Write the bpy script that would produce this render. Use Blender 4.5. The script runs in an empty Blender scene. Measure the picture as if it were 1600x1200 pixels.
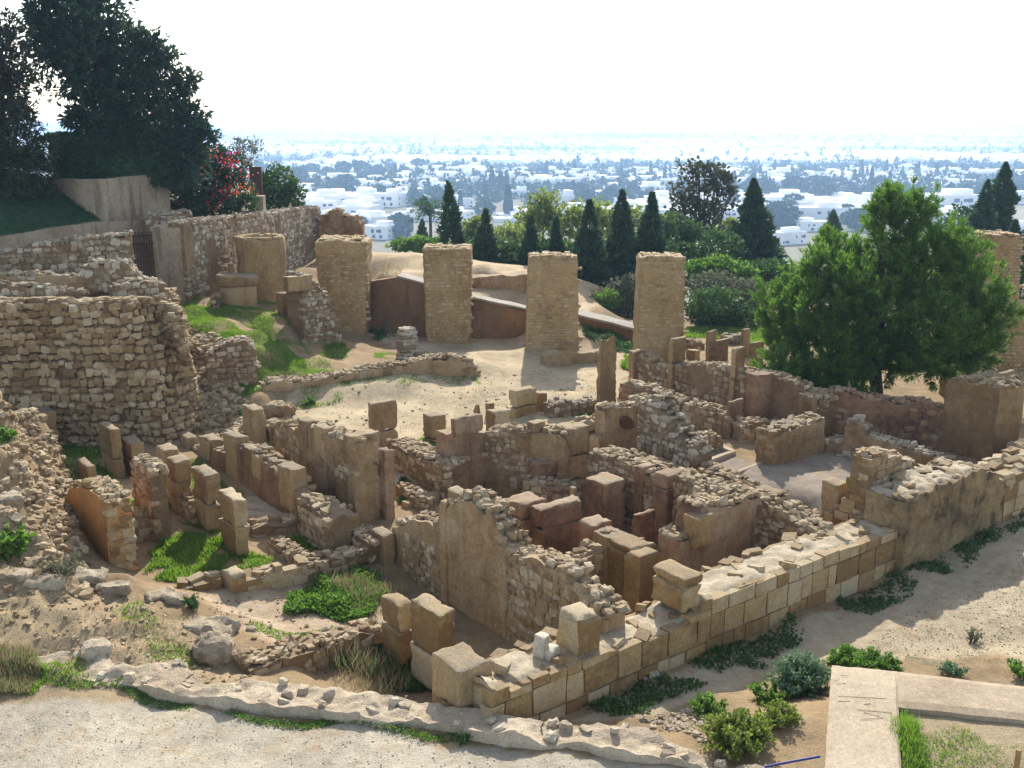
import bpy, math, random
import numpy as np
from mathutils import Vector, Matrix
random.seed(7)
rng = np.random.default_rng(7)
SC = bpy.context.scene
COL = SC.collection
R = math.radians

# ------------------------------------------------------------------ camera
CAM_H = 9.0
FPX = 1600.0                       # focal length in pixels of the 1600 px wide photograph
PITCH = math.atan(405 / FPX)
cam_data = bpy.data.cameras.new('camera')
cam_data.sensor_width = 36.0
cam_data.lens = 36.0 * FPX / 1600.0
cam_data.clip_start = 0.1
cam_data.clip_end = 60000
cam = bpy.data.objects.new('camera', cam_data)
cam.location = (0, 0, CAM_H)
cam.rotation_euler = (math.pi / 2 - PITCH, 0, 0)
COL.objects.link(cam)
SC.camera = cam

# ------------------------------------------------------------------ sky, sun, exposure
SUN_EL, SUN_AZ = 34.5, 3.5         # azimuth measured from +Y towards +X
world = bpy.data.worlds.new('World')
SC.world = world
world.use_nodes = True
wn = world.node_tree.nodes
wn.clear()
sky = wn.new('ShaderNodeTexSky')
sky.sky_type = 'NISHITA'
sky.sun_disc = False
sky.sun_elevation = R(SUN_EL)
sky.sun_rotation = R(SUN_AZ)
sky.air_density = 1.0
sky.dust_density = 1.2
sky.ozone_density = 1.0
bg = wn.new('ShaderNodeBackground')
bg.inputs['Strength'].default_value = 0.15
wo = wn.new('ShaderNodeOutputWorld')
whiten = wn.new('ShaderNodeHueSaturation')          # a milky, humid sky all round
whiten.inputs['Saturation'].default_value = 0.6
world.node_tree.links.new(sky.outputs[0], whiten.inputs['Color'])
world.node_tree.links.new(whiten.outputs[0], bg.inputs[0])
world.node_tree.links.new(bg.outputs[0], wo.inputs[0])
sun_data = bpy.data.lights.new('sun', 'SUN')
sun_data.energy = 4.1
sun_data.angle = R(0.5)
sun_data.color = (1.0, 0.93, 0.82)
sun = bpy.data.objects.new('sun', sun_data)
COL.objects.link(sun)
_sd = Vector((math.sin(R(SUN_AZ)) * math.cos(R(SUN_EL)), math.cos(R(SUN_AZ)) * math.cos(R(SUN_EL)), math.sin(R(SUN_EL))))
sun.rotation_euler = _sd.to_track_quat('Z', 'Y').to_euler()
SC.view_settings.view_transform = 'Standard'
SC.view_settings.look = 'None'
SC.view_settings.gamma = 1.0
SC.view_settings.use_curve_mapping = False
SC.view_settings.exposure = 1.08
SC.cycles.max_bounces = 6
SC.cycles.diffuse_bounces = 3
SC.cycles.transmission_bounces = 4
SC.cycles.transparent_max_bounces = 6
SC.cycles.volume_bounces = 1
SC.cycles.use_denoising = True

# ------------------------------------------------------------------ survey helpers: sight lines from the viewpoint to real heights / wall planes
CP, SP = math.cos(PITCH), math.sin(PITCH)


def ray(u, v):
    x = (u - 800) / FPX
    y = -(v - 600) / FPX
    return np.array((x, y * SP + CP, y * CP - SP))


def G(u, v, z):
    """point of height z on the sight line"""
    d = ray(u, v)
    t = (z - CAM_H) / d[2]
    return np.array((d[0] * t, d[1] * t, z))


def AT(u, v, Y):
    """point at depth Y (world) on the sight line"""
    d = ray(u, v)
    t = Y / d[1]
    return np.array((d[0] * t, Y, CAM_H + d[2] * t))


def HT(u, v, z, vt):
    """height above the point G(u,v,z) whose image row is vt"""
    X, Y, _ = G(u, v, z)
    y = -(vt - 600) / FPX
    return CAM_H + (y * Y * CP - Y * SP) / (CP + y * SP)


# the ruin's own street grid: s runs along the outer ashlar wall, t across it
GA = R(37.5)
GO = np.array((1.06, 14.38))
ES = np.array((math.cos(GA), math.sin(GA)))
ET = np.array((-math.sin(GA), math.cos(GA)))


def st2xy(s, t):
    p = GO + ES * s + ET * t
    return np.array((p[0], p[1]))


def xy2st(x, y):
    d = np.array((x, y)) - GO
    return float(d @ ES), float(d @ ET)


def hit(u, v, p0, n2):
    """sight line meets the vertical plane through p0 (xy) with horizontal normal n2"""
    d = ray(u, v)
    t = (p0 @ n2) / (d[:2] @ n2)
    return np.array((d[0] * t, d[1] * t, CAM_H + d[2] * t))


# ------------------------------------------------------------------ noise
def _hash(ix, iy, iz, seed):
    h = (ix * 374761393 + iy * 668265263 + iz * 2147483647 + seed * 1274126177) & 0xFFFFFFFF
    h = ((h ^ (h >> 13)) * 1274126177) & 0xFFFFFFFF
    h = (h ^ (h >> 16)) & 0xFFFFFFFF
    return h / 4294967295.0


def vnoise(P, f=1.0, seed=0):
    """value noise in -1..1, P (n,3)"""
    Q = np.asarray(P, float) * f + 1000.0
    I = np.floor(Q).astype(np.int64)
    F = Q - I
    F = F * F * (3 - 2 * F)
    out = 0
    for dx in (0, 1):
        for dy in (0, 1):
            for dz in (0, 1):
                w = (F[:, 0] if dx else 1 - F[:, 0]) * (F[:, 1] if dy else 1 - F[:, 1]) * (F[:, 2] if dz else 1 - F[:, 2])
                out = out + w * _hash(I[:, 0] + dx, I[:, 1] + dy, I[:, 2] + dz, seed)
    return out * 2 - 1


def vnoise3(P, f, seed):
    return np.stack([vnoise(P, f, seed + k * 17) for k in range(3)], 1)


def fbm(P, f, seed, octv=3):
    a, s = 0, 1.0
    for k in range(octv):
        a = a + s * vnoise(P, f * 2 ** k, seed + k * 5)
        s *= 0.5
    return a


# ------------------------------------------------------------------ mesh building
def mesh_data(name, V, Fq=None, Ft=None, mats=(), smooth=False, midx=None):
    """V (n,3); Fq (m,4) quads; Ft (k,3) triangles"""
    me = bpy.data.meshes.new(name)
    V = np.asarray(V, np.float32)
    nq = 0 if Fq is None else len(Fq)
    nt = 0 if Ft is None else len(Ft)
    me.vertices.add(len(V))
    me.vertices.foreach_set('co', V.ravel())
    loops = []
    if nq:
        loops.append(np.asarray(Fq, np.int32).ravel())
    if nt:
        loops.append(np.asarray(Ft, np.int32).ravel())
    L = np.concatenate(loops)
    me.loops.add(len(L))
    me.loops.foreach_set('vertex_index', L)
    st = np.concatenate([np.arange(nq) * 4, nq * 4 + np.arange(nt) * 3]).astype(np.int32)
    me.polygons.add(nq + nt)
    me.polygons.foreach_set('loop_start', st)
    if midx is not None:
        me.polygons.foreach_set('material_index', np.asarray(midx, np.int32))
    if smooth:
        me.polygons.foreach_set('use_smooth', np.ones(nq + nt, bool))
    else:
        me.polygons.foreach_set('use_smooth', np.zeros(nq + nt, bool))
    for m in (mats if isinstance(mats, (list, tuple)) else [mats]):
        me.materials.append(m)
    me.update(calc_edges=True)
    return me


def obj(name, me, parent=None, loc=(0, 0, 0), kind=None):
    o = bpy.data.objects.new(name, me)
    COL.objects.link(o)
    o.location = tuple(float(c) for c in loc)
    if parent is not None:
        o.parent = parent
    if kind:
        o['kind'] = kind
    return o


def tag(o, label, cat, group=None, kind=None):
    o['label'] = label
    o['category'] = cat
    if group:
        o['group'] = group
    if kind:
        o['kind'] = kind
    return o


def empty(name, loc, label, cat, group=None):
    o = bpy.data.objects.new(name, None)
    COL.objects.link(o)
    o.location = tuple(float(c) for c in loc)
    o.empty_display_size = 0.2
    return tag(o, label, cat, group)


def grid_faces(nu, nv, off=0, flip=False):
    i = np.arange(nu - 1)[:, None]
    j = np.arange(nv - 1)[None, :]
    a = (i * nv + j).ravel() + off
    F = np.stack([a, a + nv, a + nv + 1, a + 1], 1)
    return F[:, ::-1] if flip else F


class Bag:
    """collects grids / solids into one mesh"""

    def __init__(s):
        s.V, s.Q, s.T, s.n = [], [], [], 0

    def grid(s, P, flip=False):
        nu, nv = P.shape[:2]
        s.Q.append(grid_faces(nu, nv, s.n, flip))
        s.V.append(P.reshape(-1, 3))
        s.n += nu * nv

    def add(s, V, Q=None, T=None):
        if Q is not None and len(Q):
            s.Q.append(np.asarray(Q) + s.n)
        if T is not None and len(T):
            s.T.append(np.asarray(T) + s.n)
        s.V.append(np.asarray(V, float))
        s.n += len(V)

    def box(s, c, h, rz=0.0):
        c = np.asarray(c, float)
        V = np.array([[x, y, z] for x in (-1, 1) for y in (-1, 1) for z in (-1, 1)], float) * np.asarray(h, float)
        cs, sn = math.cos(rz), math.sin(rz)
        V = np.stack([V[:, 0] * cs - V[:, 1] * sn, V[:, 0] * sn + V[:, 1] * cs, V[:, 2]], 1) + c
        s.add(V, [(0, 1, 3, 2), (4, 6, 7, 5), (0, 4, 5, 1), (2, 3, 7, 6), (0, 2, 6, 4), (1, 5, 7, 3)])

    def tube(s, pts, rads, n=8, cap=True):
        pts = np.asarray(pts, float)
        rings = []
        for k in range(len(pts)):
            d = pts[min(k + 1, len(pts) - 1)] - pts[max(k - 1, 0)]
            d /= np.linalg.norm(d) + 1e-9
            a = np.cross(d, (0.3, 0.9, 0.1) if abs(d[2]) > 0.8 else (0, 0, 1))
            a /= np.linalg.norm(a)
            b = np.cross(d, a)
            an = np.linspace(0, 2 * math.pi, n + 1)
            rings.append(pts[k] + rads[k] * (np.cos(an)[:, None] * a + np.sin(an)[:, None] * b))
        s.grid(np.array(rings), flip=True)

    def data(s, name, mats, smooth=False, jitter=None, origin=None):
        V = np.concatenate(s.V)
        if jitter:
            for (amp, f, seed) in jitter:
                V = V + vnoise3(V, f, seed) * amp
        if origin is not None:
            V = V - np.asarray(origin)
        return mesh_data(name, V, np.concatenate(s.Q) if s.Q else None, np.concatenate(s.T) if s.T else None, mats, smooth)


# ------------------------------------------------------------------ materials
def srgb(r, g, b):
    f = lambda c: (c / 255 / 12.92) if c / 255 <= 0.04045 else ((c / 255 + 0.055) / 1.055) ** 2.4
    return (f(r), f(g), f(b), 1)


class NT:
    def __init__(s, name):
        s.m = bpy.data.materials.new(name)
        s.m.use_nodes = True
        s.t = s.m.node_tree
        s.t.nodes.clear()
        s.out = s.n('ShaderNodeOutputMaterial')

    def n(s, typ, **kw):
        nd = s.t.nodes.new(typ)
        for k, v in kw.items():
            if isinstance(v, bpy.types.NodeSocket):
                s.t.links.new(v, nd.inputs[k])
            elif hasattr(nd, k) and k not in nd.inputs:
                setattr(nd, k, v)
            else:
                nd.inputs[k].default_value = v
        return nd

    def l(s, a, b):
        s.t.links.new(a, b)

    def noise(s, vec, scale, detail=5, rough=0.6, dist=0.0):
        nd = s.n('ShaderNodeTexNoise', Vector=vec, Scale=scale, Detail=detail, Roughness=rough, Distortion=dist)
        return nd.outputs['Fac']

    def ramp(s, fac, stops):
        nd = s.n('ShaderNodeValToRGB')
        s.l(fac, nd.inputs[0])
        e = nd.color_ramp.elements
        while len(e) < len(stops):
            e.new(0.5)
        for k, (p, c) in enumerate(stops):
            e[k].position = p
            e[k].color = c if len(c) == 4 else (*c, 1)
        return nd.outputs[0]

    def mix(s, fac, a, b, mode='MIX'):
        nd = s.n('ShaderNodeMix', data_type='RGBA', blend_type=mode)
        for k, x in ((0, fac), (6, a), (7, b)):
            if isinstance(x, bpy.types.NodeSocket):
                s.l(x, nd.inputs[k])
            else:
                nd.inputs[k].default_value = x
        return nd.outputs[2]

    def math(s, op, a, b=0.0, c=0.0, clamp=False):
        nd = s.n('ShaderNodeMath', operation=op, use_clamp=clamp)
        for k, x in enumerate((a, b, c)):
            if isinstance(x, bpy.types.NodeSocket):
                s.l(x, nd.inputs[k])
            else:
                nd.inputs[k].default_value = x
        return nd.outputs[0]

    def bsdf(s, col, rough=0.9, height=None, strength=0.5, dist=0.02, spec=0.2):
        b = s.n('ShaderNodeBsdfPrincipled')
        for k, x in (('Base Color', col), ('Roughness', rough)):
            if isinstance(x, bpy.types.NodeSocket):
                s.l(x, b.inputs[k])
            else:
                b.inputs[k].default_value = x
        b.inputs['Specular IOR Level'].default_value = spec
        if height is not None:
            bp = s.n('ShaderNodeBump', Strength=strength, Distance=dist)
            s.l(height, bp.inputs['Height'])
            s.l(bp.outputs[0], b.inputs['Normal'])
        return b

    def done(s, sh):
        s.l(sh.outputs[0] if not isinstance(sh, bpy.types.NodeSocket) else sh, s.out.inputs['Surface'])
        return s.m


def stone_mat(name, cols, bump=0.6, scale=1.0, lichen=0.0, stain=0.0, sz=0.35, pit=0.0, rnd=1.0, bdist=0.03):
    """weathered stone: colour from a slow noise plus a shift per stone, fine grain, pits, lichen and dark run stains"""
    cols = [(c[0] * 1.0, c[1] * 1.05, c[2] * 1.09) for c in cols]      # the stone here is a dusty yellow-beige
    t = NT(name)
    geo = t.n('ShaderNodeNewGeometry')
    oi = t.n('ShaderNodeObjectInfo')
    pos = geo.outputs['Position']
    isl = t.math('FRACT', t.math('ADD', geo.outputs['Random Per Island'], oi.outputs['Random']))
    n1 = t.noise(pos, 0.9 * scale, 5, 0.62)
    n2 = t.noise(pos, 5.5 * scale, 6, 0.7)
    n3 = t.noise(pos, 38 * scale, 3, 0.7)
    f = t.math('ADD', t.math('MULTIPLY', n1, 0.55), t.math('MULTIPLY', n2, 0.45))
    if rnd:
        f = t.math('ADD', f, t.math('MULTIPLY', t.math('SUBTRACT', isl, 0.5), 0.42 * rnd))
    k = len(cols)
    col = t.ramp(f, [(0.34 + 0.32 * i / (k - 1), c) for i, c in enumerate(cols)])
    n4 = t.noise(pos, 15 * scale, 4, 0.75)
    g = t.math('ADD', t.math('ADD', t.math('MULTIPLY', n3, 1.2), t.math('MULTIPLY', n4, 0.8)), 0.0)
    col = t.mix(1.0, col, t.n('ShaderNodeCombineColor', Red=g, Green=g, Blue=g).outputs[0], 'MULTIPLY')
    h = t.math('ADD', t.math('ADD', t.math('MULTIPLY', n2, 0.6), t.math('MULTIPLY', n3, 0.35)), t.math('MULTIPLY', n4, 0.45))
    if pit:
        vor = t.n('ShaderNodeTexVoronoi', Vector=pos, Scale=16.0 * scale)
        pf = t.ramp(vor.outputs['Distance'], [(0.10, (1, 1, 1)), (0.24, (0, 0, 0))])
        gate = t.ramp(n2, [(0.5, (0, 0, 0)), (0.62, (1, 1, 1))])
        pf = t.math('MULTIPLY', t.math('MULTIPLY', pf, gate), pit)
        col = t.mix(pf, col, (0.05, 0.032, 0.018, 1))
        h = t.math('SUBTRACT', h, pf)
    if stain:
        mp = t.n('ShaderNodeMapping', Vector=pos)
        mp.inputs['Scale'].default_value = (2.2, 2.2, sz)
        sn = t.noise(mp.outputs[0], 1.3, 4, 0.6)
        sf = t.math('MULTIPLY', t.ramp(sn, [(0.5, (0, 0, 0)), (0.66, (1, 1, 1))]), stain)
        col = t.mix(sf, col, (0.06, 0.045, 0.032, 1))
    if lichen:
        sep = t.n('ShaderNodeSeparateXYZ', Vector=geo.outputs['True Normal'])
        up = t.ramp(sep.outputs[2], [(0.35, (0, 0, 0)), (0.8, (1, 1, 1))])
        lf = t.math('MULTIPLY', t.math('MULTIPLY', up, t.ramp(n2, [(0.3, (0.35, 0.35, 0.35)), (0.6, (1, 1, 1))])), lichen)
        col = t.mix(lf, col, t.ramp(n3, [(0.3, (0.11, 0.095, 0.07)), (0.7, (0.27, 0.235, 0.175))]))
    return t.done(t.bsdf(col, 0.92, h, bump, bdist))


OCH = [(0.16, 0.092, 0.042), (0.27, 0.165, 0.078), (0.36, 0.235, 0.12), (0.46, 0.335, 0.20)]
M_RUB = stone_mat('rubble_stone', [(0.20, 0.125, 0.062), (0.275, 0.185, 0.098), (0.33, 0.235, 0.135), (0.42, 0.33, 0.215)], 0.8, lichen=0.45, rnd=0.8)
M_BAST = stone_mat('bastion_stone', [(0.19, 0.115, 0.055), (0.27, 0.18, 0.09), (0.34, 0.24, 0.13), (0.42, 0.32, 0.20)], 0.8, lichen=0.4, rnd=0.85)
M_RUBG = stone_mat('grey_rubble_stone', [(0.19, 0.135, 0.08), (0.265, 0.20, 0.125), (0.32, 0.25, 0.17), (0.43, 0.36, 0.27)], 0.8, lichen=0.45, rnd=0.9)
M_MORT = stone_mat('earth_mortar', [(0.12, 0.07, 0.035), (0.20, 0.125, 0.065), (0.28, 0.185, 0.10)], 0.9, lichen=0.4, rnd=0, bdist=0.05)
M_ASH = stone_mat('ashlar_sandstone', [(0.20, 0.12, 0.05), (0.29, 0.185, 0.08), (0.34, 0.235, 0.115), (0.40, 0.305, 0.185)], 0.8, lichen=0.6, pit=0.4, rnd=1.0)
M_BLK = stone_mat('pillar_sandstone', [(0.19, 0.115, 0.052), (0.29, 0.185, 0.088), (0.36, 0.245, 0.125)], 0.8, lichen=0.85, pit=0.6, stain=0.3, rnd=0.8)
M_PLA = stone_mat('ochre_plaster', [(0.16, 0.092, 0.042), (0.25, 0.155, 0.075), (0.33, 0.22, 0.115), (0.39, 0.285, 0.175)], 0.6, lichen=0.6, stain=0.3, pit=0.5, rnd=0.3)
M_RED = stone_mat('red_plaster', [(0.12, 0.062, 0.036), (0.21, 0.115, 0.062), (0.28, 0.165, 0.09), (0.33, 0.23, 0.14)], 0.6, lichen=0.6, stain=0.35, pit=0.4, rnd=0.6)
M_ORG = stone_mat('orange_plaster', [(0.34, 0.15, 0.045), (0.46, 0.22, 0.07), (0.50, 0.27, 0.10)], 0.35, lichen=0.6, stain=0.25, rnd=0)
M_PIER = stone_mat('pitted_pier_stone', [(0.25, 0.15, 0.065), (0.35, 0.225, 0.10), (0.41, 0.28, 0.14)], 0.8, lichen=0.5, pit=0.9, stain=0.3, rnd=0.3)
M_RIM = stone_mat('crusted_pale_mortar', [(0.30, 0.225, 0.15), (0.41, 0.325, 0.225), (0.50, 0.41, 0.30)], 1.0, lichen=0.1, pit=.4, rnd=0.5, bdist=0.05)
M_PIERS = stone_mat('pier_facing_stone', [(0.27, 0.175, 0.08), (0.345, 0.235, 0.115), (0.40, 0.285, 0.15), (0.45, 0.34, 0.20)], 0.8, lichen=0.3, pit=0.6, rnd=0.55)
M_ROCK = stone_mat('pale_bedrock', [(0.23, 0.17, 0.11), (0.37, 0.29, 0.20), (0.49, 0.40, 0.29)], 1.0, lichen=0.35, rnd=0.5, bdist=0.06)
M_DARKW = stone_mat('blackened_sandstone', [(0.12, 0.08, 0.042), (0.22, 0.15, 0.075), (0.33, 0.235, 0.12)], 0.8, lichen=0.3, stain=0.85, sz=1.3, rnd=0.4)
M_REND = stone_mat('grey_beige_render', [(0.24, 0.17, 0.11), (0.33, 0.245, 0.165), (0.38, 0.30, 0.21)], 0.25, scale=0.6, stain=0.5, rnd=0.3)
M_SLAB = stone_mat('pale_cast_kerb', [(0.23, 0.17, 0.11), (0.30, 0.23, 0.155), (0.35, 0.275, 0.19)], 0.35, rnd=0.4, bdist=0.01)
M_BROWNR = stone_mat('brown_render', [(0.12, 0.06, 0.028), (0.18, 0.095, 0.045), (0.23, 0.13, 0.066)], 0.3, stain=0.5, rnd=0.3)
M_CAP = stone_mat('pale_lime_bedding', [(0.22, 0.165, 0.105), (0.33, 0.265, 0.18), (0.42, 0.35, 0.255)], 0.9, rnd=0.0, pit=.3, bdist=.04)
M_WHITES = stone_mat('whitish_limestone', [(0.34, 0.28, 0.20), (0.46, 0.39, 0.29), (0.54, 0.47, 0.37)], 0.5, rnd=0.4)


def leaf_mat(name, c1, c2, trans=0.35, tcol=None, rough=0.6, nscale=0.8):
    t = NT(name)
    geo = t.n('ShaderNodeNewGeometry')
    n = t.noise(geo.outputs['Position'], nscale, 3, 0.6)
    f = t.math('ADD', t.math('MULTIPLY', geo.outputs['Random Per Island'], 0.55), t.math('MULTIPLY', n, 0.5))
    col = t.ramp(f, [(0.15, c1), (0.85, c2)])
    d = t.bsdf(col, rough, spec=0.25)
    tr = t.n('ShaderNodeBsdfTranslucent')
    if tcol:
        tm = t.mix(1.0, col, (*tcol, 1), 'MULTIPLY')
        t.l(tm, tr.inputs[0])
    else:
        t.l(col, tr.inputs[0])
    mx = t.n('ShaderNodeMixShader')
    mx.inputs[0].default_value = trans
    t.l(d.outputs[0], mx.inputs[1])
    t.l(tr.outputs[0], mx.inputs[2])
    return t.done(mx)


def plain_mat(name, col, rough=0.8, var=0.15, scale=3.0, metal=0.0, bump=0.0):
    t = NT(name)
    geo = t.n('ShaderNodeNewGeometry')
    oi = t.n('ShaderNodeObjectInfo')
    n = t.noise(geo.outputs['Position'], scale, 4, 0.6)
    f = t.math('ADD', t.math('MULTIPLY', n, 0.7), t.math('MULTIPLY', oi.outputs['Random'], 0.3))
    a = tuple(c * (1 - var) for c in col)
    b = tuple(min(1, c * (1 + var)) for c in col)
    c = t.ramp(f, [(0.25, a), (0.75, b)])
    s = t.bsdf(c, rough, n if bump else None, bump)
    s.inputs['Metallic'].default_value = metal
    return t.done(s)


M_BARK = plain_mat('bark', (0.075, 0.052, 0.036), 0.95, 0.4, 9, bump=0.8)


# ------------------------------------------------------------------ stones
def rock_variant(seed, sph, jit, n=2, tp=.12):
    """a boxy stone of 24 quads (n=2), unit half size"""
    r = np.random.default_rng(seed)
    g = np.linspace(-1, 1, n + 1)
    key, V, Q = {}, [], []
    cut = r.normal(0, 1, 3)

    def vid(p):
        k = tuple(np.round(p, 4))
        if k not in key:
            key[k] = len(V)
            V.append(np.array(p, float))
        return key[k]
    for ax in range(3):
        for sg in (-1, 1):
            for i in range(n):
                for j in range(n):
                    q = []
                    for a, b in ((g[i], g[j]), (g[i + 1], g[j]), (g[i + 1], g[j + 1]), (g[i], g[j + 1])):
                        p = np.zeros(3)
                        p[ax] = sg
                        p[(ax + 1) % 3] = a
                        p[(ax + 2) % 3] = b
                        q.append(vid(p))
                    Q.append(q if sg > 0 else q[::-1])
    V = np.array(V)
    nrm = V / np.linalg.norm(V, axis=1)[:, None]
    V = V * (1 - sph) + nrm * sph * 1.15
    V += r.normal(0, jit, V.shape)
    V[:, 0] *= 1 + tp * V[:, 2] * np.sign(cut[0])
    return V, np.array(Q)


ROCKS = [rock_variant(100 + k, 0.46, 0.15) for k in range(12)]
ASHL = [rock_variant(200 + k, 0.10, 0.024, tp=.02) for k in range(7)]
_rk_mesh = {}


def rock_mesh(kind, k, mat, sm=False):
    key = (kind, k, mat.name)
    if key not in _rk_mesh:
        V, Q = (ROCKS if kind == 'r' else ASHL)[k]
        _rk_mesh[key] = mesh_data('stone', V, Q, None, [mat], False)
    return _rk_mesh[key]


def stones_out(st, parent, origin, mat, limit, name='stone', kind='r', stuff='small_stones'):
    """st: list of (centre, xdir, normal, half sizes, tilt). The nearest become parts, the rest one joined part"""
    if not st:
        return
    st = sorted(st, key=lambda q: (q[0][0] ** 2 + q[0][1] ** 2 + (q[0][2] - CAM_H) ** 2) / (q[3][0] * q[3][2] + 1e-6))
    var = ROCKS if kind == 'r' else ASHL
    bag = Bag()
    for i, (c, xd, nd, hs, rot) in enumerate(st):
        xd = np.asarray(xd, float); xd = xd / np.linalg.norm(xd)
        nd = np.asarray(nd, float); nd = nd - xd * (nd @ xd); nd /= np.linalg.norm(nd)
        zd = np.cross(xd, nd)
        if zd[2] < 0:
            zd = -zd
        if rot:
            cs, sn = math.cos(rot), math.sin(rot)
            xd, zd = xd * cs + zd * sn, zd * cs - xd * sn
        M = np.stack([xd * hs[0], nd * hs[1], zd * hs[2]], 1)
        k = random.randrange(len(var))
        if i < limit:
            o = bpy.data.objects.new(name, rock_mesh(kind, k, mat))
            COL.objects.link(o)
            o.parent = parent
            m4 = Matrix.Identity(4)
            for a in range(3):
                for b in range(3):
                    m4[a][b] = float(M[a, b])
                m4[a][3] = float(c[a] - origin[a])
            o.matrix_basis = m4
        else:
            V, Q = var[k]
            bag.add(V @ M.T + np.asarray(c), Q)
    if bag.n:
        obj(stuff, bag.data(stuff, [mat], False, origin=origin), parent, kind='stuff')


# ------------------------------------------------------------------ rough masonry block
def block_mesh(bag, c, h, rz, z0, z1, sp=0.075, rnd=0.04, amp=0.02, seed=0, top=None, lean=(0, 0), taper=0.0):
    """rounded, worn upright block with centre c (xy), half sizes h=(hx,hy), from z0 to z1"""
    hz = (z1 - z0) / 2
    cz = (z0 + z1) / 2
    H = np.array([h[0], h[1], hz])

    def ax(hh):
        n = max(2, int(round(2 * hh / sp)))
        g = np.linspace(-hh, hh, n + 1)
        e = min(rnd * 0.8, hh * 0.3)
        return np.unique(np.round(np.concatenate([g, [-hh + e, hh - e]]), 5))
    A = [ax(H[0]), ax(H[1]), ax(H[2])]
    cs, sn = math.cos(rz), math.sin(rz)
    r = min(rnd, H.min() * 0.6)
    for a in range(3):
        b, d = (a + 1) % 3, (a + 2) % 3
        for sg in (-1, 1):
            if a == 2 and sg < 0:
                continue
            gb, gd = np.meshgrid(A[b], A[d], indexing='ij')
            P = np.zeros(gb.shape + (3,))
            P[..., a] = sg * H[a]
            P[..., b] = gb
            P[..., d] = gd
            Pf = P.reshape(-1, 3)
            inn = np.clip(Pf, -(H - r), H - r)
            dv = Pf - inn
            ln = np.linalg.norm(dv, axis=1)[:, None] + 1e-9
            Pf = inn + dv / ln * np.minimum(ln, r)
            qs = np.sort(np.abs(Pf) / H, axis=1)[:, 1]                 # near an edge?
            e = np.clip((qs - .72) / .26, 0, 1)
            nz_ = vnoise(Pf + seed * 3.7, 4.5, seed + 40) + .5 * vnoise(Pf + seed * 3.7, 11.0, seed + 41)
            Pf = Pf - np.sign(Pf) * np.minimum(H, .3) * (.30 * np.clip(nz_ - .12, 0, .8) * e)[:, None]
            hh = (Pf[:, 2] + hz) / (2 * hz)
            Pf[:, 0] = Pf[:, 0] * (1 - taper * hh) + lean[0] * hh
            Pf[:, 1] = Pf[:, 1] * (1 - taper * hh) + lean[1] * hh
            X = Pf[:, 0] * cs - Pf[:, 1] * sn + c[0]
            Y = Pf[:, 0] * sn + Pf[:, 1] * cs + c[1]
            Z = Pf[:, 2] + cz
            W = np.stack([X, Y, Z], 1)
            if top is not None:
                W[:, 2] += top(W[:, 0], W[:, 1]) * np.clip(hh, 0, 1) ** 3
            W += vnoise3(W, 2.2, seed + 3) * amp * .45 + vnoise3(W, 6.0, seed + 9) * amp * 0.6 + vnoise3(W, 15.0, seed + 11) * amp * 0.4
            bag.grid(W.reshape(P.shape), flip=(sg < 0))
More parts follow.
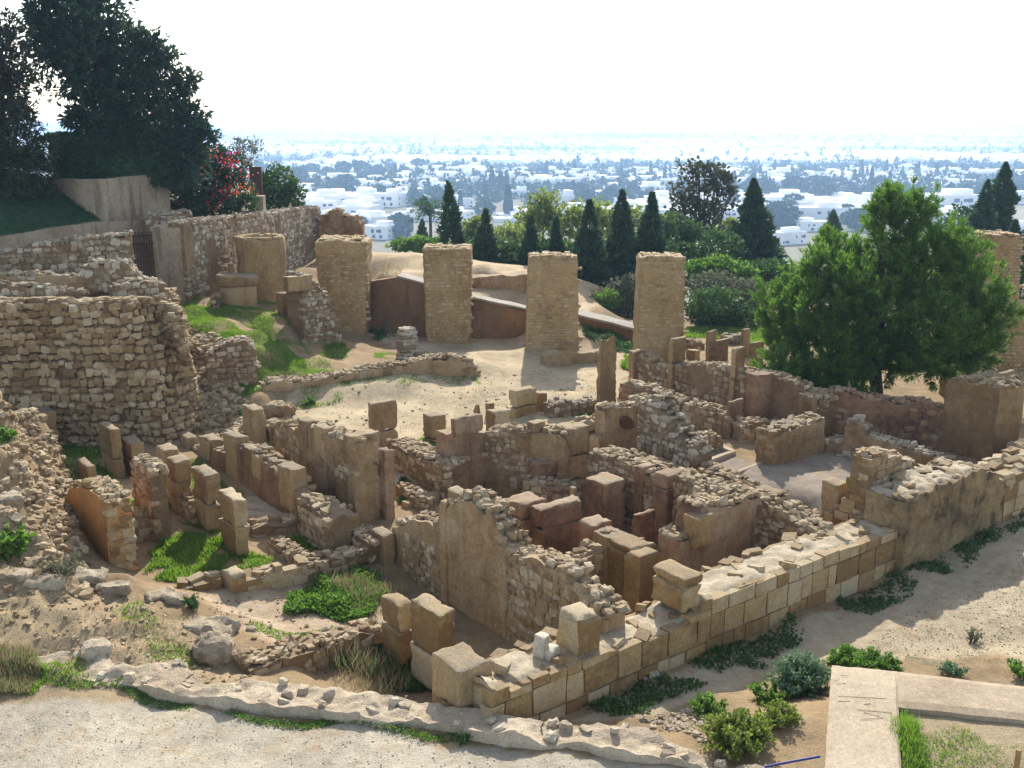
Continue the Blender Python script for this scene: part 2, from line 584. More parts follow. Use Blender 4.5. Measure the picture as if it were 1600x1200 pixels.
# ------------------------------------------------------------------ walls
def wall(name, label, pts, thick=0.5, mat=None, style='rubble', smat=None, limit=70, rag=0.05, cat='wall ruin', ends='', top=True,
         face=True, hstep=0.17, lstep=(0.14, 0.34), flip=1, group=None, amp=0.03, patch=0.0, topw=1.0, seed=None, batter=0.0, proud=0.03, lohi=(0.0, 1.0), nd_force=None, topk=.85, sink=0.0, cap=None, res=.11, fine=0.0):
    """pts: list of (x, y, z_bottom, z_top) along the face one sees; the wall's thickness lies beyond it.
    style rubble: small stones laid in rough courses; ashlar: larger blocks; plaster: rendered core with stones on top"""
    if seed is None:
        seed = sum(ord(ch) for ch in label) % 997
    rr = random.Random(seed)
    P = np.array([p[:4] for p in pts], float)
    th = np.array([p[4] if len(p) > 4 else thick for p in pts], float)
    seg = np.linalg.norm(np.diff(P[:, :2], axis=0), axis=1)
    S = np.concatenate([[0], np.cumsum(np.maximum(seg, 1e-4))])
    n = max(3, int(S[-1] / res) + 1)
    sv = np.unique(np.concatenate([np.linspace(0, S[-1], n), S]))
    X = np.interp(sv, S, P[:, 0]); Y = np.interp(sv, S, P[:, 1])
    ZB = np.interp(sv, S, P[:, 2]); ZT = np.interp(sv, S, P[:, 3]); TH = np.interp(sv, S, th)
    dx = np.gradient(X, sv); dy = np.gradient(Y, sv)
    ln = np.hypot(dx, dy) + 1e-9
    dx, dy = dx / ln, dy / ln
    NX, NY = -dy * flip, dx * flip
    # the far side is the one away from the viewpoint
    mid = len(X) // 2
    if NX[mid] * X[mid] + NY[mid] * Y[mid] < 0 and nd_force is None:
        NX, NY = -NX, -NY
    k = 5
    if len(X) > 8:      # smooth the normals at corners
        pad = lambda a: np.convolve(np.pad(a, k // 2, mode='edge'), np.ones(k) / k, 'valid')
        NX, NY = pad(NX), pad(NY)
    orig = (float(X[mid]), float(Y[mid]), float(ZB[mid]))
    core_mat = mat or M_MORT
    nz = max(3, int((ZT - ZB).max() / (res * 1.15)) + 1)
    nw = max(3, int(TH.max() / (res * 1.1)) + 1)

    def ztop(x, y, zt):
        q = np.stack([x, y, x * 0], 1)
        return zt + rag * (vnoise(q, 2.1, seed) + 0.7 * vnoise(q, 5.3, seed + 1)) - rag * 0.5
    bag = Bag()

    def surf(hh, ww, idx=slice(None)):
        x = X[idx] + NX[idx] * (TH[idx] * ww + batter * hh * (1 - ww)); y = Y[idx] + NY[idx] * (TH[idx] * ww + batter * hh * (1 - ww))
        zt = ztop(x, y, ZT[idx])
        z = ZB[idx] + (zt - ZB[idx]) * hh
        W = np.stack([x, y, z], 1)
        W = W + vnoise3(W, 2.2, seed + 3) * amp * (0.5 + 0.5 * min(1, hh * 2)) + vnoise3(W, 6.5, seed + 9) * amp * 0.6
        if fine:
            W = W + vnoise3(W, 7.0, seed + 31) * fine + vnoise3(W, 15.0, seed + 32) * fine * .6
        return W
    hs = np.linspace(0, 1, nz)
    ws = np.linspace(0, 1, nw)
    bag.grid(np.stack([surf(h, 0.0) for h in hs], 1))
    bag.grid(np.stack([surf(h, 1.0) for h in hs], 1), flip=True)
    bag.grid(np.stack([surf(1.0, w) for w in ws], 1))
    for e in (0, -1):
        sl = slice(0, 1) if e == 0 else slice(len(X) - 1, len(X))
        bag.grid(np.stack([np.stack([surf(h, w, sl)[0] for w in ws]) for h in hs]))
    o = obj(name, bag.data(name, [core_mat], smooth=True, origin=orig), None, orig)
    tag(o, label, cat, group)
    if cap is not None:      # bedding layer on top, a few centimetres inside the faces
        cb = Bag()
        rows = []
        for w in np.linspace(.1, .92, nw + 2):
            q = surf(1.0, w)
            q[:, 2] += .02 + .015 * vnoise(q, 6.0, seed + 21) + .012 * vnoise(q, 14.0, seed + 22) - (.03 if w in (.1, .92) else 0)
            rows.append(q)
        cb.grid(np.stack(rows, 1))
        obj('bedding', cb.data('bedding', [cap], True, origin=orig), o)
    # stones
    L = S[-1]
    f = lambda a, s: float(np.interp(s, sv, a))
    st = []
    sm = smat or (M_ASH if style == 'ashlar' else M_RUB)

    def place(s, z, hl, hd, hz, w=0.0, rot=None, yaw=0.0, tlt=0.0):
        nx, ny = f(NX, s), f(NY, s)
        nn = math.hypot(nx, ny); nx /= nn; ny /= nn
        hh = (z - f(ZB, s)) / max(0.05, f(ZT, s) - f(ZB, s))
        off = f(TH, s) * w + batter * max(0, min(1, hh)) * (1 - w)
        c = np.array((f(X, s) + nx * off, f(Y, s) + ny * off, z))
        c[0] += nx * (hd - proud if w == 0 else 0)
        c[1] += ny * (hd - proud if w == 0 else 0)
        ax_, ay_ = f(dx, s), f(dy, s)
        cy_, sy_ = math.cos(yaw), math.sin(yaw)
        st.append((c, (ax_ * cy_ + nx * sy_, ay_ * cy_ + ny * sy_, 0), (nx * cy_ - ax_ * sy_, ny * cy_ - ay_ * sy_, tlt), (hl, hd, hz), rr.uniform(-0.16, 0.16) if rot is None else rot))
    if face:
        zmin, zmax = ZB.min(), ZT.max()
        z = zmin + lohi[0] * (zmax - zmin)
        row = 0
        while z < zmax:
            h = hstep * rr.uniform(0.8, 1.25)
            s = rr.uniform(-0.2, 0.0)
            while s < L:
                l = rr.uniform(*lstep)
                if style == 'ashlar':
                    l *= 1.0
                sm_ = min(max(s + l / 2, 0), L)
                hrow = h
                if style == 'ashlar' and z + h > f(ZT, sm_) - .09:      # top course cut to the wall's height
                    h = f(ZT, sm_) - z
                    if h < .1:
                        h = hrow
                        s += l
                        continue
                zz = z + h / 2
                if zz - h * 0.3 > f(ZB, sm_) and zz + h * 0.25 < f(ZT, sm_) and s > -0.12 and s + l < L + 0.1:
                    if style != 'plaster' or (vnoise(np.array([[sm_ + seed, zz, 0.0]]), 0.9, seed)[0] > 1 - 2 * patch):
                        jz = rr.uniform(-0.015, 0.015)
                        k2 = 0.5 if style == 'ashlar' else rr.uniform(0.44, 0.52)
                        place(sm_, zz + jz + (0 if style == 'ashlar' else rr.uniform(-.2, .2) * h), l * k2 * (0.955 if style == 'ashlar' else .985), 0.12 if style == 'ashlar' else rr.uniform(0.07, 0.11), h * k2 * (.965 if style == 'ashlar' else rr.uniform(0.75, 1.25)), rot=rr.uniform(-0.015, 0.015) if style == 'ashlar' else None)
                s += l
                h = hrow
            z += h
            row += 1
    for e in ends:
        s = 0.02 if e == '0' else L - 0.02
        sgn = -1 if e == '0' else 1
        nx, ny, tx, ty, thv = f(NX, s), f(NY, s), f(dx, s), f(dy, s), f(TH, s)
        z = f(ZB, s)
        while z < f(ZT, s) - 0.08:
            h = hstep * rr.uniform(0.8, 1.2)
            w = 0.0
            while w < thv - 0.03:
                l = min(rr.uniform(*lstep), thv - w + 0.05)
                c = np.array((f(X, s) + nx * (w + l / 2) - tx * sgn * 0.05, f(Y, s) + ny * (w + l / 2) - ty * sgn * 0.05, z + h / 2))
                st.append((c, (nx, ny, 0), (-tx * sgn, -ty * sgn, 0), (l * 0.49, 0.09, h * 0.5), rr.uniform(-0.08, 0.08)))
                w += l
            z += h
    if top:
        s = 0.0
        while s < L:
            l = rr.uniform(0.10, 0.22) * topw
            w = rr.uniform(0.02, 0.1)
            thv = f(TH, s)
            while w < thv:
                d = rr.uniform(0.08, 0.19) * topw
                if rr.random() < topk:
                    hz = rr.uniform(0.035, 0.085)
                    place(min(L, s + l / 2), f(ZT, min(L, s + l / 2)) - sink + rr.uniform(-0.04, 0.03), l * 0.5, d * 0.5, hz, w=min(1, (w + d / 2) / max(thv, 0.1)), rot=rr.uniform(-0.3, 0.3), yaw=rr.uniform(-.6, .6), tlt=rr.uniform(-.3, .3))
                w += d
            s += l
    stones_out(st, o, orig, sm, limit, name='block' if style == 'ashlar' else 'stone', kind='a' if style == 'ashlar' else 'r')
    return o


def prof(p0, nrm, px, zb, th=None):
    """image profile of the top edge of a vertical face -> (x, y, zb, zt[, th])"""
    out = []
    for q in px:
        h = hit(q[0], q[1], p0, nrm)
        out.append((h[0], h[1], zb, h[2]) + ((th,) if th else ()))
    return out


def wallS(s, px, zb, **kw):        # face at constant s (looks down the lane, to the left)
    p0 = st2xy(s, 0)
    return wall(kw.pop('name', 'wall_ruin'), kw.pop('label'), prof(p0, ES, px, zb), **kw)


def wallT(t, px, zb, **kw):        # face at constant t (looks towards the outer street)
    p0 = st2xy(0, t)
    return wall(kw.pop('name', 'wall_ruin'), kw.pop('label'), prof(p0, ET, px, zb), **kw)


def wallG(a, b, px, zb, **kw):     # face through two surveyed base points
    A, B = G(*a), G(*b)
    d = (B - A)[:2]
    n = np.array((-d[1], d[0])) / np.linalg.norm(d)
    return wall(kw.pop('name', 'wall_ruin'), kw.pop('label'), prof(A[:2], n, px, zb), **kw)


def blockpos(F, ul, ur, s=None, t=None, z=None, base=None):
    """plan of a square block from its near top corner F, its left and right top corners"""
    if s is not None:
        p = hit(F[0], F[1], st2xy(s, 0), ES)
    elif t is not None:
        p = hit(F[0], F[1], st2xy(0, t), ET)
    elif base is not None:
        zt = HT(base[0], base[1], base[2], F[1])
        b = G(*base)
        p = np.array((b[0], b[1], zt))
        # keep the corner's own column
        p[0] = (F[0] - 800) / FPX * (p[1] * CP - (zt - CAM_H) * SP)
    else:
        p = G(F[0], F[1], z)
    zt = p[2]
    s0, t0 = xy2st(p[0], p[1])

    def solve(u, dirv):
        # move along dirv until column u is reached
        k = (u - 800) / FPX
        x0, y0 = p[0], p[1]
        A = dirv[0] - k * dirv[1] * CP
        Bv = k * (y0 * CP - (zt - CAM_H) * SP) - x0
        return Bv / A
    dt = solve(ul, ET)
    ds = solve(ur, ES)
    return s0, t0, max(0.12, ds), max(0.12, dt), zt


def pillar(label, F, ul, ur, zb, mat=None, courses=None, name='stone_pillar', cat='pillar', group=None, cap=0, seed=None, rnd=0.03, amp=0.032, lean=(0, 0), taper=0.0, topn=0.0, maxd=1.2, **kw):
    """upright of one or several stacked blocks; courses = relative heights of the joints"""
    s0, t0, ds, dt, zt = blockpos(F, ul, ur, **kw)
    ds, dt = min(ds, maxd), min(dt, maxd)
    if seed is None:
        seed = sum(ord(ch) * (i + 3) for i, ch in enumerate(label)) % 991
    c = st2xy(s0 + ds / 2, t0 + dt / 2)
    mat = mat or M_BLK
    ce = [0.0] + (courses or []) + [1.0]
    root = empty(name, (c[0], c[1], zb), label, cat, group) if courses else None
    for i in range(len(ce) - 1):
        za = zb + (zt - zb) * ce[i] + (0.006 if i else 0)
        zc = zb + (zt - zb) * ce[i + 1] - (0.004 if i < len(ce) - 2 else 0)
        bag = Bag()
        r2 = random.Random(seed + i)
        k = 1 + (r2.uniform(-0.02, 0.02) if len(ce) > 2 else 0)
        oc = (c[0] + r2.uniform(-0.008, 0.008) * (len(ce) > 2), c[1] + r2.uniform(-0.008, 0.008) * (len(ce) > 2))
        tf = (lambda x, y: .5 * topn * (vnoise(np.stack([x, y, x * 0], 1), 3.5, seed))) if topn and i == len(ce) - 2 else None
        block_mesh(bag, oc, (ds / 2 * k, dt / 2 * k), GA + r2.uniform(-0.012, 0.012), za, zc, 0.1, rnd, amp, seed + i * 7, top=tf, lean=lean, taper=taper)
        me = bag.data('block', [mat], True, origin=(c[0], c[1], zb))
        if root is None:
            return tag(obj(name, me, None, (c[0], c[1], zb)), label, cat, group)
        obj('block', me, root)
    return root
# ------------------------------------------------------------------ ground
CPTS = [  # (u, v, z): spots of known height
    (-200, 1100, .45), (0, 1085, .45), (0, 1200, .45), (300, 1130, .45), (300, 1200, .45), (600, 1160, .45), (600, 1200, .42), (850, 1185, .42), (1100, 1195, .42), (1100, 1185, .40),
    (1000, 1125, .12), (930, 1110, .0), (1060, 1100, .05), (980, 1095, 0), (1120, 1150, .4), (1230, 1190, .45), (1180, 1060, -.05), (1250, 1020, -.15), (1300, 1010, -.15),
    (1340, 1150, .5), (1450, 1120, .5), (1550, 1160, .5), (1700, 1150, .5), (1450, 1060, .35), (1590, 1060, .4), (1400, 1000, -.05), (1340, 990, -.18), (1400, 950, -.18), (1500, 895, -.15),
    (1500, 960, .1), (1600, 950, .15), (1600, 860, .15), (1500, 860, .05), (1420, 890, 0), (1600, 800, .1), (1800, 900, .2), (1250, 960, .0), (1100, 1030, .0),
    # bank at lower left
    (60, 1040, .5), (200, 1060, .45), (300, 1075, .42), (0, 1000, .85), (100, 950, .85), (200, 960, .7), (0, 940, 1.0), (160, 920, .75), (60, 890, 1.15), (230, 1000, .62), (200, 1030, .55), (-150, 1000, 1.0),
    (0, 900, 1.2), (0, 800, 1.9), (0, 700, 2.7), (0, 610, 3.3), (45, 645, 2.3), (50, 720, 1.6), (60, 800, 1.4), (92, 775, .75), (90, 830, .9), (110, 858, .75), (150, 893, .3), (175, 860, 0), (195, 880, 0), (150, 765, .15), (120, 745, .2), (100, 735, .3), (160, 820, .0), (175, 800, 0), (-150, 650, 3.6), (-150, 800, 2.4),
    (340, 1010, .35), (330, 1045, .1), (380, 1000, .3), (300, 960, .45), (360, 970, .2), (270, 945, .45),
    # left rooms, lane
    (230, 900, .0), (300, 900, .0), (280, 860, .0), (400, 870, -.05), (360, 900, -.05), (180, 800, .1), (300, 830, 0), (200, 740, 0), (120, 700, 0), (60, 700, .1), (330, 770, 0), (240, 770, 0), (150, 780, 0),
    (400, 950, -.15), (450, 960, -.2), (500, 940, -.25), (480, 1000, -.15), (420, 1030, .1), (550, 900, -.35), (560, 960, -.3), (600, 940, -.4), (520, 1050, -.35), (600, 1050, -.6), (650, 1060, -.7), (640, 1030, -.7), (580, 1010, -.4),
    (430, 870, -.1), (500, 860, -.15), (420, 800, -.1), (450, 830, -.1), (350, 730, 0), (300, 700, 0), (560, 850, -.3),
    # inside the central house
    (640, 920, -.5), (700, 960, -.5), (800, 1010, -.5), (640, 960, -.45), (750, 1020, -.5), (640, 830, -.2), (650, 800, -.15), (640, 770, -.1), (740, 780, -.3), (640, 740, 0), (700, 790, -.3),
    (770, 790, -.5), (830, 900, -.6), (900, 900, -.6), (980, 900, -.6), (900, 800, -.5), (1040, 860, -.6), (1150, 850, -.5), (1220, 830, -.4), (1000, 960, -.5),
    # lane and rooms to the right
    (950, 700, .1), (1000, 730, .1), (1070, 745, .15), (1150, 780, .2), (1230, 810, .2), (1120, 710, .3), (1200, 740, .35), (1280, 760, .35), (1300, 700, .2), (1240, 700, .3), (1180, 690, .3),
    (1000, 650, .2), (1060, 680, .1), (1100, 660, .1), (1150, 680, .1), (1250, 660, .1), (1380, 690, .1), (1450, 710, .15), (1500, 740, .2), (1560, 720, .2), (1400, 740, .3), (1600, 700, .2), (1480, 690, .15),
    (1380, 620, .3), (1300, 600, .3), (1450, 600, .3), (1590, 650, .15), (1650, 620, .2), (1200, 600, .3), (1150, 590, .3), (1100, 580, .35), (1590, 600, .3), (1700, 700, .2),
    # plaza of beaten earth
    (500, 660, .35), (600, 640, .35), (700, 660, .3), (600, 680, .3), (660, 710, .2), (800, 620, .35), (900, 620, .35), (820, 650, .3), (900, 590, .4), (800, 570, .45), (900, 560, .45), (760, 600, .4), (900, 650, .25), (880, 680, .2), (780, 660, .2),
    (420, 680, .2), (460, 640, .35), (700, 545, .5), (800, 540, .5), (860, 555, .5), (950, 550, .45), (640, 560, .7), (620, 540, .65), (1000, 545, .45), (990, 580, .4), (960, 570, .4), (1030, 600, .35),
    (680, 530, .55), (780, 525, .5), (600, 520, .65), (560, 530, .75), (940, 522, .7), (1000, 515, .35),
    # terrace behind the long low wall
    (450, 600, .8), (550, 590, .8), (600, 580, .85), (700, 565, .75), (740, 570, .6), (500, 580, .95), (400, 610, .85), (540, 560, .9), (480, 560, 1.15), (430, 580, 1.1), (350, 600, 1.05), (320, 620, .8), (360, 640, .5), (340, 660, .3), (330, 680, .1), (380, 660, .25),
    (520, 550, .9), (590, 550, .75), (430, 540, 1.5), (400, 540, 1.9), (360, 520, 2.2), (300, 500, 2.35), (300, 540, 1.9), (310, 580, 1.3), (330, 500, 2.4), (400, 515, 2.15), (440, 510, 1.9), (300, 480, 2.6), (350, 480, 2.5), (400, 485, 2.4), (420, 495, 2.2), (450, 490, 2.0), (480, 540, 1.2), (290, 465, 2.7),
    (430, 470, 2.2), (400, 472, 2.3), (540, 515, .9), (460, 440, 2.3), (470, 415, 2.4), (480, 395, 2.5), (440, 440, 2.3), (580, 500, .8), (560, 480, 1.0),
    # earth platform behind the piers
    (620, 397, 2.9), (640, 425, 2.5), (600, 425, 2.6), (700, 405, 2.75), (700, 430, 2.3), (780, 425, 2.3), (860, 420, 2.1), (840, 450, 1.6), (760, 450, 1.9), (700, 450, 1.9), (560, 400, 2.6), (880, 460, 1.3), (900, 480, 1.2), (760, 412, 2.7), (820, 420, 2.5), (530, 395, 2.5),
    (905, 508, 1.05), (950, 522, .75), (985, 532, .55), (870, 505, 1.2), (1000, 500, .1), (1100, 520, .3), (1100, 505, .2), (1150, 530, .3), (1200, 540, .3), (1300, 540, .3), (1500, 540, .4), (1650, 560, .4), (1100, 540, .35), (1400, 520, .3), (1600, 520, .4),
]
_cp = np.array([G(u, v, z) for u, v, z in CPTS])


def in_poly(x, y, poly):
    c = np.zeros(x.shape, bool)
    n = len(poly)
    for i in range(n):
        x0, y0 = poly[i][:2]
        x1, y1 = poly[(i + 1) % n][:2]
        cond = ((y0 > y) != (y1 > y))
        with np.errstate(divide='ignore', invalid='ignore'):
            xi = (x1 - x0) * (y - y0) / (y1 - y0 + 1e-12) + x0
        c ^= cond & (x < xi)
    return c


def smooth(a, b, x):
    t = np.clip((x - a) / (b - a), 0, 1)
    return t * t * (3 - 2 * t)


BAST_TOP = 4.15
# plan of the big rubble bastion (its face, then back along the terrace)
BAST = [G(-260, 705, 0)[:2], G(-60, 703, 0)[:2], G(100, 698, 0)[:2], G(200, 697, 0)[:2], G(262, 700, 0)[:2], G(300, 690, 0)[:2], G(318, 655, .3)[:2], G(308, 600, .9)[:2], G(285, 520, 2.2)[:2], G(262, 470, 2.9)[:2]]
BAST_POLY = [tuple(p + (0, .75)) for p in BAST[:4]] + [tuple(p + (-1.1, 1.2)) for p in BAST[4:6]] + [tuple(p + (-1.9, .6)) for p in BAST[6:]] + [(-14.4, 39.0), (-40, 39), (-40, 27)]
HOUSE = [tuple(st2xy(1.2, .5)), tuple(st2xy(7.2, .6)), tuple(st2xy(7.2, 8.0)), tuple(st2xy(5.2, 10.2)), tuple(st2xy(3.9, 9.6)), tuple(st2xy(3.9, 7.4)), tuple(st2xy(1.25, 7.4))]


def plain_z(x, y):
    z = -46 + 30 * np.exp(-((x + 1000) / 1900) ** 2 - ((y - 4800) / 1300) ** 2)
    z = z + 5 * np.exp(-((x + 250) / 300) ** 2 - ((y - 1000) / 260) ** 2)
    return z


def ground_h(x, y):
    x = np.asarray(x, float); y = np.asarray(y, float)
    sh = x.shape
    x = x.ravel(); y = y.ravel()
    z = np.full(x.shape, 0.3)
    near = (y < 75) & (np.abs(x) < 60)
    xi, yi = x[near], y[near]
    w = np.zeros(len(xi)); a = np.zeros(len(xi))
    for c in _cp:
        d2 = (xi - c[0]) ** 2 + (yi - c[1]) ** 2
        k = 1 / (d2 + 0.12) ** 2
        w += k; a += k * c[2]
    zn = a / w
    # upper terrace at the far left, behind the bastion
    zn = np.where(in_poly(xi, yi, HOUSE), -0.6, zn)
    zn = np.where(in_poly(xi, yi, BAST_POLY), BAST_TOP - 0.2, zn)
    up = smooth(-13.0, -15.5, xi) * smooth(31.0, 35.5, yi)
    zn = zn * (1 - up) + up * (4.4 + smooth(36, 44, yi) * 0.9)
    P = np.stack([xi, yi, xi * 0], 1)
    zn = zn + 0.035 * vnoise(P, 1.1, 5) + 0.015 * vnoise(P, 3.7, 6)
    z[near] = zn
    # the hill falls away beyond the excavation
    crest = np.where(x < -12, 66.0, np.where(x < 3, 53.0 + smooth(-12, 3, x) * -4, 47.0))
    crest = np.where(x > 14, 50.0, crest)
    f = smooth(0, 14, y - crest)
    slope = z.copy()
    edge = np.where(x < -12, 4.8, np.where(x < 2, 2.6, 0.3))
    s = edge - 0.36 * np.maximum(0, y - crest)
    z = z * (1 - f) + s * f
    # sides of the hill
    side = np.maximum(0, np.abs(x) - 75)
    z = z - 0.3 * side
    back = np.maximum(0, -8 - y)
    z = z - 0.2 * back
    pz = plain_z(x, y)
    k = 6.0
    z = np.maximum(z, pz) + np.log1p(np.exp(-np.abs(z - pz) / k)) * k * smooth(90, 150, y)
    return z.reshape(sh)


def gz(x, y):
    return float(ground_h(np.array([x]), np.array([y]))[0])


def axis(segs):
    out = []
    for a, b, st_ in segs:
        out.append(np.arange(a, b, st_))
    return np.concatenate(out)


def geo_axis(a, b, s0, g):
    v = [a]
    s = s0
    while v[-1] < b:
        v.append(v[-1] + s)
        s *= g
    return np.array(v)


xf = axis([(-17, 19, 0.16)])
xr = geo_axis(19, 14000, 0.4, 1.13)
xl = -geo_axis(17.16, 14000, 0.4, 1.13)[::-1]
GX = np.concatenate([xl, xf, xr])
yf = axis([(9, 22, 0.11), (22, 34, 0.16), (34, 58, 0.28)])
yb = geo_axis(58, 26000, 0.6, 1.06)
yn = -geo_axis(-8.6, 300, 0.6, 1.3)[::-1]
GY = np.concatenate([yn, yf, yb])
GXX, GYY = np.meshgrid(GX, GY, indexing='ij')
GZZ = ground_h(GXX, GYY)
# extra relief on the rocky bank at lower left and at the broken rock
_P = np.stack([GXX.ravel(), GYY.ravel(), GXX.ravel() * 0], 1)


def zpoly(pts, z=0.3):
    return [tuple(G(u, v, z)[:2]) for u, v in pts]


# colour zones (the stuff the ground is made of)
ZONES = [
    # name, polygon, colour, softness
    ('hill', None, (0.13, 0.12, 0.06)),
    ('site', [(-60, -10), (60, -10), (60, 47), (14, 50), (3, 50), (-9, 55), (-14, 60), (-60, 60)], (0.31, 0.225, 0.135)),
    ('plaza', zpoly([(340, 690), (460, 625), (760, 585), (640, 560), (560, 530), (660, 515), (930, 530), (1000, 560), (960, 640), (900, 690), (760, 690), (620, 740), (480, 690)], .35), (0.47, 0.385, 0.26)),
    ('platform', zpoly([(560, 380), (930, 390), (930, 470), (840, 470), (620, 440), (560, 440)], 2.5), (0.45, 0.35, 0.23)),
    ('path', zpoly([(-900, 1040), (0, 1072), (60, 1060), (330, 1100), (640, 1135), (900, 1170), (1100, 1185), (1200, 1400), (-900, 1400)], .45), (0.43, 0.385, 0.31)),
    ('street', zpoly([(900, 1120), (1420, 890), (1620, 790), (2200, 700), (2200, 1060), (1600, 1060), (1300, 1010), (1180, 1060), (1000, 1130)], .05), (0.42, 0.35, 0.25)),
    ('bed', zpoly([(1290, 1100), (1600, 1060), (2000, 1100), (2000, 1300), (1280, 1300)], .5), (0.34, 0.27, 0.18)),
    ('lane', zpoly([(290, 950), (560, 890), (600, 960), (500, 1040), (390, 1010)], -.15), (0.42, 0.325, 0.235)),
    ('bank', zpoly([(-300, 850), (60, 880), (170, 900), (300, 950), (400, 1010), (400, 1060), (60, 1060), (-300, 1080)], .8), (0.36, 0.275, 0.175)),
    ('mosaic', zpoly([(1090, 690), (1180, 720), (1330, 680), (1480, 720), (1340, 800), (1100, 740)], .33), (0.29, 0.245, 0.20)),
]


def zone_col(x, y):
    sh = x.shape
    x = x.ravel(); y = y.ravel()
    P = np.stack([x, y, x * 0], 1)
    jx = vnoise(P, 0.9, 41) * 0.35 + vnoise(P, 3.1, 42) * 0.12
    jy = vnoise(P, 0.9, 43) * 0.35 + vnoise(P, 3.1, 44) * 0.12
    C = np.tile(np.array(ZONES[0][2]), (len(x), 1))
    for nm, poly, col in ZONES[1:]:
        k = 1.0 if nm not in ('street', 'mosaic') else 0.2
        m = in_poly(x + jx * k, y + jy * k, poly)
        C[m] = np.array(col) * (.80, .80, .77)
    far = smooth(150, 260, y)[:, None]
    fn = (0.5 + 0.5 * vnoise(P, 0.012, 61))[:, None]
    farc = np.array((0.085, 0.095, 0.045)) * (1 - fn) + np.array((0.26, 0.22, 0.16)) * fn
    C = C * (1 - far) + farc * far
    return C.reshape(sh + (3,))


GCOL = zone_col(GXX, GYY)
bank = in_poly(GXX.ravel(), GYY.ravel(), zpoly([(-300, 560), (0, 600), (60, 700), (170, 860), (300, 950), (400, 1000), (400, 1055), (60, 1040), (-300, 1060)], .8)).astype(float)
rel = bank * (0.10 * np.abs(vnoise(_P, 2.3, 51)) + 0.07 * vnoise(_P, 5.1, 52))
GZZ = GZZ + rel.reshape(GZZ.shape)


def ground_mat():
    t = NT('ground_soil')
    geo = t.n('ShaderNodeNewGeometry')
    pos = geo.outputs['Position']
    at = t.n('ShaderNodeAttribute', attribute_name='soil')
    col = at.outputs['Color']
    n1 = t.noise(pos, 0.55, 5, 0.6)
    n2 = t.noise(pos, 4.0, 6, 0.72)
    n3 = t.noise(pos, 34, 4, 0.75)
    sp = t.n('ShaderNodeTexVoronoi', Vector=pos, Scale=62.0)
    f = t.math('ADD', t.math('ADD', t.math('MULTIPLY', n1, 0.85), t.math('MULTIPLY', n2, 0.75)), t.math('MULTIPLY', n3, 0.9))
    g = t.math('ADD', t.math('MULTIPLY', t.math('SUBTRACT', f, 1.25), 1.35), 1.0)
    col = t.mix(1.0, col, t.n('ShaderNodeCombineColor', Red=g, Green=g, Blue=g).outputs[0], 'MULTIPLY')
    # brown straw and rusty patches
    pf = t.ramp(t.noise(pos, 1.7, 5, 0.7), [(0.55, (0, 0, 0)), (0.68, (0.5, 0.5, 0.5))])
    col = t.mix(pf, col, (0.30, 0.19, 0.095, 1))
    gr = t.ramp(t.noise(pos, 2.6, 5, 0.75, 0.4), [(0.58, (0, 0, 0)), (0.7, (0.45, 0.45, 0.45))])
    col = t.mix(gr, col, (0.12, 0.13, 0.045, 1))
    # loose gravel
    sf = t.ramp(sp.outputs['Distance'], [(0.0, (1, 1, 1)), (0.32, (0, 0, 0))])
    sc = t.ramp(sp.outputs['Color'], [(0.3, (0.22, 0.175, 0.125)), (0.75, (0.58, 0.52, 0.42))])
    sm = t.math('MULTIPLY', sf, t.ramp(n2, [(0.35, (0.1, 0.1, 0.1)), (0.6, (0.42, 0.42, 0.42))]))
    col = t.mix(sm, col, sc)
    h = t.math('ADD', t.math('ADD', t.math('MULTIPLY', n2, 1.0), t.math('MULTIPLY', n3, 0.5)), t.math('MULTIPLY', sf, 0.35))
    return t.done(t.bsdf(col, 0.95, h, 0.8, 0.05, spec=0.1))


M_GROUND = ground_mat()


def put_ground():
    nu, nv = GXX.shape
    V = np.stack([GXX, GYY, GZZ], -1).reshape(-1, 3)
    me = mesh_data('ground', V, grid_faces(nu, nv), None, [M_GROUND], True)
    ca = me.color_attributes.new('soil', 'FLOAT_COLOR', 'POINT')
    rgba = np.concatenate([GCOL.reshape(-1, 3), np.ones((nu * nv, 1))], 1).astype(np.float32)
    ca.data.foreach_set('color', rgba.ravel())
    o = obj('ground', me)
    o['kind'] = 'structure'
    o['label'] = 'pale dusty earth, gravel path and stony bank of the hilltop excavation'


put_ground()
_gi = None


def ground_at(x, y):
    """height of the finished ground sheet"""
    i = np.clip(np.searchsorted(GX, x) - 1, 0, len(GX) - 2)
    j = np.clip(np.searchsorted(GY, y) - 1, 0, len(GY) - 2)
    fx = (x - GX[i]) / (GX[i + 1] - GX[i]); fy = (y - GY[j]) / (GY[j + 1] - GY[j])
    return (GZZ[i, j] * (1 - fx) * (1 - fy) + GZZ[i + 1, j] * fx * (1 - fy) + GZZ[i, j + 1] * (1 - fx) * fy + GZZ[i + 1, j + 1] * fx * fy)


# shallow salt lake / bay near the horizon
tw = NT('bay_water')
M_WATER = tw.done(tw.bsdf((0.18, 0.24, 0.28, 1), 0.25, tw.noise(tw.n('ShaderNodeNewGeometry').outputs['Position'], 0.02, 3), 0.3, 1.0, spec=0.6))
_w = [G(u, v, -45.4)[:2] for u, v in ((1180, 212), (1300, 213.5), (1650, 214.5), (2300, 216))]
_w2 = [G(u, v, -45.4)[:2] for u, v in ((2300, 206), (1650, 206), (1290, 206.5), (1180, 209))]
Vw = np.array([(p[0], p[1], -45.4) for p in _w + _w2])
wme = mesh_data('bay_water', Vw, None, [(0, k, k + 1) for k in range(1, len(Vw) - 1)], [M_WATER])
wo_ = obj('water', wme)
wo_['kind'] = 'structure'
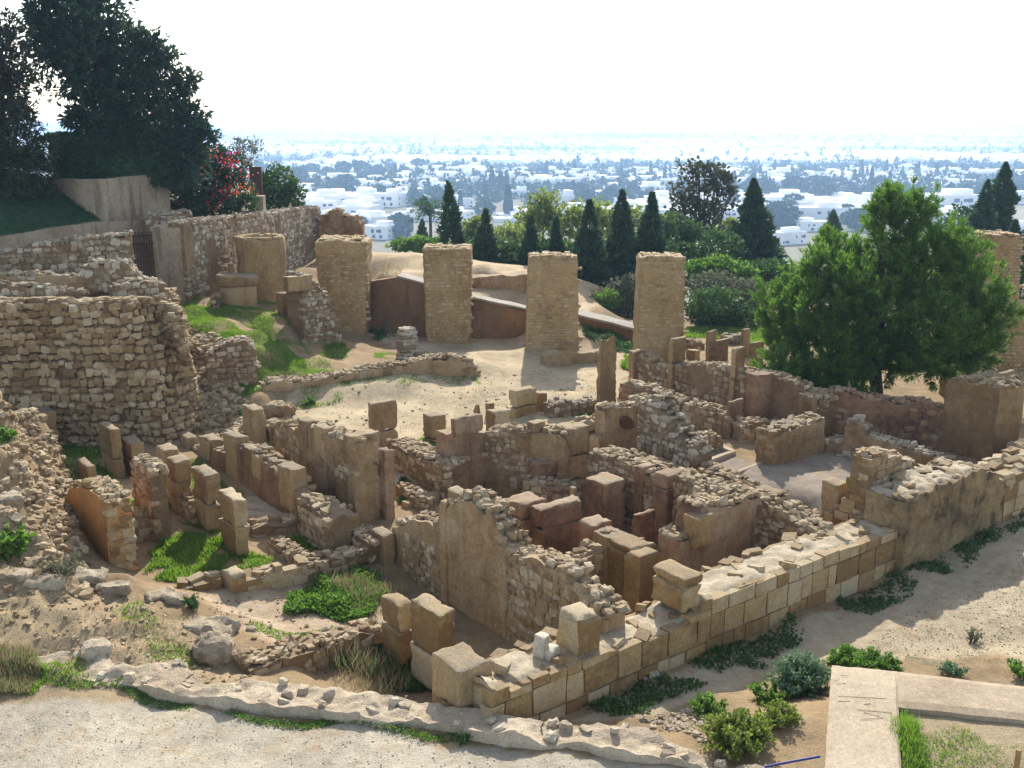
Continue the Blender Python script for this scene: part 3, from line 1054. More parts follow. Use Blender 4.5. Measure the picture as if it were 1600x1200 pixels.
# ------------------------------------------------------------------ the excavated house: outer ashlar wall and its pillars
wallT(0.1, [(768, 1076), (812, 1075), (816, 1064), (864, 1050), (900, 1033), (944, 1019), (1000, 1004), (1044, 990), (1090, 962), (1105, 938), (1131, 930), (1190, 906), (1209, 900), (1303, 862), (1359, 844), (1405, 828), (1417, 824)],
      -0.15, label='long ashlar wall of large squared blocks beside the shaded street', thick=0.95, style='ashlar', mat=M_ASH, hstep=0.38, lstep=(0.25, 0.75), limit=220, rag=0.03, ends='', topw=1.5, amp=0.022, topk=.28, sink=.03, cap=M_CAP, res=.07, fine=.008, name='ashlar_wall', cat='wall', proud=0.035)
wallT(-0.12, [(1420, 783), (1460, 763), (1500, 745), (1530, 732), (1550, 738), (1572, 748)], -0.1, label='thick black-stained wall with broad pale top beyond the ashlar wall', thick=1.0, mat=M_DARKW, smat=M_DARKW, style='plaster',
      limit=60, rag=0.07, topw=1.8, topk=.3, sink=.04, cap=M_CAP, amp=0.05, res=.06, fine=.03, ends='', name='stained_wall', cat='wall')
wallT(-0.10, [(1573, 752), (1600, 736), (1660, 706), (1800, 640)], -0.1, label='squared-block wall continuing past the black-stained wall at the right edge', thick=0.9, style='ashlar', mat=M_ASH, hstep=0.35, lstep=(0.35, 0.7), limit=40, topw=1.8, name='ashlar_wall', cat='wall')
pillar('square corner pillar on the near end of the ashlar wall, beside the path', (716, 1050), 673, 767, 0.15, z=1.12, courses=[0.3], topn=0.02)
pillar('weathered block standing on the ashlar wall behind the white stone', (903, 970), 869, 940, .72, t=0.22, mat=M_ASH, maxd=.6)
pillar('tall square block with a stepped shoulder midway along the ashlar wall', (1069, 906), 1019, 1098, .85, t=0.2, mat=M_ASH, courses=[0.72], topn=0.02)
wallT(.93, [(1364, 716), (1400, 712), (1430, 722), (1452, 742)], .1, label='back part of the stepped ruin, rising behind the black-stained wall', style='ashlar', hstep=.16, lstep=(.18, .4), limit=30, thick=.5, mat=M_MORT, smat=M_RUB)
wallS(9.0, [(1290, 806), (1319, 780), (1326, 760), (1347, 712), (1362, 716)], 0.1, label='stepped ruin of small squared stones behind the black-stained wall', style='ashlar', hstep=0.16, lstep=(0.18, 0.4), limit=70, thick=0.55, mat=M_MORT)
pillar('upright pillar where the rubble lane wall meets the ashlar wall', (1311, 758), 1284, 1328, .2, t=1.75)

# white broken stone and rubble lying on the wall
c = G(851, 1030, .84)
bag = Bag()
block_mesh(bag, (c[0] - .05, c[1] + .12), (.10, .10), GA + .3, .80, 1.20, .05, .03, .03, 5)
block_mesh(bag, (c[0] + .09, c[1] + .10), (.13, .11), GA + .3, .80, 1.0, .05, .04, .03, 6)
tag(obj('broken_stone', bag.data('broken_stone', [M_WHITES], True, origin=(c[0], c[1], .6)), None, (c[0], c[1], .6)), 'small white broken stone lying on top of the ashlar wall', 'stone')

# long plastered wall left of the cellars
wallS(1.1, [(611, 820), (640, 812), (676, 820), (687, 800), (692, 790), (705, 784), (715, 776), (735, 776), (745, 790), (762, 800), (778, 832), (792, 858), (800, 866), (884, 892), (888, 914), (920, 932), (931, 953), (944, 962)],
      -0.7, topk=.95, label='long ochre plastered wall with a jagged stone crest left of the cellars', thick=0.5, mat=M_PLA, style='plaster', patch=0.6, limit=240, rag=0.10, name='plastered_wall', cat='wall', hstep=.15, lstep=(.12, .3))
pillar('low square block at the far end of the long ochre plastered wall', (599, 838), 579, 619, -0.5, s=.75)
pillar('square stone cap on the jagged crest of the plastered wall', (716, 772), 695, 735, 1.25, s=1.25, maxd=.45)
pillar('rendered pilaster at the left of the jagged crest', (694, 786), 684, 704, -.6, s=1.05, mat=M_PLA, maxd=.22)
pillar('rendered pilaster where the plastered wall steps down', (790, 858), 774, 801, -.6, s=1.05, mat=M_PLA, maxd=.35)
# pair of blocks in front of it
pillar('left one of the two big blocks beside the leafy ground cover', (622, 948), 594, 646, -0.5, s=-1.05, courses=[.55], mat=M_ASH)
pillar('right one of the two big blocks beside the leafy ground cover', (684, 964), 639, 712, -0.55, s=-1.0, courses=[.45], mat=M_ASH)

# left rooms: rows of pillars
pillar('lone brown pillar beside the rubble heap at the left edge', (66, 646), 46, 88, 0.0, base=(72, 712, 0), courses=[.35])
pillar('tall two-block pillar in front of the big rubble bastion', (171, 672), 153, 188, 0.0, base=(173, 752, 0), courses=[.42])
pillar('low broad block behind the two-block pillar', (204, 695), 188, 226, 0.0, base=(206, 748, 0), courses=[.5])
pillar('small square block at the foot of the rubble heap', (136, 730), 117, 149, 0.0, base=(138, 765, .35))
pillar('slim pillar behind the middle of the left pillar row', (255, 705), 242, 279, 0.0, base=(258, 790, -.05))
pillar('two-block pillar in the middle of the left pillar row', (272, 722), 260, 298, 0.0, base=(282, 812, -.05), courses=[.35, .62])
pillar('square pillar at the near end of the sloping low wall', (321, 744), 298, 343, 0.0, base=(326, 838, -.05), courses=[.48])
pillar('tall pillar right of the orange arch wall', (238, 751), 224, 260, 0.0, base=(244, 850, -.02), courses=[.4, .62])
pillar('crumbling pillar standing in the sunlit grass', (364, 782), 340, 385, 0.0, base=(370, 872, -.02), mat=M_ASH, courses=[.5], topn=.08, taper=-.08, amp=.035)
wallS(-1.95, [(262, 765), (284, 778), (298, 790)], 0.0, label='short sloping wall between two pillars of the left row', mat=M_PLA, limit=20, thick=.4)
wallS(-3.0, [(204, 717), (220, 722), (234, 738)], 0.0, label='rubble-topped wall behind the tall pillar of the left row', limit=40, thick=.34)
wallT(11.0, [(203, 804), (236, 806)], 0.0, label='low yellow wall joining the arch wall and the tall pillar', limit=30, thick=.4, mat=M_PLA)
# orange arch wall
wallS(-4.32, [(164, 800), (160, 786), (150, 775), (138, 763), (125, 757), (115, 758), (106, 765), (98, 790)], -0.05, label='arch-shaped wall with bright orange plaster and a stony broken end', thick=0.52, mat=M_ORG, smat=M_ASH, style='plaster', ends='0', limit=90, rag=.05, name='arch_wall', cat='wall', hstep=.17, lstep=(.18, .38))

# second row (row with the pale floor)
pillar('leftmost square pillar of the middle row below the bastion', (293, 686), 278, 310, -.05, s=.05)
pillar('broad pillar second in the middle row below the bastion', (325, 690), 309, 349, -.05, s=.05)
pillar('third pillar of the middle row, before the stepped blocks', (366, 686), 348, 389, -.05, s=.05)
wallS(0.1, [(280, 700), (309, 700), (330, 702), (350, 705), (366, 700), (368, 696), (390, 706), (392, 702), (412, 722), (434, 738), (452, 752), (470, 784), (490, 792)], -0.3, label='red-brown stepped wall behind the pale floor', mat=M_RED, smat=M_BLK, style='plaster', patch=.3, limit=70, thick=.42, topw=1.5, rag=.03, hstep=.16)
pillar('flat block forming the first step of the red-brown wall', (392, 703), 365, 405, .55, s=.06, maxd=.5)
pillar('flat block forming the second step of the red-brown wall', (405, 716), 388, 432, .45, s=.04, maxd=.55)
pillar('large square block at the low end of the red-brown wall', (453, 736), 433, 478, .2, s=0.02)
pillar('free-standing square block with a small red stone on top', (532, 811), 514, 561, -.3, base=(534, 856, -.25), mat=M_ASH)
wallS(-.1, [(466, 778), (490, 796), (508, 812)], -.25, label='heap of flat stones left of the free-standing block', limit=30, thick=.6, topw=1.6, rag=.1)
c = G(546, 798, .35)
bag = Bag(); block_mesh(bag, (c[0], c[1] + .1), (.06, .06), .3, .36, .47, .05, .03, .01, 3)
tag(obj('small_stone', bag.data('small_stone', [M_RED], True, origin=c), None, c), 'small red stone lying on the free-standing block', 'stone')

# third row: triangular plaster wall and end pier
pillar('curved-top block at the far end of the third row', (396, 642), 377, 415, .05, base=(400, 700, .1))
wallS(1.95, [(400, 664), (415, 664), (428, 668)], .0, label='low wall right of the curved-top block', limit=20, thick=.4, mat=M_PLA)
wallS(1.3, [(429, 662), (445, 664), (461, 674), (463, 668), (490, 668), (500, 675), (525, 683), (527, 680), (538, 690), (552, 690)], -.3, label='tall wall with pale triangular plaster facing the pale floor', mat=M_PLA, style='plaster', patch=.22, limit=80, thick=.5, name='plastered_wall', cat='wall')
pillar('small pier rising from the tall triangular plaster wall', (478, 660), 462, 496, .2, s=1.27)
pillar('flat-topped pier in the tall triangular plaster wall', (506, 671), 489, 524, .2, s=1.28)
pillar('massive end pier of the triangular plaster wall', (551, 684), 536, 594, -.3, s=1.3, courses=[.68], maxd=1.3, mat=M_PLA, topn=.03)
pillar('lower red-stained block beside the massive end pier', (600, 706), 588, 616, -.3, t=9.3, mat=M_RED, maxd=.5)

# beside the plaza
pillar('dark square pillar at the edge of the beaten earth', (579, 632), 573, 621, .1, base=(583, 705, .15), courses=[.4], maxd=1.0)
pillar('short square block standing alone on the beaten earth', (674, 652), 660, 697, .2, base=(677, 690, .25), courses=[.12])
wallG((618, 735, 0), (697, 775, -.05), [(600, 692), (620, 700), (650, 712), (697, 728)], -.3, label='low rubble wall running from the dark pillar to the red pillar', limit=60, thick=.7)
wallT(10.05, [(697, 678), (730, 673), (765, 676)], -.45, label='red-plastered wall pier facing the street', mat=M_RED, smat=M_RED, style='plaster', thick=.5, limit=20, top=False, rag=.02, name='plastered_wall', cat='wall')
pillar('dark upper block on the red-plastered wall pier', (710, 656), 704, 757, 1.25, t=10.0, mat=M_RED, maxd=.9)
wallG((758, 766, -.4), (888, 782, -.4), [(757, 680), (768, 674), (795, 674), (824, 674), (828, 676), (850, 674), (872, 680), (886, 690)], -.55, label='tall rubble wall with thin plaster behind the hourglass pillar', mat=M_PLA, style='plaster', patch=.5, limit=110, thick=.5, hstep=.14, lstep=(.12, .28))
pillar('dark pier head in the tall rubble wall', (835, 662), 824, 853, 1.1, base=(836, 778, -.45), maxd=.5)
pillar('big pale pillar with a slanting top, right of the hourglass pillar', (888, 672), 870, 922, -.55, base=(893, 782, -.5), mat=M_PLA, courses=[.28, .62], maxd=.9)
pillar('dark hourglass-shaped pillar in the middle of the cellars', (845, 726), 827, 873, .1, base=(848, 778, -.25), mat=M_RED, courses=[.18], taper=-.1, maxd=.8)
wallG((800, 800, -.5), (905, 800, -.5), [(822, 752), (850, 757), (885, 762), (905, 770)], -.6, label='low orange wall at the foot of the hourglass pillar', limit=24, thick=.5, mat=M_RED)
pillar('slender little post on the low orange wall', (897, 763), 890, 903, .1, z=.75, maxd=.2)
# loose blocks on the far side
pillar('squared slab stacked on two blocks at the plaza edge', (806, 612), 795, 840, .1, base=(808, 650, .35), courses=[.48], mat=M_ASH)
pillar('square block right behind the stacked slab', (845, 616), 836, 856, .1, base=(846, 642, .35), mat=M_ASH)
pillar('tilted block between the red pier and the stacked slab', (772, 646), 757, 797, .1, base=(774, 672, .4), mat=M_ASH, lean=(.05, 0))
pillar('small pointed stone beside the tilted block', (745, 634), 738, 753, .2, base=(745, 648, .4), taper=.5)
pillar('small square stone behind the tilted block', (764, 632), 757, 773, .2, base=(764, 646, .4))
wallG((860, 652, .3), (935, 640, .3), [(860, 636), (880, 630), (905, 632), (930, 626)], .2, label='thin line of grey stones in the shade at the plaza edge', limit=24, thick=.4, smat=M_RUBG)

# cellars
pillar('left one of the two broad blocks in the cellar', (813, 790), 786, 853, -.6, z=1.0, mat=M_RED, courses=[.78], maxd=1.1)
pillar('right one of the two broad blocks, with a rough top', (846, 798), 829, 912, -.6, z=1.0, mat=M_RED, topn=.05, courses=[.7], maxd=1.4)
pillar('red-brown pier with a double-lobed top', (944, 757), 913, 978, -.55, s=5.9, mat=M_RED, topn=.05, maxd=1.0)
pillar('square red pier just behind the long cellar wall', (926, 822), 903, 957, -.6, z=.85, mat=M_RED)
wallS(3.85, [(926, 828), (950, 838), (987, 857)], -.6, label='stubby stone wall with a flat pale slab on top, in the cellar', style='plaster', patch=.2, mat=M_BLK, smat=M_BLK, limit=30, thick=.5, topw=1.6, topk=.2, sink=.04, rag=.02)
pillar('flat pale slab closing the stubby cellar wall', (987, 858), 945, 1017, -.55, s=3.82, courses=[.9], mat=M_ASH, maxd=.7)
pillar('lower ledge at the near end of the stubby cellar wall', (1000, 872), 975, 1029, -.55, s=3.7, mat=M_ASH, maxd=.6)
wallT(3.3, [(885, 900), (918, 870), (940, 862)], -.6, label='broken cross wall between the long plastered wall and the cellar', mat=M_PLA, thick=.45, limit=24)
pillar('brown pier with a stepped head on the rubble lane wall', (1045, 744), 1022, 1067, -.55, s=6.75, mat=M_RED, courses=[.8])
pillar('lower red face left of the stepped pier', (1003, 732), 990, 1026, -.55, s=6.85, mat=M_RED)
pillar('low red cross wall with an orange-lit top edge in the cellar', (993, 806), 988, 1024, -.6, z=.55, mat=M_RED)
wallS(6.95, [(921, 707), (945, 712), (970, 722), (990, 728), (1024, 745), (1067, 748), (1085, 760), (1110, 768), (1150, 778), (1187, 790)], -.6, label='long rubble wall along the grassy lane', thick=.75, limit=230, rag=.06, smat=M_RUB, mat=M_MORT, ends='', hstep=.15, lstep=(.12, .28))
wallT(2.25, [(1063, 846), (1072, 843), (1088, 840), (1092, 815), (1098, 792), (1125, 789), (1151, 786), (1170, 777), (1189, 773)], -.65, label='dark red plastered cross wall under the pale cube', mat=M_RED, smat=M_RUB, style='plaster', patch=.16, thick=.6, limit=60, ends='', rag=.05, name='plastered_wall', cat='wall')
wallS(7.05, [(1186, 776), (1200, 788), (1212, 797), (1232, 812), (1252, 826), (1270, 838)], -.6, label='sloping rubble wall between the dark red wall and the ashlar wall', thick=.7, limit=60)
pillar('pale cube of stone balanced on the dark red cross wall', (1089, 811), 1067, 1118, .72, t=2.1, mat=M_ASH, maxd=.52, amp=.006, seed=4)
pillar('low square block on the grassy lane near the upright pillar', (1208, 770), 1180, 1222, .2, z=.75, maxd=.7)

# lane wall with the oval hole drawn as a dark dish and the walls to the right
def hole_wall():
    o = wallT(8.95, [(946, 643), (950, 638), (970, 636), (995, 634), (1000, 628), (1022, 622)], .0, label='plastered wall panel with a dark oval hole', mat=M_PLA, style='plaster', patch=.2, limit=30, thick=.4, name='plastered_wall', cat='wall', top=True)
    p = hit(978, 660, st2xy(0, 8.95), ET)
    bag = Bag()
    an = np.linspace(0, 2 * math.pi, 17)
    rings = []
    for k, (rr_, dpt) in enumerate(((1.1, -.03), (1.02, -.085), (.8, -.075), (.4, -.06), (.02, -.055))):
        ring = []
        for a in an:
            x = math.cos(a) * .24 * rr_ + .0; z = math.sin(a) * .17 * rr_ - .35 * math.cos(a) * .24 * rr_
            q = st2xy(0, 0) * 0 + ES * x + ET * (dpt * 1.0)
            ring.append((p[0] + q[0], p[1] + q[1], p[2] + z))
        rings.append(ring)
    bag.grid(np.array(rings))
    h = obj('shade_dish', bag.data('shade_dish', [plain_mat('hole_shade_brown', (0.10, 0.05, 0.03), 0.95, .3, 8)], True, origin=tuple(o.location)), o)  # dark dish on the uncut wall face, its brown painting the hole's shade
    return o


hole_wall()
wallS(9.15, [(1000, 630), (1020, 621), (1036, 648), (1050, 668), (1066, 690), (1082, 700), (1088, 716)], 0.0, label='rubble ruin sloping down from the wall with the oval hole', thick=.6, limit=110, rag=.08, smat=M_RUBG)
wallS(9.15, [(1089, 728), (1130, 748), (1180, 774), (1230, 797), (1282, 824)], .1, label='low line of rubble between the lane and the mosaic floor', thick=.5, limit=130, rag=.05)
pillar('small block left of the wall with the oval hole', (944, 650), 938, 950, .1, t=9.1, maxd=.3)
wallT(9.5, [(912, 660), (925, 657), (940, 655)], .0, label='short low wall beside the grass patch', thick=.35, limit=16)
pillar('short square block at the start of the grassy lane', (936, 684), 920, 947, .0, z=.75, mat=M_ASH, maxd=.5)
wallG((1090, 706, .3), (1132, 702, .3), [(1090, 690), (1100, 684), (1120, 683), (1130, 688)], .2, label='short stony stub at the near corner of the mosaic floor', thick=.45, limit=20)
wallG((1163, 692, .3), (1224, 680, .3), [(1162, 672), (1170, 662), (1200, 659), (1222, 664)], .2, label='small curved rubble stub by the red pier', thick=.4, limit=24)
wallT(5.3, [(1210, 680), (1240, 670), (1267, 661), (1290, 655)], .2, label='straight plastered wall at the back of the mosaic floor', thick=.55, mat=M_PLA, smat=M_BLK, style='plaster', patch=.2, limit=40, ends='0', topw=1.5)
pillar('pale pillar in the shade below the pine', (1270, 620), 1247, 1288, .1, base=(1273, 690, .2), mat=M_PLA, maxd=.8)
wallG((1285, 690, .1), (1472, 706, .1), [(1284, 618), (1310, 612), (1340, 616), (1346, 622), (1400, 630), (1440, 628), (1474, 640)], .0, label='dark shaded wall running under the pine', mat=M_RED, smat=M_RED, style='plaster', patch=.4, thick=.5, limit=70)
wallG((1286, 712, .15), (1480, 745, .2), [(1286, 690), (1316, 692), (1321, 664), (1333, 656), (1345, 664), (1352, 682), (1420, 703), (1480, 722)], .1, label='low shaded wall with a rounded hump below the pine', mat=M_PLA, smat=M_RUBG, style='plaster', patch=.3, thick=.5, limit=60)
wallG((1467, 703, .15), (1562, 732, .15), [(1478, 598), (1500, 594), (1540, 600), (1563, 608)], .0, label='massive square ruin block right of the pine', mat=M_BLK, smat=M_BLK, style='plaster', patch=.12, thick=1.1, limit=24, rag=.05, name='massive_block', cat='wall ruin')
pillar('plain square block at the right edge beyond the stained wall', (1592, 698), 1571, 1660, .1, z=.95, mat=M_BLK, maxd=1.2)
wallG((1485, 620, .3), (1560, 612, .3), [(1486, 594), (1520, 588), (1556, 585)], .2, label='orange-brown wall behind the massive square block', mat=M_PLA, style='plaster', thick=.5, limit=16)
pillar('small pier at the far right behind the massive block', (1566, 584), 1558, 1588, .2, base=(1568, 612, .3), maxd=1)
wallG((1575, 612, .3), (1640, 606, .3), [(1578, 590), (1600, 592), (1640, 590)], .2, label='low wall at the far right edge below the great pier', thick=.5, limit=12)

# big leaning pillar and the walls behind it
pillar('tall leaning pillar with a chipped head at the plaza edge', (938, 532), 932, 966, .0, base=(938, 652, .2), mat=M_BLK, topn=.22, taper=.12, amp=.05, rnd=.09, maxd=.95)
wallS(12.4, [(968, 598), (985, 601), (1010, 608), (1035, 616), (1058, 628)], .0, label='rubble-topped wall right of the leaning pillar', limit=60, thick=.5, mat=M_RED)
wallS(12.5, [(1060, 632), (1080, 633), (1100, 638), (1120, 648), (1140, 658)], .0, label='rubble-topped wall with a pier, ending before the red pier', limit=60, thick=.5, mat=M_RED)
pillar('red pier at the end of the rubble-topped wall', (1141, 628), 1136, 1162, .1, base=(1145, 688, .15), mat=M_RED, maxd=.6)
wallS(14.5, [(990, 556), (1010, 560), (1025, 572), (1041, 576), (1072, 570), (1100, 570), (1138, 574), (1165, 583), (1205, 587), (1240, 600), (1290, 625)], .1, label='long buttressed wall behind the lane, reaching the pine', mat=M_MORT, smat=M_RUB, style='plaster', patch=.45, limit=200, thick=.5, hstep=.15, lstep=(.14, .3))
pillar('flat-topped pier at the left end of the buttressed wall', (990, 550), 982, 1011, .2, s=14.3, mat=M_PLA)
pillar('tall pier rising from the buttressed wall', (1052, 530), 1045, 1073, .2, s=14.35, courses=[.6])
pillar('slender pier rising from the buttressed wall before the pine', (1150, 545), 1142, 1165, .2, s=14.4, courses=[.55])
pillar('wide dark red pier half hidden by the pine', (1190, 588), 1167, 1212, .1, s=14.0, mat=M_RED, maxd=1.0)
pillar('ochre block with a small column on its left shoulder, behind the wall', (1108, 535), 1103, 1141, .2, base=(1110, 572, .3), mat=M_PLA, maxd=1.1)
pillar('little column on the ochre block', (1107, 518), 1104, 1122, .9, base=(1110, 572, .3), mat=M_BLK, maxd=.5)
pillar('second ochre block, nearer the pine', (1174, 537), 1169, 1195, .2, base=(1175, 580, .3), mat=M_PLA, courses=[.4], maxd=.9)
pillar('small dark column behind the second ochre block', (1162, 515), 1158, 1173, .2, base=(1163, 560, .3), maxd=.5)
pillar('low pale block in front of the ochre block with the column', (1085, 549), 1071, 1095, .2, base=(1087, 566, .3), mat=M_ASH)
wallG((1060, 552, .3), (1102, 548, .3), [(1058, 536), (1080, 533), (1102, 536)], .2, label='low brown wall between the fourth great pier and the ochre block', thick=.4, limit=14)
wallG((1140, 540, .3), (1168, 538, .3), [(1138, 528), (1168, 526)], .2, label='heap of grey stones beside the small dark column', thick=.6, limit=12, smat=M_RUBG)
wallG((852, 574, .42), (935, 568, .4), [(852, 556), (870, 551), (900, 552), (935, 547)], .3, label='low earthen wall in the shadow of the third great pier', mat=M_PLA, style='plaster', patch=.1, thick=.5, limit=10, top=False)

# ------------------------------------------------------------------ low walls of the left rooms
wallG((284, 942, -.1), (345, 926, -.1), [(284, 922), (312, 914), (345, 905)], -.2, label='low kerb of squared stones left of the single square block', style='ashlar', mat=M_ASH, hstep=.25, lstep=(.3, .5), limit=20, thick=.28, topw=1.6)
pillar('single square block set in the low kerb', (362, 902), 337, 387, -.15, base=(364, 932, -.1), mat=M_ASH, maxd=.55)
wallG((384, 925, -.1), (490, 902, -.12), [(384, 908), (430, 895), (462, 886), (490, 882)], -.2, label='low kerb of squared stones between the square block and the lane', style='ashlar', mat=M_ASH, hstep=.25, lstep=(.25, .5), limit=24, thick=.3, topw=1.6)
wallS(-1.05, [(418, 846), (440, 858), (465, 874), (480, 884)], -.15, label='low rubble line dividing the grassy rooms', limit=40, thick=.3)
wallG((400, 835, 0), (470, 822, 0), [(395, 826), (430, 820), (475, 812)], -.15, label='row of pale stones along the near edge of the pale floor', limit=24, thick=.35, topw=1.4)
wallG((490, 895, -.12), (600, 868, -.2), [(490, 884), (530, 874), (575, 862), (600, 858)], -.25, label='broken stone line leading to the plastered wall', limit=40, thick=.45, topw=1.3)
wallG((575, 872, -.2), (500, 824, -.2), [(500, 812), (530, 828), (560, 840), (580, 850)], -.3, label='scattered pale stones around the free-standing block', limit=30, thick=.5)
wallG((390, 1062, .1), (592, 1000, -.3), [(390, 1042), (440, 1030), (500, 1012), (560, 994), (600, 982)], -.5, label='low tumbled wall below the leafy ground cover', limit=70, thick=.5, rag=.06)
wallG((640, 790, -.1), (697, 770, -.1), [(640, 786), (697, 764)], -.25, label='long thin stone kerb beyond the plastered wall', style='ashlar', hstep=.2, lstep=(.5, .9), limit=8, thick=.22, top=False, mat=M_ASH)
wallG((618, 768, -.05), (664, 800, -.1), [(618, 758), (664, 784)], -.2, label='line of small stones bounding the weedy strip', limit=24, thick=.25)

# ------------------------------------------------------------------ rubble bastion at the left
bt = [G(-260, 478, BAST_TOP), G(-60, 476, BAST_TOP), G(60, 473, BAST_TOP), G(150, 473, BAST_TOP), G(205, 473, BAST_TOP), G(243, 466, BAST_TOP - .1), G(268, 490, 3.7), G(285, 545, 2.8), G(276, 500, 3.2), G(258, 455, 3.9)]


def bastion():
    rr = random.Random(5)
    B = np.array([(p[0], p[1], gz_) for p, gz_ in zip(BAST, (-.3,) * 6 + (0, .3, 1.4, 2.4))])
    T = np.array(bt)
    # a face leaning back slightly; both edges sampled by arc length
    seg = np.concatenate([[0], np.cumsum(np.linalg.norm(np.diff(B[:, :2], axis=0), axis=1))])
    n = int(seg[-1] / .13)
    sv = np.linspace(0, seg[-1], n)
    Bi = np.stack([np.interp(sv, seg, B[:, k]) for k in range(3)], 1)
    Ti = np.stack([np.interp(sv, seg, T[:, k]) for k in range(3)], 1)
    ker = np.ones(5) / 5
    for A in (Bi, Ti):
        for k in range(3):
            A[:, k] = np.convolve(np.pad(A[:, k], 2, mode='edge'), ker, 'valid')
    nz = 26
    G_ = np.stack([Bi + (Ti - Bi) * h for h in np.linspace(0, 1, nz)], 1)
    W = G_.reshape(-1, 3)
    W = W + vnoise3(W, 1.3, 3) * .05 + vnoise3(W, 4.5, 4) * .04
    bag = Bag()
    bag.grid(W.reshape(G_.shape))
    inner = Ti + np.array((-.25, 1.0, 0)) / 1.03 * .55
    inner[:, 2] -= .02
    Tn = W.reshape(G_.shape)[:, -1]
    bag.grid(np.stack([Tn, (Tn + inner) / 2, inner, inner - np.array((0, 0, .6))], 1))
    org = tuple(Bi[n // 2])
    o = obj('rubble_bastion', bag.data('rubble_bastion', [M_MORT], True, origin=org), None, org)
    tag(o, 'high curved bastion wall of rough rubble stones at the left', 'wall')
    st = []
    L = seg[-1]
    z = 0.0
    row = 0
    H = 4.3
    while z < 1.0:
        big = rr.uniform(.16, .26)
        dh = big / H
        s = rr.uniform(-.2, 0)
        while s < L:
            l = rr.uniform(.18, .42) * (1 if rr.random() > .25 else .65)
            sm_ = min(max(s + l / 2, 0), L)
            hh = min(.995, z + dh / 2 + rr.uniform(-.011, .011))
            b = np.array([np.interp(sm_, sv, Bi[:, k]) for k in range(3)])
            t_ = np.array([np.interp(sm_, sv, Ti[:, k]) for k in range(3)])
            b2 = np.array([np.interp(min(L, sm_ + .1), sv, Bi[:, k]) for k in range(3)]); b1 = np.array([np.interp(max(0, sm_ - .1), sv, Bi[:, k]) for k in range(3)])
            xd = b2 - b1; xd[2] = 0
            c = b + (t_ - b) * hh
            hscale = np.linalg.norm(t_ - b) / H
            nd = np.array((-xd[1], xd[0], 0.0))
            if sm_ < L and rr.random() < .97:
                st.append((c - nd / np.linalg.norm(nd) * rr.uniform(.0, .05), xd, nd, (l * .46, rr.uniform(.09, .14), big * hscale * rr.uniform(.38, .54)), rr.uniform(-.22, .22)))
            s += l
        z += dh
    for k in range(0, n, 1):      # crest
        for q in range(2):
            if rr.random() < .8:
                c = Ti[k] + np.array((0, 1, 0)) * rr.uniform(0, .5) + np.array((rr.uniform(-.1, .1), 0, rr.uniform(-.02, .06)))
                st.append((c, (1, rr.uniform(-.4, .4), 0), (0, 1, 0), (rr.uniform(.09, .2), rr.uniform(.08, .14), rr.uniform(.04, .09)), 0))
    # only the stretch in view keeps single stones
    stones_out(st, o, org, M_BAST, 300)
    return o


bastion()
# rings of walling on top of the bastion
zt_ = BAST_TOP
wallG((-80, 462, zt_), (130, 468, zt_), [(-80, 446), (0, 445), (40, 447), (80, 452), (128, 458)], zt_ - .3, label='thin curved wall on the bastion, nearest its edge', limit=40, thick=.3, smat=M_RUBG)
wallG((-80, 452, zt_), (245, 452, zt_), [(-80, 424), (0, 428), (60, 430), (130, 433), (190, 438), (243, 440)], zt_ - .3, label='second thin wall on the bastion, behind the gravel floor', limit=60, thick=.35, smat=M_RUBG, mat=M_PLA, style='plaster', patch=.3)
wallG((180, 466, zt_), (258, 458, zt_), [(180, 450), (200, 446), (225, 440), (243, 437), (256, 446)], zt_ - .3, label='stub of rough stones at the right end of the bastion top', limit=30, thick=.6, smat=M_RUBG, topw=1.3)
wallG((130, 436, 4.5), (212, 436, 4.5), [(128, 420), (140, 411), (165, 412), (190, 408), (205, 420), (212, 434)], 4.1, label='broken ring of white-jointed boulders on the upper terrace', limit=40, thick=.5, smat=M_RUBG, hstep=.2)
wallG((-100, 432, 4.4), (206, 418, 4.4), [(-100, 405), (0, 397), (37, 388), (94, 377), (131, 373), (165, 370), (205, 366)], 4.0, label='long rubble wall below the grey retaining strip', limit=150, thick=.6, rag=.08, smat=M_RUBG, hstep=.16)

# ------------------------------------------------------------------ ruins on the grassy terrace
wallG((474, 535, 1.3), (531, 546, .75), [(470, 428), (486, 434), (500, 447), (512, 462), (522, 480), (530, 500), (533, 540)], .6, label='ragged rubble ruin between the round tower and the first great pier', limit=120, thick=.9, rag=.08, smat=M_RUBG, hstep=.16)
pillar('upper dressed block at the top of the ragged ruin', (450, 433), 443, 486, 3.2, base=(455, 530, 1.5), mat=M_BLK, maxd=1.1, taper=-.12)
pillar('lower dressed block below the upper one on the ragged ruin', (438, 459), 431, 474, 1.3, base=(442, 500, 1.9), mat=M_BLK, maxd=1.2)
wallG((330, 592, 1.2), (402, 588, 1.2), [(322, 560), (335, 548), (360, 536), (385, 534), (398, 548), (402, 575)], .8, label='rounded stone-faced mound on the grassy terrace', limit=60, thick=.9, rag=.1, smat=M_RUBG, mat=M_MORT, hstep=.18)
wallG((455, 626, .4), (752, 590, .4), [(385, 622), (410, 606), (428, 597), (470, 596), (506, 592), (540, 586), (565, 581), (600, 575), (631, 570), (670, 563), (706, 558), (734, 561), (750, 582)], .15, label='long low earthen wall edging the grassy terrace', mat=M_PLA, style='plaster', patch=.3, limit=90, thick=.6, rag=.08, amp=.06)


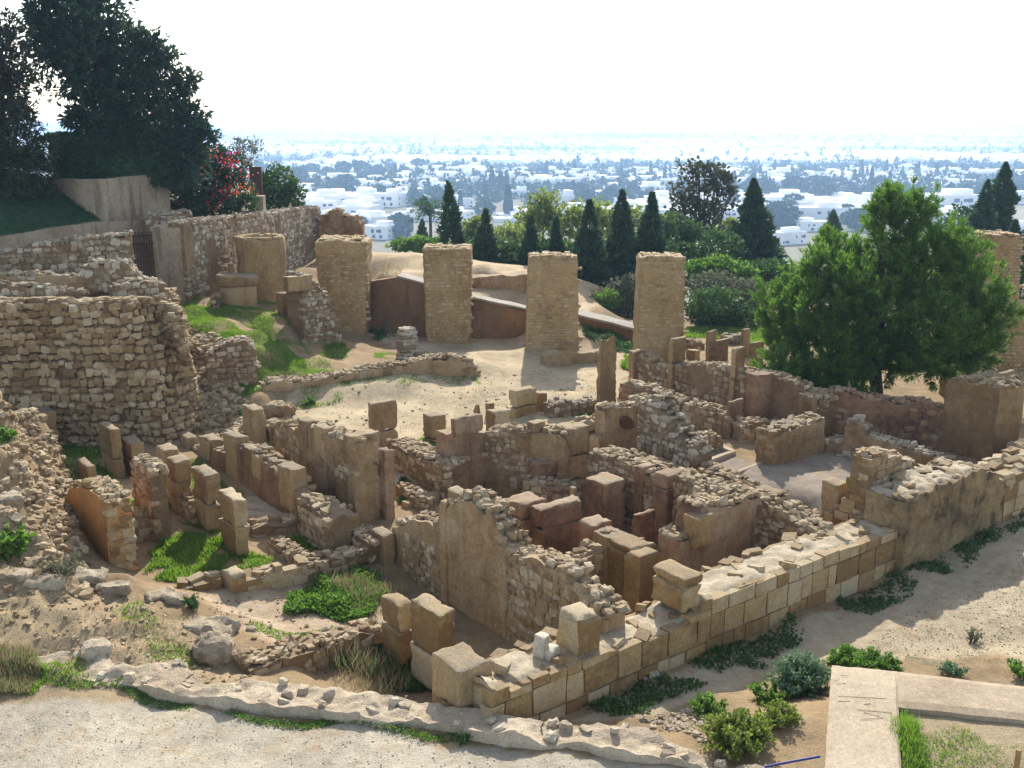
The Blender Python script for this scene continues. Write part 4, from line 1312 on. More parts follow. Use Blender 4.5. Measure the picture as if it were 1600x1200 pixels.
def cairn():
    c = G(637, 560, .72)
    root = empty('stone_stack', (c[0], c[1], c[2]), 'small freestanding stack of rubble stones on the terrace', 'stone stack')
    rr = random.Random(2)
    st = []
    z = 0
    while z < 1.05:
        h = rr.uniform(.1, .15)
        r = .40 - .14 * z
        for a in range(6):
            an = a * math.pi / 3 + z * 5
            st.append(((c[0] + math.cos(an) * r * .6, c[1] + math.sin(an) * r * .6, c[2] + z + h / 2), (math.cos(an + 1.57), math.sin(an + 1.57), 0), (math.cos(an), math.sin(an), 0), (rr.uniform(.13, .22), rr.uniform(.13, .2), h * .55), 0))
        z += h
    stones_out(st, root, tuple(c), M_RUBG, 80)


cairn()


def column_base():
    c = G(368, 478, 2.45)
    zt = HT(368, 478, 2.45, 432)
    root = empty('column_stump', tuple(c), 'squat column stump of two drums under a flat slab beside the round tower', 'column stump')
    for nm, z0, z1, r in (('drum', 2.2, 2.2 + (zt - 2.2) * .72, .66), ('slab', 2.2 + (zt - 2.2) * .73, zt, .76)):
        bag = Bag()
        an = np.linspace(0, 2 * math.pi, 25)
        rings = []
        rad = [(r * .96, z0), (r, z0 + .1), (r, z1 - .08), (r * .94, z1), (r * .5, z1 + .01), (.01, z1 + .01)]
        for rr_, z in rad:
            rings.append(np.stack([c[0] + np.cos(an) * rr_ * 1.05, c[1] + .5 + np.sin(an) * rr_ * .8, an * 0 + z], 1))
        bag.grid(np.array(rings), flip=True)
        obj(nm, bag.data(nm, [M_BLK], True, [(.04, 3, 4), (.02, 9, 5)], origin=c), root)


column_base()
wallG((335, 480, 2.5), (345, 480, 2.5), [(328, 466), (338, 462)], 2.2, label='low stones left of the column stump', limit=8, thick=.5)

# ------------------------------------------------------------------ great piers
GREAT = 'great rectangular piers of Roman masonry in a row'


def great_pier(label, ub0, ub1, vb, zb, vt, ut0, ut1, depth=1.3, seed=1, rz=0.0):
    a, b = G(ub0, vb, zb), G(ub1, vb, zb)
    zt = HT((ub0 + ub1) / 2, vb, zb, vt)
    w = (b - a)[0]
    cx = (a[0] + b[0]) / 2; cy = a[1] + depth / 2
    bag = Bag()
    tw_ = (ut1 - ut0) / (ub1 - ub0) * (1 - (zt - zb) * SP / a[1])
    block_mesh(bag, (cx, cy), (w / 2, depth / 2), rz, zb - .4, zt, .13, .07, .05, seed, top=lambda x, y: .06 * vnoise(np.stack([x, y, x * 0], 1), 2.5, seed), taper=1 - tw_)
    o = obj('great_pier', bag.data('great_pier', [M_PIER], True, origin=(cx, cy, zb)), None, (cx, cy, zb))
    tag(o, label, 'pier', GREAT)
    st = []
    rr = random.Random(seed)
    z = zb + .15
    while z < zt - .12:       # thin courses of stones standing proud of the mortar
        h = rr.uniform(.09, .16)
        f = (z - zb) / (zt - zb)
        hw = w / 2 * (1 - (1 - tw_) * f)
        x = cx - hw + .05
        while x < cx + hw - .12:
            l = rr.uniform(.14, .34)
            if rr.random() < .86:
                st.append(((x + l / 2, cy - depth / 2 * (1 - (1 - tw_) * f) + .066, z + h / 2), (1, 0, 0), (0, 1, 0), (l * .46, .08, h * .38), rr.uniform(-.08, .08)))
            x += l
        z += h
    x = cx - w / 2 * tw_ + .12
    while x < cx + w / 2 * tw_ - .3:
        l = rr.uniform(.12, .24)
        for dy in np.arange(.2, depth, .22):
            if rr.random() < .7:
                st.append(((x + l / 2, cy - depth / 2 + dy, zt + rr.uniform(-.03, .02)), (1, rr.uniform(-.2, .2), 0), (0, 1, 0), (l * .5, .13, .05), 0))
        x += l
    stones_out(st, o, (cx, cy, zb), M_PIERS, 290)
    return o


great_pier('first great pier, next to the round tower', 505, 572, 524, .75, 375, 499, 581, 1.5, 11)
great_pier('second great pier, before the brown rendered revetment', 666, 735, 538, .5, 388, 664, 740, 1.3, 12)
great_pier('third great pier, casting its shadow on the beaten earth', 821, 905, 550, .48, 401, 828, 905, 1.3, 13)
great_pier('fourth great pier, standing free before green bushes', 993, 1067, 572, .4, 402, 999, 1070, 1.3, 14)
great_pier('crumbling great pier behind the pine, farther away', 1500, 1590, 560, .3, 368, 1517, 1585, 1.6, 15)
great_pier('nearest great pier at the right edge, cut by the frame', 1548, 1660, 590, .25, 482, 1562, 1660, 1.6, 16)


def round_tower():
    a, b = G(365, 474, 2.25), G(441, 474, 2.25)
    r = (b - a)[0] / 2
    cx, cy = (a[0] + b[0]) / 2, a[1] + r
    zt = HT(400, 474, 2.25, 377)
    bag = Bag()
    an = np.linspace(0, 2 * math.pi, 60)
    zs = np.linspace(1.6, zt, 16)
    rings = [np.stack([cx + np.cos(an) * r, cy + np.sin(an) * r, an * 0 + z], 1) for z in zs]
    for k, (f, dz) in enumerate(((.96, .07), (.8, .08), (.62, .04), (.55, -.25), (.02, -.3))):
        rings.append(np.stack([cx + np.cos(an) * r * f, cy + np.sin(an) * r * f, an * 0 + zt + dz], 1))
    bag.grid(np.array(rings), flip=True)
    o = obj('round_pier', bag.data('round_pier', [M_PIER], True, [(.05, 1.8, 4), (.02, 7, 5)], origin=(cx, cy, 2)), None, (cx, cy, 2))
    tag(o, 'broad round masonry pier with a hollow top beside the long wall', 'pier')
    st = []
    rr = random.Random(8)
    for q in range(70):
        an_ = rr.uniform(0, 6.28)
        f = rr.uniform(.72, .97)
        st.append(((cx + math.cos(an_) * r * f, cy + math.sin(an_) * r * f, zt + .07), (-math.sin(an_), math.cos(an_), 0), (math.cos(an_), math.sin(an_), 0), (rr.uniform(.08, .16), rr.uniform(.06, .11), .05), 0))
    stones_out(st, o, (cx, cy, 2), M_PIER, 70)


round_tower()

# ------------------------------------------------------------------ long wall, gate, retaining walls behind
A = G(288, 472, 2.7); Bf = AT(500, 325, 53.0)
d = (Bf - A)[:2]; nn = np.array((-d[1], d[0])) / np.linalg.norm(d)
wall('long_wall', 'long high wall of thin courses receding behind the round pier', prof(A[:2], nn, [(286, 348), (330, 343), (380, 338), (430, 332), (500, 323)], 2.0), thick=.6, mat=M_MORT, smat=M_RUBG, style='plaster', patch=.62, limit=300, cat='wall', hstep=.17, lstep=(.2, .5), rag=.02)
wallG((500, 398, 2.6), (568, 398, 2.6), [(500, 340), (513, 334), (516, 330), (531, 328), (536, 337), (560, 342), (566, 350)], 2.0, label='broken end of the long wall with a chimney-like stone', mat=M_PLA, smat=M_PIER, style='plaster', patch=.2, thick=.8, limit=40, rag=.1)
pillar('flat slab lying on the ground before the long wall', (455, 397), 448, 482, 2.3, base=(460, 408, 2.5), mat=M_SLAB, maxd=1.2)
pillar('second smaller slab behind the flat slab', (478, 391), 470, 492, 2.3, base=(480, 398, 2.5), mat=M_SLAB, maxd=1.0)


def box_wall(name, label, pts, thick, zb, mat, cat='wall', sm=True):
    """smooth rendered wall through points (x, y, ztop)"""
    return wall(name, label, [(p[0], p[1], zb, p[2]) for p in pts], thick=thick, mat=mat, style='plaster', patch=-1, face=False, top=False, rag=.01, amp=.012, cat=cat)


p0 = G(244, 466, 2.75); p1 = G(288, 470, 2.7)
zt = HT(265, 468, 2.7, 354)
box_wall('rendered_pier', 'smooth rendered square pier beside the rusty gate', [(p0[0], p0[1], zt), (p1[0], p1[1] + .1, zt)], 1.0, 2.0, M_REND, cat='pier')
bag = Bag()
c = G(265, 353, zt)
wallG((232, 360, 5.0), (298, 356, 5.0), [(232, 346), (240, 337), (298, 331)], 4.6, label='cluster of old brick blocks on top of the wall by the rusty gate', thick=.8, limit=20, mat=M_MORT, smat=M_RUBG, hstep=.2)
# rusty gate
M_RUST = plain_mat('rusty_iron', (0.085, 0.05, 0.035), .7, .3, 8, metal=.4)
g0, g1 = G(210, 436, 3.7), G(243, 442, 3.5)
zgt = HT(226, 438, 3.6, 362)
gate = empty('iron_gate', ((g0[0] + g1[0]) / 2, (g0[1] + g1[1]) / 2, 3.5), 'rusty iron bar gate between the rubble wall and the rendered pier', 'gate')
gorg = np.array(gate.location)
for k in range(9):
    q = g0 + (g1 - g0) * k / 8
    b = Bag(); b.tube([(q[0], q[1], 3.4), (q[0], q[1], zgt)], [.03, .03], 6)
    obj('bar', b.data('bar', [M_RUST], origin=gorg), gate)
for zz in (3.75, 4.35, 4.95, zgt - .1):
    b = Bag(); b.tube([(g0[0] - .05, g0[1] - .05, zz), (g1[0] + .05, g1[1] - .05, zz)], [.045, .045], 6)
    obj('rail', b.data('rail', [M_RUST], origin=gorg), gate)
# grey retaining strip and corner wall of the garden
r0, r1, r2 = AT(-160, 432, 33.0), AT(0, 395, 36.0), AT(158, 372, 39.5)
r3 = AT(245, 360, 41.5)
def zat(P, u, v):
    y = -(v - 600) / FPX
    Y = P[1]
    return CAM_H + (y * Y * CP - Y * SP) / (CP + y * SP)
box_wall('retaining_wall', 'low grey rendered retaining wall below the shaded grass bank', [(r0[0], r0[1], zat(r0, -160, 388)), (r1[0], r1[1], zat(r1, 0, 371)), (r2[0], r2[1], zat(r2, 158, 346)), (r3[0], r3[1], zat(r3, 245, 344))], .4, 4.0, M_REND)
c0, c1, c2 = AT(70, 330, 42.5), AT(157, 355, 40.0), AT(268, 345, 43.5)
box_wall('garden_wall', 'tall rendered corner wall holding up the clipped hedge', [(c0[0], c0[1], zat(c0, 70, 279)), (c1[0], c1[1], zat(c1, 157, 281)), (c2[0], c2[1], zat(c2, 268, 271))], .45, 4.6, M_REND)
E0, E1 = AT(378, 330, 47.0), AT(412, 330, 47.0)
box_wall('rendered_post', 'small rendered post beside the bougainvillea', [(E0[0] + .4, E0[1], zat(E0, 395, 306)), (E1[0], E1[1], zat(E1, 412, 306))], .5, 4.0, M_REND, cat='post')

# ------------------------------------------------------------------ brown revetment behind the piers
e0, e1, e2, e3 = G(578, 512, .8), G(624, 522, .65), G(740, 530, .55), G(826, 528, .5)
ez = [HT(578, 512, .8, 440), HT(624, 522, .65, 433), HT(740, 530, .55, 467), HT(826, 528, .5, 487)]
rv = wall('revetment', 'brown rendered revetment wall behind the great piers', [(e0[0], e0[1], .3, ez[0]), (e1[0], e1[1], .3, ez[1]), (e2[0], e2[1], .3, ez[2]), (e3[0], e3[1], .3, ez[3])], thick=.5, mat=M_BROWNR, face=False, top=False, rag=.0, amp=.015, cat='wall')
def strip(name, P, w, t, mat, parent):
    """flat coping along points, w wide, t thick"""
    b = Bag()
    P = np.array(P, float)
    sub = []
    for i in range(len(P) - 1):
        for k in range(8):
            sub.append(P[i] + (P[i + 1] - P[i]) * k / 8)
    sub.append(P[-1]); P = np.array(sub)
    d = np.gradient(P, axis=0); d[:, 2] = 0; d /= np.linalg.norm(d, axis=1)[:, None]
    n = np.stack([-d[:, 1], d[:, 0], d[:, 0] * 0], 1)
    up = np.array((0, 0, t))
    Lf, Rt = P - n * .06, P + n * w
    b.grid(np.stack([Lf - up * .2, Lf + up, Rt + up * 1.6, Rt - up * .2], 1))
    b.add(np.array([Lf[0] - up * .2, Lf[0] + up, Rt[0] + up * 1.6, Rt[0] - up * .2, Lf[-1] - up * .2, Lf[-1] + up, Rt[-1] + up * 1.6, Rt[-1] - up * .2]), [(0, 1, 2, 3), (7, 6, 5, 4)])
    return obj(name, b.data(name, [mat], False, [(.025, 1.5, 3), (.015, 5, 4)], origin=tuple(parent.location) if parent else (0, 0, 0)), parent)
M_COP = stone_mat('grey_coping', [(0.17, 0.145, 0.11), (0.25, 0.22, 0.175), (0.33, 0.295, 0.24)], .5, rnd=.2)
strip('coping', [(e1[0], e1[1], ez[1] + .01), (e2[0], e2[1], ez[2] + .01), (e3[0] + .3, e3[1], ez[3] - .02)], .75, .07, M_COP, rv)
f0, f1 = G(840, 500, 1.35), G(995, 522, .62)
f0 = AT(840, 478, 42.0); f1 = AT(996, 517, 40.5)
sr = wall('sloping_wall', 'sloping wall with grey coping running down past the third great pier', [(f0[0], f0[1], -.2, f0[2]), (f1[0], f1[1], -.2, f1[2])], thick=.5, mat=M_BROWNR, face=False, top=False, rag=0, amp=.015, cat='wall')
strip('coping', [(f0[0], f0[1], f0[2] + .01), (f1[0], f1[1], f1[2] + .01)], .7, .08, M_COP, sr)
h0, h1 = AT(733, 460, 45.5), AT(835, 455, 45.0)
wall('revetment', 'upper ochre revetment under the earth platform', [(h0[0], h0[1], .8, zat(h0, 733, 433)), (h1[0], h1[1], .6, zat(h1, 835, 428))], thick=.8, mat=M_PLA, face=False, top=False, rag=.04, amp=.04, cat='wall')

# ------------------------------------------------------------------ rim of pale rock along the path
RIM_N = [(20, 1050), (56, 1043), (109, 1058), (175, 1068), (225, 1077), (269, 1086), (312, 1090), (350, 1102), (437, 1106), (500, 1112), (575, 1127), (650, 1133), (719, 1141), (750, 1149), (844, 1161), (922, 1166), (1000, 1178), (1085, 1190), (1130, 1204), (1170, 1225)]
RIM_B = [(90, 1022), (190, 1040), (340, 1064), (440, 1058), (500, 1066), (560, 1085), (640, 1090), (700, 1100), (760, 1108), (850, 1120), (920, 1122), (1000, 1128), (1080, 1165), (1130, 1190)]


def rim():
    N = np.array([G(u, v + 6, .45)[:2] for u, v in RIM_N])
    th = []
    Bk = np.array([G(u, v, .62)[:2] for u, v in RIM_B])
    for p in N:
        th.append(max(.25, min(.95, np.min(np.linalg.norm(Bk - p, axis=1)))))
    pts = [(p[0], p[1], .2, .60 + .03 * math.sin(i * 2.1) - (.10 if i > 16 else 0) - (.06 if i == 16 else 0), t) for i, (p, t) in enumerate(zip(N, th))]
    return wall('rock_rim', 'rugged pale stone rim along the gravel path', pts, mat=M_RIM, smat=M_RIM, style='rubble', limit=110, rag=.05, amp=.045, cat='wall ruin', face=False, top=True, topw=1.0, topk=.18, sink=.045, res=.045, fine=.022)


rim()


def boulders(name, label, items, mat, cat='rocks', each=False, group=None):
    """(u, v, z, halfsizes): separate stones lying on the ground"""
    for i, (u, v, hx, hy, hz, rz) in enumerate(items):
        p = G(u, v, .3)
        for _ in range(6):
            z = float(ground_at(p[0], p[1])); p = G(u, v, z)
        b = Bag()
        block_mesh(b, (p[0], p[1]), (hx * .9, hy * .9), rz, z - hz * .6, z + hz * 1.2, .05, min(hx, hy, hz) * .7, min(hx, hz) * .3, i * 13 + len(label))
        lab = label if isinstance(label, str) else label[i]
        tag(obj(name, b.data(name, [mat], True, [(min(.05, hx * .15), 6, 3), (min(.03, hx * .1), 13, 4), (min(.018, hx * .06), 27, 5)], origin=p), None, p), lab, cat, group)


boulders('boulder', ['grey knobbly boulder at the top of the heap, left edge', 'pale boulder below the knobbly one at the left edge', 'flat grey boulder in the middle of the rubble heap', 'low boulder under the flat grey one', 'long grey rock at the foot of the heap, left edge', 'second long grey rock beside the first, at the heap foot'],
         [(18, 640, .38, .3, .3, .4), (15, 672, .3, .3, .35, 1), (18, 745, .32, .22, .2, .2), (10, 790, .3, .25, .18, .6), (25, 905, .3, .2, .12, 0), (70, 915, .34, .22, .13, .3)], M_ROCK, 'boulder')
boulders('boulder', ['grey rock outcrop before the orange arch wall', 'low grey rock beside the arch wall foot', 'jagged grey rock above the broken bank', 'dark rock at the corner of the low kerb', 'brown rock ledge on the bank near the path', 'overhanging rock ledge at the hollow in the bank', 'lumpy rock below the overhanging ledge'],
         [(140, 905, .3, .2, .12, .2), (180, 922, .32, .18, .11, .1), (250, 935, .3, .2, .12, .7), (275, 940, .25, .18, .12, 0), (150, 1018, .25, .18, .13, .5), (330, 985, .5, .28, .14, -.2), (335, 1020, .34, .3, .25, .3)], M_ROCK, 'boulder')
boulders('boulder', ['flat-topped rock at the foot of the grassy terrace', 'second flat-topped rock beside the first below the terrace', 'rounded stone in front of the flat-topped rocks'], [(408, 640, .55, .45, .3, .2), (436, 648, .5, .4, .3, -.3), (432, 664, .28, .25, .14, .5)], M_BLK, 'boulder')
boulders('boulder', ['small brown stone on the bank', 'little stone beside the lane', 'grey stone on the rim near the corner pillar', 'round grey stone on the rim before the ashlar wall end', 'pale stone heap on the platform beyond the piers', 'pale stone in the sun at the right edge'],
         [(40, 985, .09, .08, .07, 0), (392, 985, .1, .08, .06, 0), (727, 1102, .12, .1, .08, .5), (780, 1110, .2, .13, .08, .2), (700, 398, .9, .5, .14, 0), (1572, 662, .3, .2, .12, 0)], M_ROCK, 'stone')


def scree(name, label, poly, zg, n, smin, smax, mat, cat='rubble', limit=0, lift=.0):
    """loose stones nobody could count"""
    rr = random.Random(len(label))
    P = [G(u, v, zg)[:2] for u, v in poly]
    xs = [p[0] for p in P]; ys = [p[1] for p in P]
    st = []
    while len(st) < n:
        x, y = rr.uniform(min(xs), max(xs)), rr.uniform(min(ys), max(ys))
        if not in_poly(np.array([x]), np.array([y]), P)[0]:
            continue
        z = float(ground_at(x, y)) + lift
        s = smin + (smax - smin) * rr.random() ** 2.2
        a = rr.uniform(0, 3.14)
        t_ = rr.uniform(-.3, .3)
        st.append(((x, y, z + s * .25), (math.cos(a), math.sin(a), t_), (-math.sin(a), math.cos(a), rr.uniform(-.3, .3)), (s * rr.uniform(.8, 1.3), s * rr.uniform(.6, 1), s * rr.uniform(.45, .8)), 0))
    bag = Bag()
    for c, xd, nd, hs, r_ in st:
        xd = np.array(xd) / np.linalg.norm(xd); nd = np.array(nd); nd = nd - xd * (nd @ xd); nd /= np.linalg.norm(nd)
        M = np.stack([xd * hs[0], nd * hs[1], np.cross(xd, nd) * hs[2]], 1)
        V, Q = random.choice(ROCKS)
        bag.add(V @ M.T + np.array(c), Q)
    c0_ = (np.mean(xs), np.mean(ys), zg)
    return tag(obj(name, bag.data(name, [mat], False, origin=c0_), None, c0_), label, cat, None, 'stuff')


scree('rubble', 'stones fallen on the crest of the long plastered wall', [(690, 785), (735, 775), (760, 800), (800, 866), (780, 850), (700, 800)], 1.4, 1, .03, .05, M_RUB) if False else None
scree('scree', 'slope of small tumbled stones right of the bastion', [(300, 595), (345, 600), (385, 640), (388, 690), (330, 690), (312, 660)], .4, 900, .05, .13, M_RUB)
scree('rubble', 'heap of collapsed rubble stones at the left edge', [(-120, 620), (40, 640), (70, 720), (130, 790), (165, 850), (150, 890), (60, 885), (-120, 880)], 1.6, 1000, .02, .12, M_RUB)
scree('rubble', 'rubble lying over the crest of the heap at the left edge', [(-140, 600), (30, 600), (66, 650), (72, 720), (60, 760), (-140, 800)], 2.5, 1000, .02, .12, M_RUB)
scree('rubble', 'small rubble on the steep side of the heap beside the arch wall', [(20, 640), (75, 655), (112, 740), (112, 850), (70, 880), (20, 800)], 1.2, 1500, .02, .11, M_RUB)
scree('rubble', 'broken stones and clods over the dry bank', [(-100, 900), (200, 910), (290, 940), (390, 1000), (380, 1050), (300, 1062), (100, 1040), (-100, 1010)], .8, 600, .01, .045, M_RUB)
scree('pebbles', 'loose stones on the floors and paths among the ruins', [(280, 950), (560, 880), (640, 1010), (560, 1060), (420, 1040)], -.1, 350, .01, .04, M_RUB)
scree('pebbles', 'small stones strewn on the plaza of beaten earth', [(430, 690), (450, 630), (760, 590), (960, 560), (930, 660), (700, 720)], .35, 260, .015, .05, M_RUB)
scree('gravel', 'scattered gravel on the near path', [(-60, 1100), (500, 1130), (1080, 1192), (1080, 1215), (-60, 1215)], .45, 1300, .004, .012, M_ROCK)
scree('gravel', 'scattered gravel on the street at the right', [(1340, 1000), (1420, 940), (1610, 850), (1620, 1050), (1320, 1020)], .1, 900, .005, .018, M_ROCK)
scree('rubble', 'loose stones filling the gap in the ashlar wall top', [(946, 985), (1040, 965), (1045, 985), (950, 1012)], .85, 60, .04, .10, M_RUBG, lift=.0)
scree('rubble', 'stones piled behind the weathered block', [(925, 930), (985, 950), (1000, 968), (950, 965)], .8, 60, .05, .11, M_RUB)
scree('pebbles', 'small stones around the near end of the ashlar wall', [(1000, 1110), (1100, 1080), (1150, 1130), (1230, 1175), (1100, 1175)], .25, 500, .012, .05, M_ROCK)


# piers that are bonded into a wall are parts of that wall
def attach(pl, wl):
    P_ = [o for o in bpy.data.objects if o.get('label') == pl]
    W_ = [o for o in bpy.data.objects if o.get('label') == wl]
    if not P_ or not W_:
        print('ATTACH missing', pl, '|', wl)
        return
    p, w = P_[0], W_[0]
    p.location = Vector(p.location) - Vector(w.location)
    p.parent = w
    p.name = 'pier'
    for k in ('label', 'category', 'group'):
        if k in p.keys():
            del p[k]


_lw = 'long ochre plastered wall with a jagged stone crest left of the cellars'
for pl in ('square stone cap on the jagged crest of the plastered wall', 'rendered pilaster at the left of the jagged crest', 'rendered pilaster where the plastered wall steps down'):
    attach(pl, _lw)
for pl in ('small pier rising from the tall triangular plaster wall', 'flat-topped pier in the tall triangular plaster wall', 'massive end pier of the triangular plaster wall'):
    attach(pl, 'tall wall with pale triangular plaster facing the pale floor')
for pl in ('flat block forming the first step of the red-brown wall', 'flat block forming the second step of the red-brown wall', 'large square block at the low end of the red-brown wall'):
    attach(pl, 'red-brown stepped wall behind the pale floor')
attach('dark pier head in the tall rubble wall', 'tall rubble wall with thin plaster behind the hourglass pillar')
for pl in ('brown pier with a stepped head on the rubble lane wall', 'lower red face left of the stepped pier'):
    attach(pl, 'long rubble wall along the grassy lane')
for pl in ('flat-topped pier at the left end of the buttressed wall', 'tall pier rising from the buttressed wall', 'slender pier rising from the buttressed wall before the pine', 'wide dark red pier half hidden by the pine'):
    attach(pl, 'long buttressed wall behind the lane, reaching the pine')
for pl in ('flat pale slab closing the stubby cellar wall', 'lower ledge at the near end of the stubby cellar wall'):
    attach(pl, 'stubby stone wall with a flat pale slab on top, in the cellar')
attach('single square block set in the low kerb', 'low kerb of squared stones between the square block and the lane')
# ------------------------------------------------------------------ plants
M_PINE = leaf_mat('pine_needles', (0.03, 0.075, 0.018), (0.16, 0.255, 0.06), .5, (1.1, 1.3, .6))
M_CED = leaf_mat('dark_conifer_foliage', (0.02, 0.05, 0.035), (0.055, 0.105, 0.06), .3)
M_CYP = leaf_mat('cypress_foliage', (0.025, 0.065, 0.03), (0.075, 0.135, 0.06), .3)
M_HEDGE = leaf_mat('hedge_leaves', (0.018, 0.055, 0.025), (0.05, 0.11, 0.045), .25)
M_YEL = leaf_mat('yellow_green_leaves', (0.09, 0.14, 0.03), (0.24, 0.27, 0.07), .45, (1.1, 1.2, .7))
M_GRN = leaf_mat('bright_green_leaves', (0.055, 0.115, 0.022), (0.15, 0.24, 0.06), .45, (1.1, 1.3, .6))
M_MID = leaf_mat('mid_green_leaves', (0.03, 0.075, 0.02), (0.08, 0.15, 0.04), .35)
M_OLV = leaf_mat('grey_olive_leaves', (0.07, 0.085, 0.05), (0.17, 0.18, 0.11), .35)
M_EUC = leaf_mat('brown_green_leaves', (0.035, 0.042, 0.022), (0.09, 0.10, 0.05), .3)
M_GRASS = leaf_mat('grass_blades', (0.07, 0.13, 0.025), (0.22, 0.33, 0.07), .5, (1.1, 1.25, .6), nscale=2.0)
M_DRY = leaf_mat('dry_grass', (0.20, 0.17, 0.09), (0.38, 0.33, 0.19), .3, nscale=2)
M_RFL = leaf_mat('red_blossom', (0.38, 0.015, 0.03), (0.55, 0.03, 0.06), .4)
M_OFL = leaf_mat('orange_blossom', (0.50, 0.07, 0.02), (0.60, 0.13, 0.04), .4)
M_PFL = leaf_mat('purple_blossom', (0.30, 0.06, 0.35), (0.42, 0.10, 0.45), .4)


def unit(V):
    return V / (np.linalg.norm(V, axis=1)[:, None] + 1e-9)


def leaf_quads(P, D, L, W, r):
    """diamond leaves: base P, direction D, length L, half width W"""
    n = len(P)
    S = unit(np.cross(D, unit(r.normal(size=(n, 3)))))
    N = np.cross(S, D)
    L = np.broadcast_to(np.asarray(L, float), (n,))[:, None]
    W = np.broadcast_to(np.asarray(W, float), (n,))[:, None]
    m = P + D * L * .5 + N * L * .08
    V = np.stack([P, m + S * W, P + D * L, m - S * W], 1).reshape(-1, 3)
    F = np.arange(4 * n).reshape(n, 4)
    return V, F


def lobe_points(lobes, n, r, shell=.45, lump=.28, seed=0):
    """lobes: (centre, (rx,ry,rz)) -> points, outward directions"""
    A = np.array([(l[1][0] * l[1][2]) ** .9 for l in lobes])
    cnt = np.maximum(8, (A / A.sum() * n).astype(int))
    Ps, Ds = [], []
    for (c, rad), k in zip(lobes, cnt):
        d = unit(r.normal(size=(k, 3)))
        rr_ = 1 - shell * r.random(k) ** 1.6
        lm = 1 + lump * vnoise(d * 1.0 + np.asarray(c), 2.2, seed) + lump * .6 * vnoise(d + np.asarray(c), 5.5, seed + 1)
        Ps.append(np.asarray(c) + d * (rr_ * lm)[:, None] * np.asarray(rad))
        Ds.append(unit(d / np.asarray(rad)))
    return np.concatenate(Ps), np.concatenate(Ds)


def px_lobes(Y, items, dy=1.0, r=None):
    """items (u, v, ru, rv[, dY]) in the photograph -> world ellipsoids standing at depth about Y"""
    out = []
    for it in items:
        u, v, ru, rv = it[:4]
        YY = Y + (it[4] if len(it) > 4 else 0)
        c = AT(u, v, YY)
        dep = YY * CP - (c[2] - CAM_H) * SP
        k = dep / FPX
        out.append((c, (ru * k, (ru + rv) / 2 * k * dy, rv * k)))
    return out


def tree(name, label, lobes, n, leaf, mat, cat='tree', shoot=0, group=None, base=None, up=.25, tuft=0, spread=.8, trunk_r=.18, limbs=True, aspect=.35, shell=.45, lump=.28, seed=1, droop=0, bark=None, forks=1):
    r = np.random.default_rng(seed)
    cs = np.array([l[0] for l in lobes])
    if base is None:
        b = cs.mean(0)
        base = (b[0], b[1])
    zb = float(ground_at(base[0], base[1])) if (abs(base[0]) < 13000) else 0
    org = np.array((base[0], base[1], zb))
    root = empty(name, org, label, cat, group)
    P, D = lobe_points(lobes, n, r, shell, lump, seed)
    D = unit(D + np.array((0, 0, up)) - np.array((0, 0, droop)))
    if shoot:      # tufts gathered along upright shoots
        k = 0.12 + .88 * r.random(len(P) * shoot)
        ax_ = unit(D + np.array((0, 0, .5)))
        P = np.repeat(P, shoot, 0) + np.repeat(ax_, shoot, 0) * ((k - .6) * leaf * 2.6)[:, None] + r.normal(size=(len(P) * shoot, 3)) * leaf * .16
        D = np.repeat(ax_, shoot, 0)
    if tuft:
        P = np.repeat(P, tuft, 0)
        D = np.repeat(D, tuft, 0)
    D = unit(D + r.normal(size=D.shape) * spread)
    L = leaf * r.uniform(.6, 1.3, len(P))
    V, F = leaf_quads(P, D, L, L * aspect, r)
    obj('crown', mesh_data('crown', V - org, F, None, [mat]), root)
    if trunk_r:
        bag = Bag()
        top = cs[np.argmax(cs[:, 2])]
        ctr = cs.mean(0)
        mid = org * .5 + ctr * .5
        bag.tube([org - (0, 0, .3), org * .75 + mid * .25 + (.05, 0, 0), mid, ctr * .4 + top * .6], [trunk_r * 1.25, trunk_r, trunk_r * .75, trunk_r * .2], 9)
        obj('trunk', bag.data('trunk', [bark or M_BARK], True, [(trunk_r * .25, 2.2, 3)], origin=org), root)
        if limbs:
            bag = Bag()
            for c in cs:
                s = mid + (ctr - mid) * r.uniform(-.3, .6)
                bag.tube([s, s * .5 + c * .5 + r.normal(size=3) * .1 - (0, 0, .15), c], [trunk_r * .4, trunk_r * .25, trunk_r * .08], 6)
            obj('limbs', bag.data('limbs', [bark or M_BARK], True, origin=org), root)
    return root


# the pine in the middle of the ruins
PINE = px_lobes(33.0, [
    (1402, 350, 42, 52, 0), (1385, 325, 28, 34, .4), (1425, 335, 30, 32, -.5), (1450, 330, 14, 24, .3), (1470, 400, 52, 50, .3), (1500, 390, 32, 34, -.8), (1440, 430, 60, 55, -.6), (1390, 420, 40, 48, .5), (1528, 450, 42, 48, 0), (1560, 492, 30, 34, -.4),
    (1300, 400, 40, 38, .5), (1278, 420, 34, 36, -.6), (1318, 445, 40, 44, -1.2), (1335, 410, 26, 34, .8), (1240, 455, 26, 34, .2), (1210, 480, 26, 46, -.4), (1222, 540, 36, 50, -.8), (1265, 500, 44, 50, -1.4), (1300, 540, 58, 58, -1.6),
    (1375, 500, 70, 60, -1.2), (1440, 520, 75, 60, -1.5), (1510, 530, 45, 42, -.9), (1540, 545, 24, 22, 0), (1385, 556, 75, 36, -1.0), (1460, 560, 55, 34, -.6), (1310, 578, 46, 32, -1.2), (1245, 590, 34, 34, -1.4), (1236, 622, 16, 22, -1.5), (1350, 460, 45, 45, .8), (1480, 470, 60, 50, 1.0), (1218, 585, 30, 34, -2.2), (1238, 622, 15, 22, -2.3), (1268, 598, 36, 26, -2.2), (1330, 592, 46, 24, -2.0), (1505, 570, 30, 20, 0)], .95)
pb = G(1376, 640, .25)
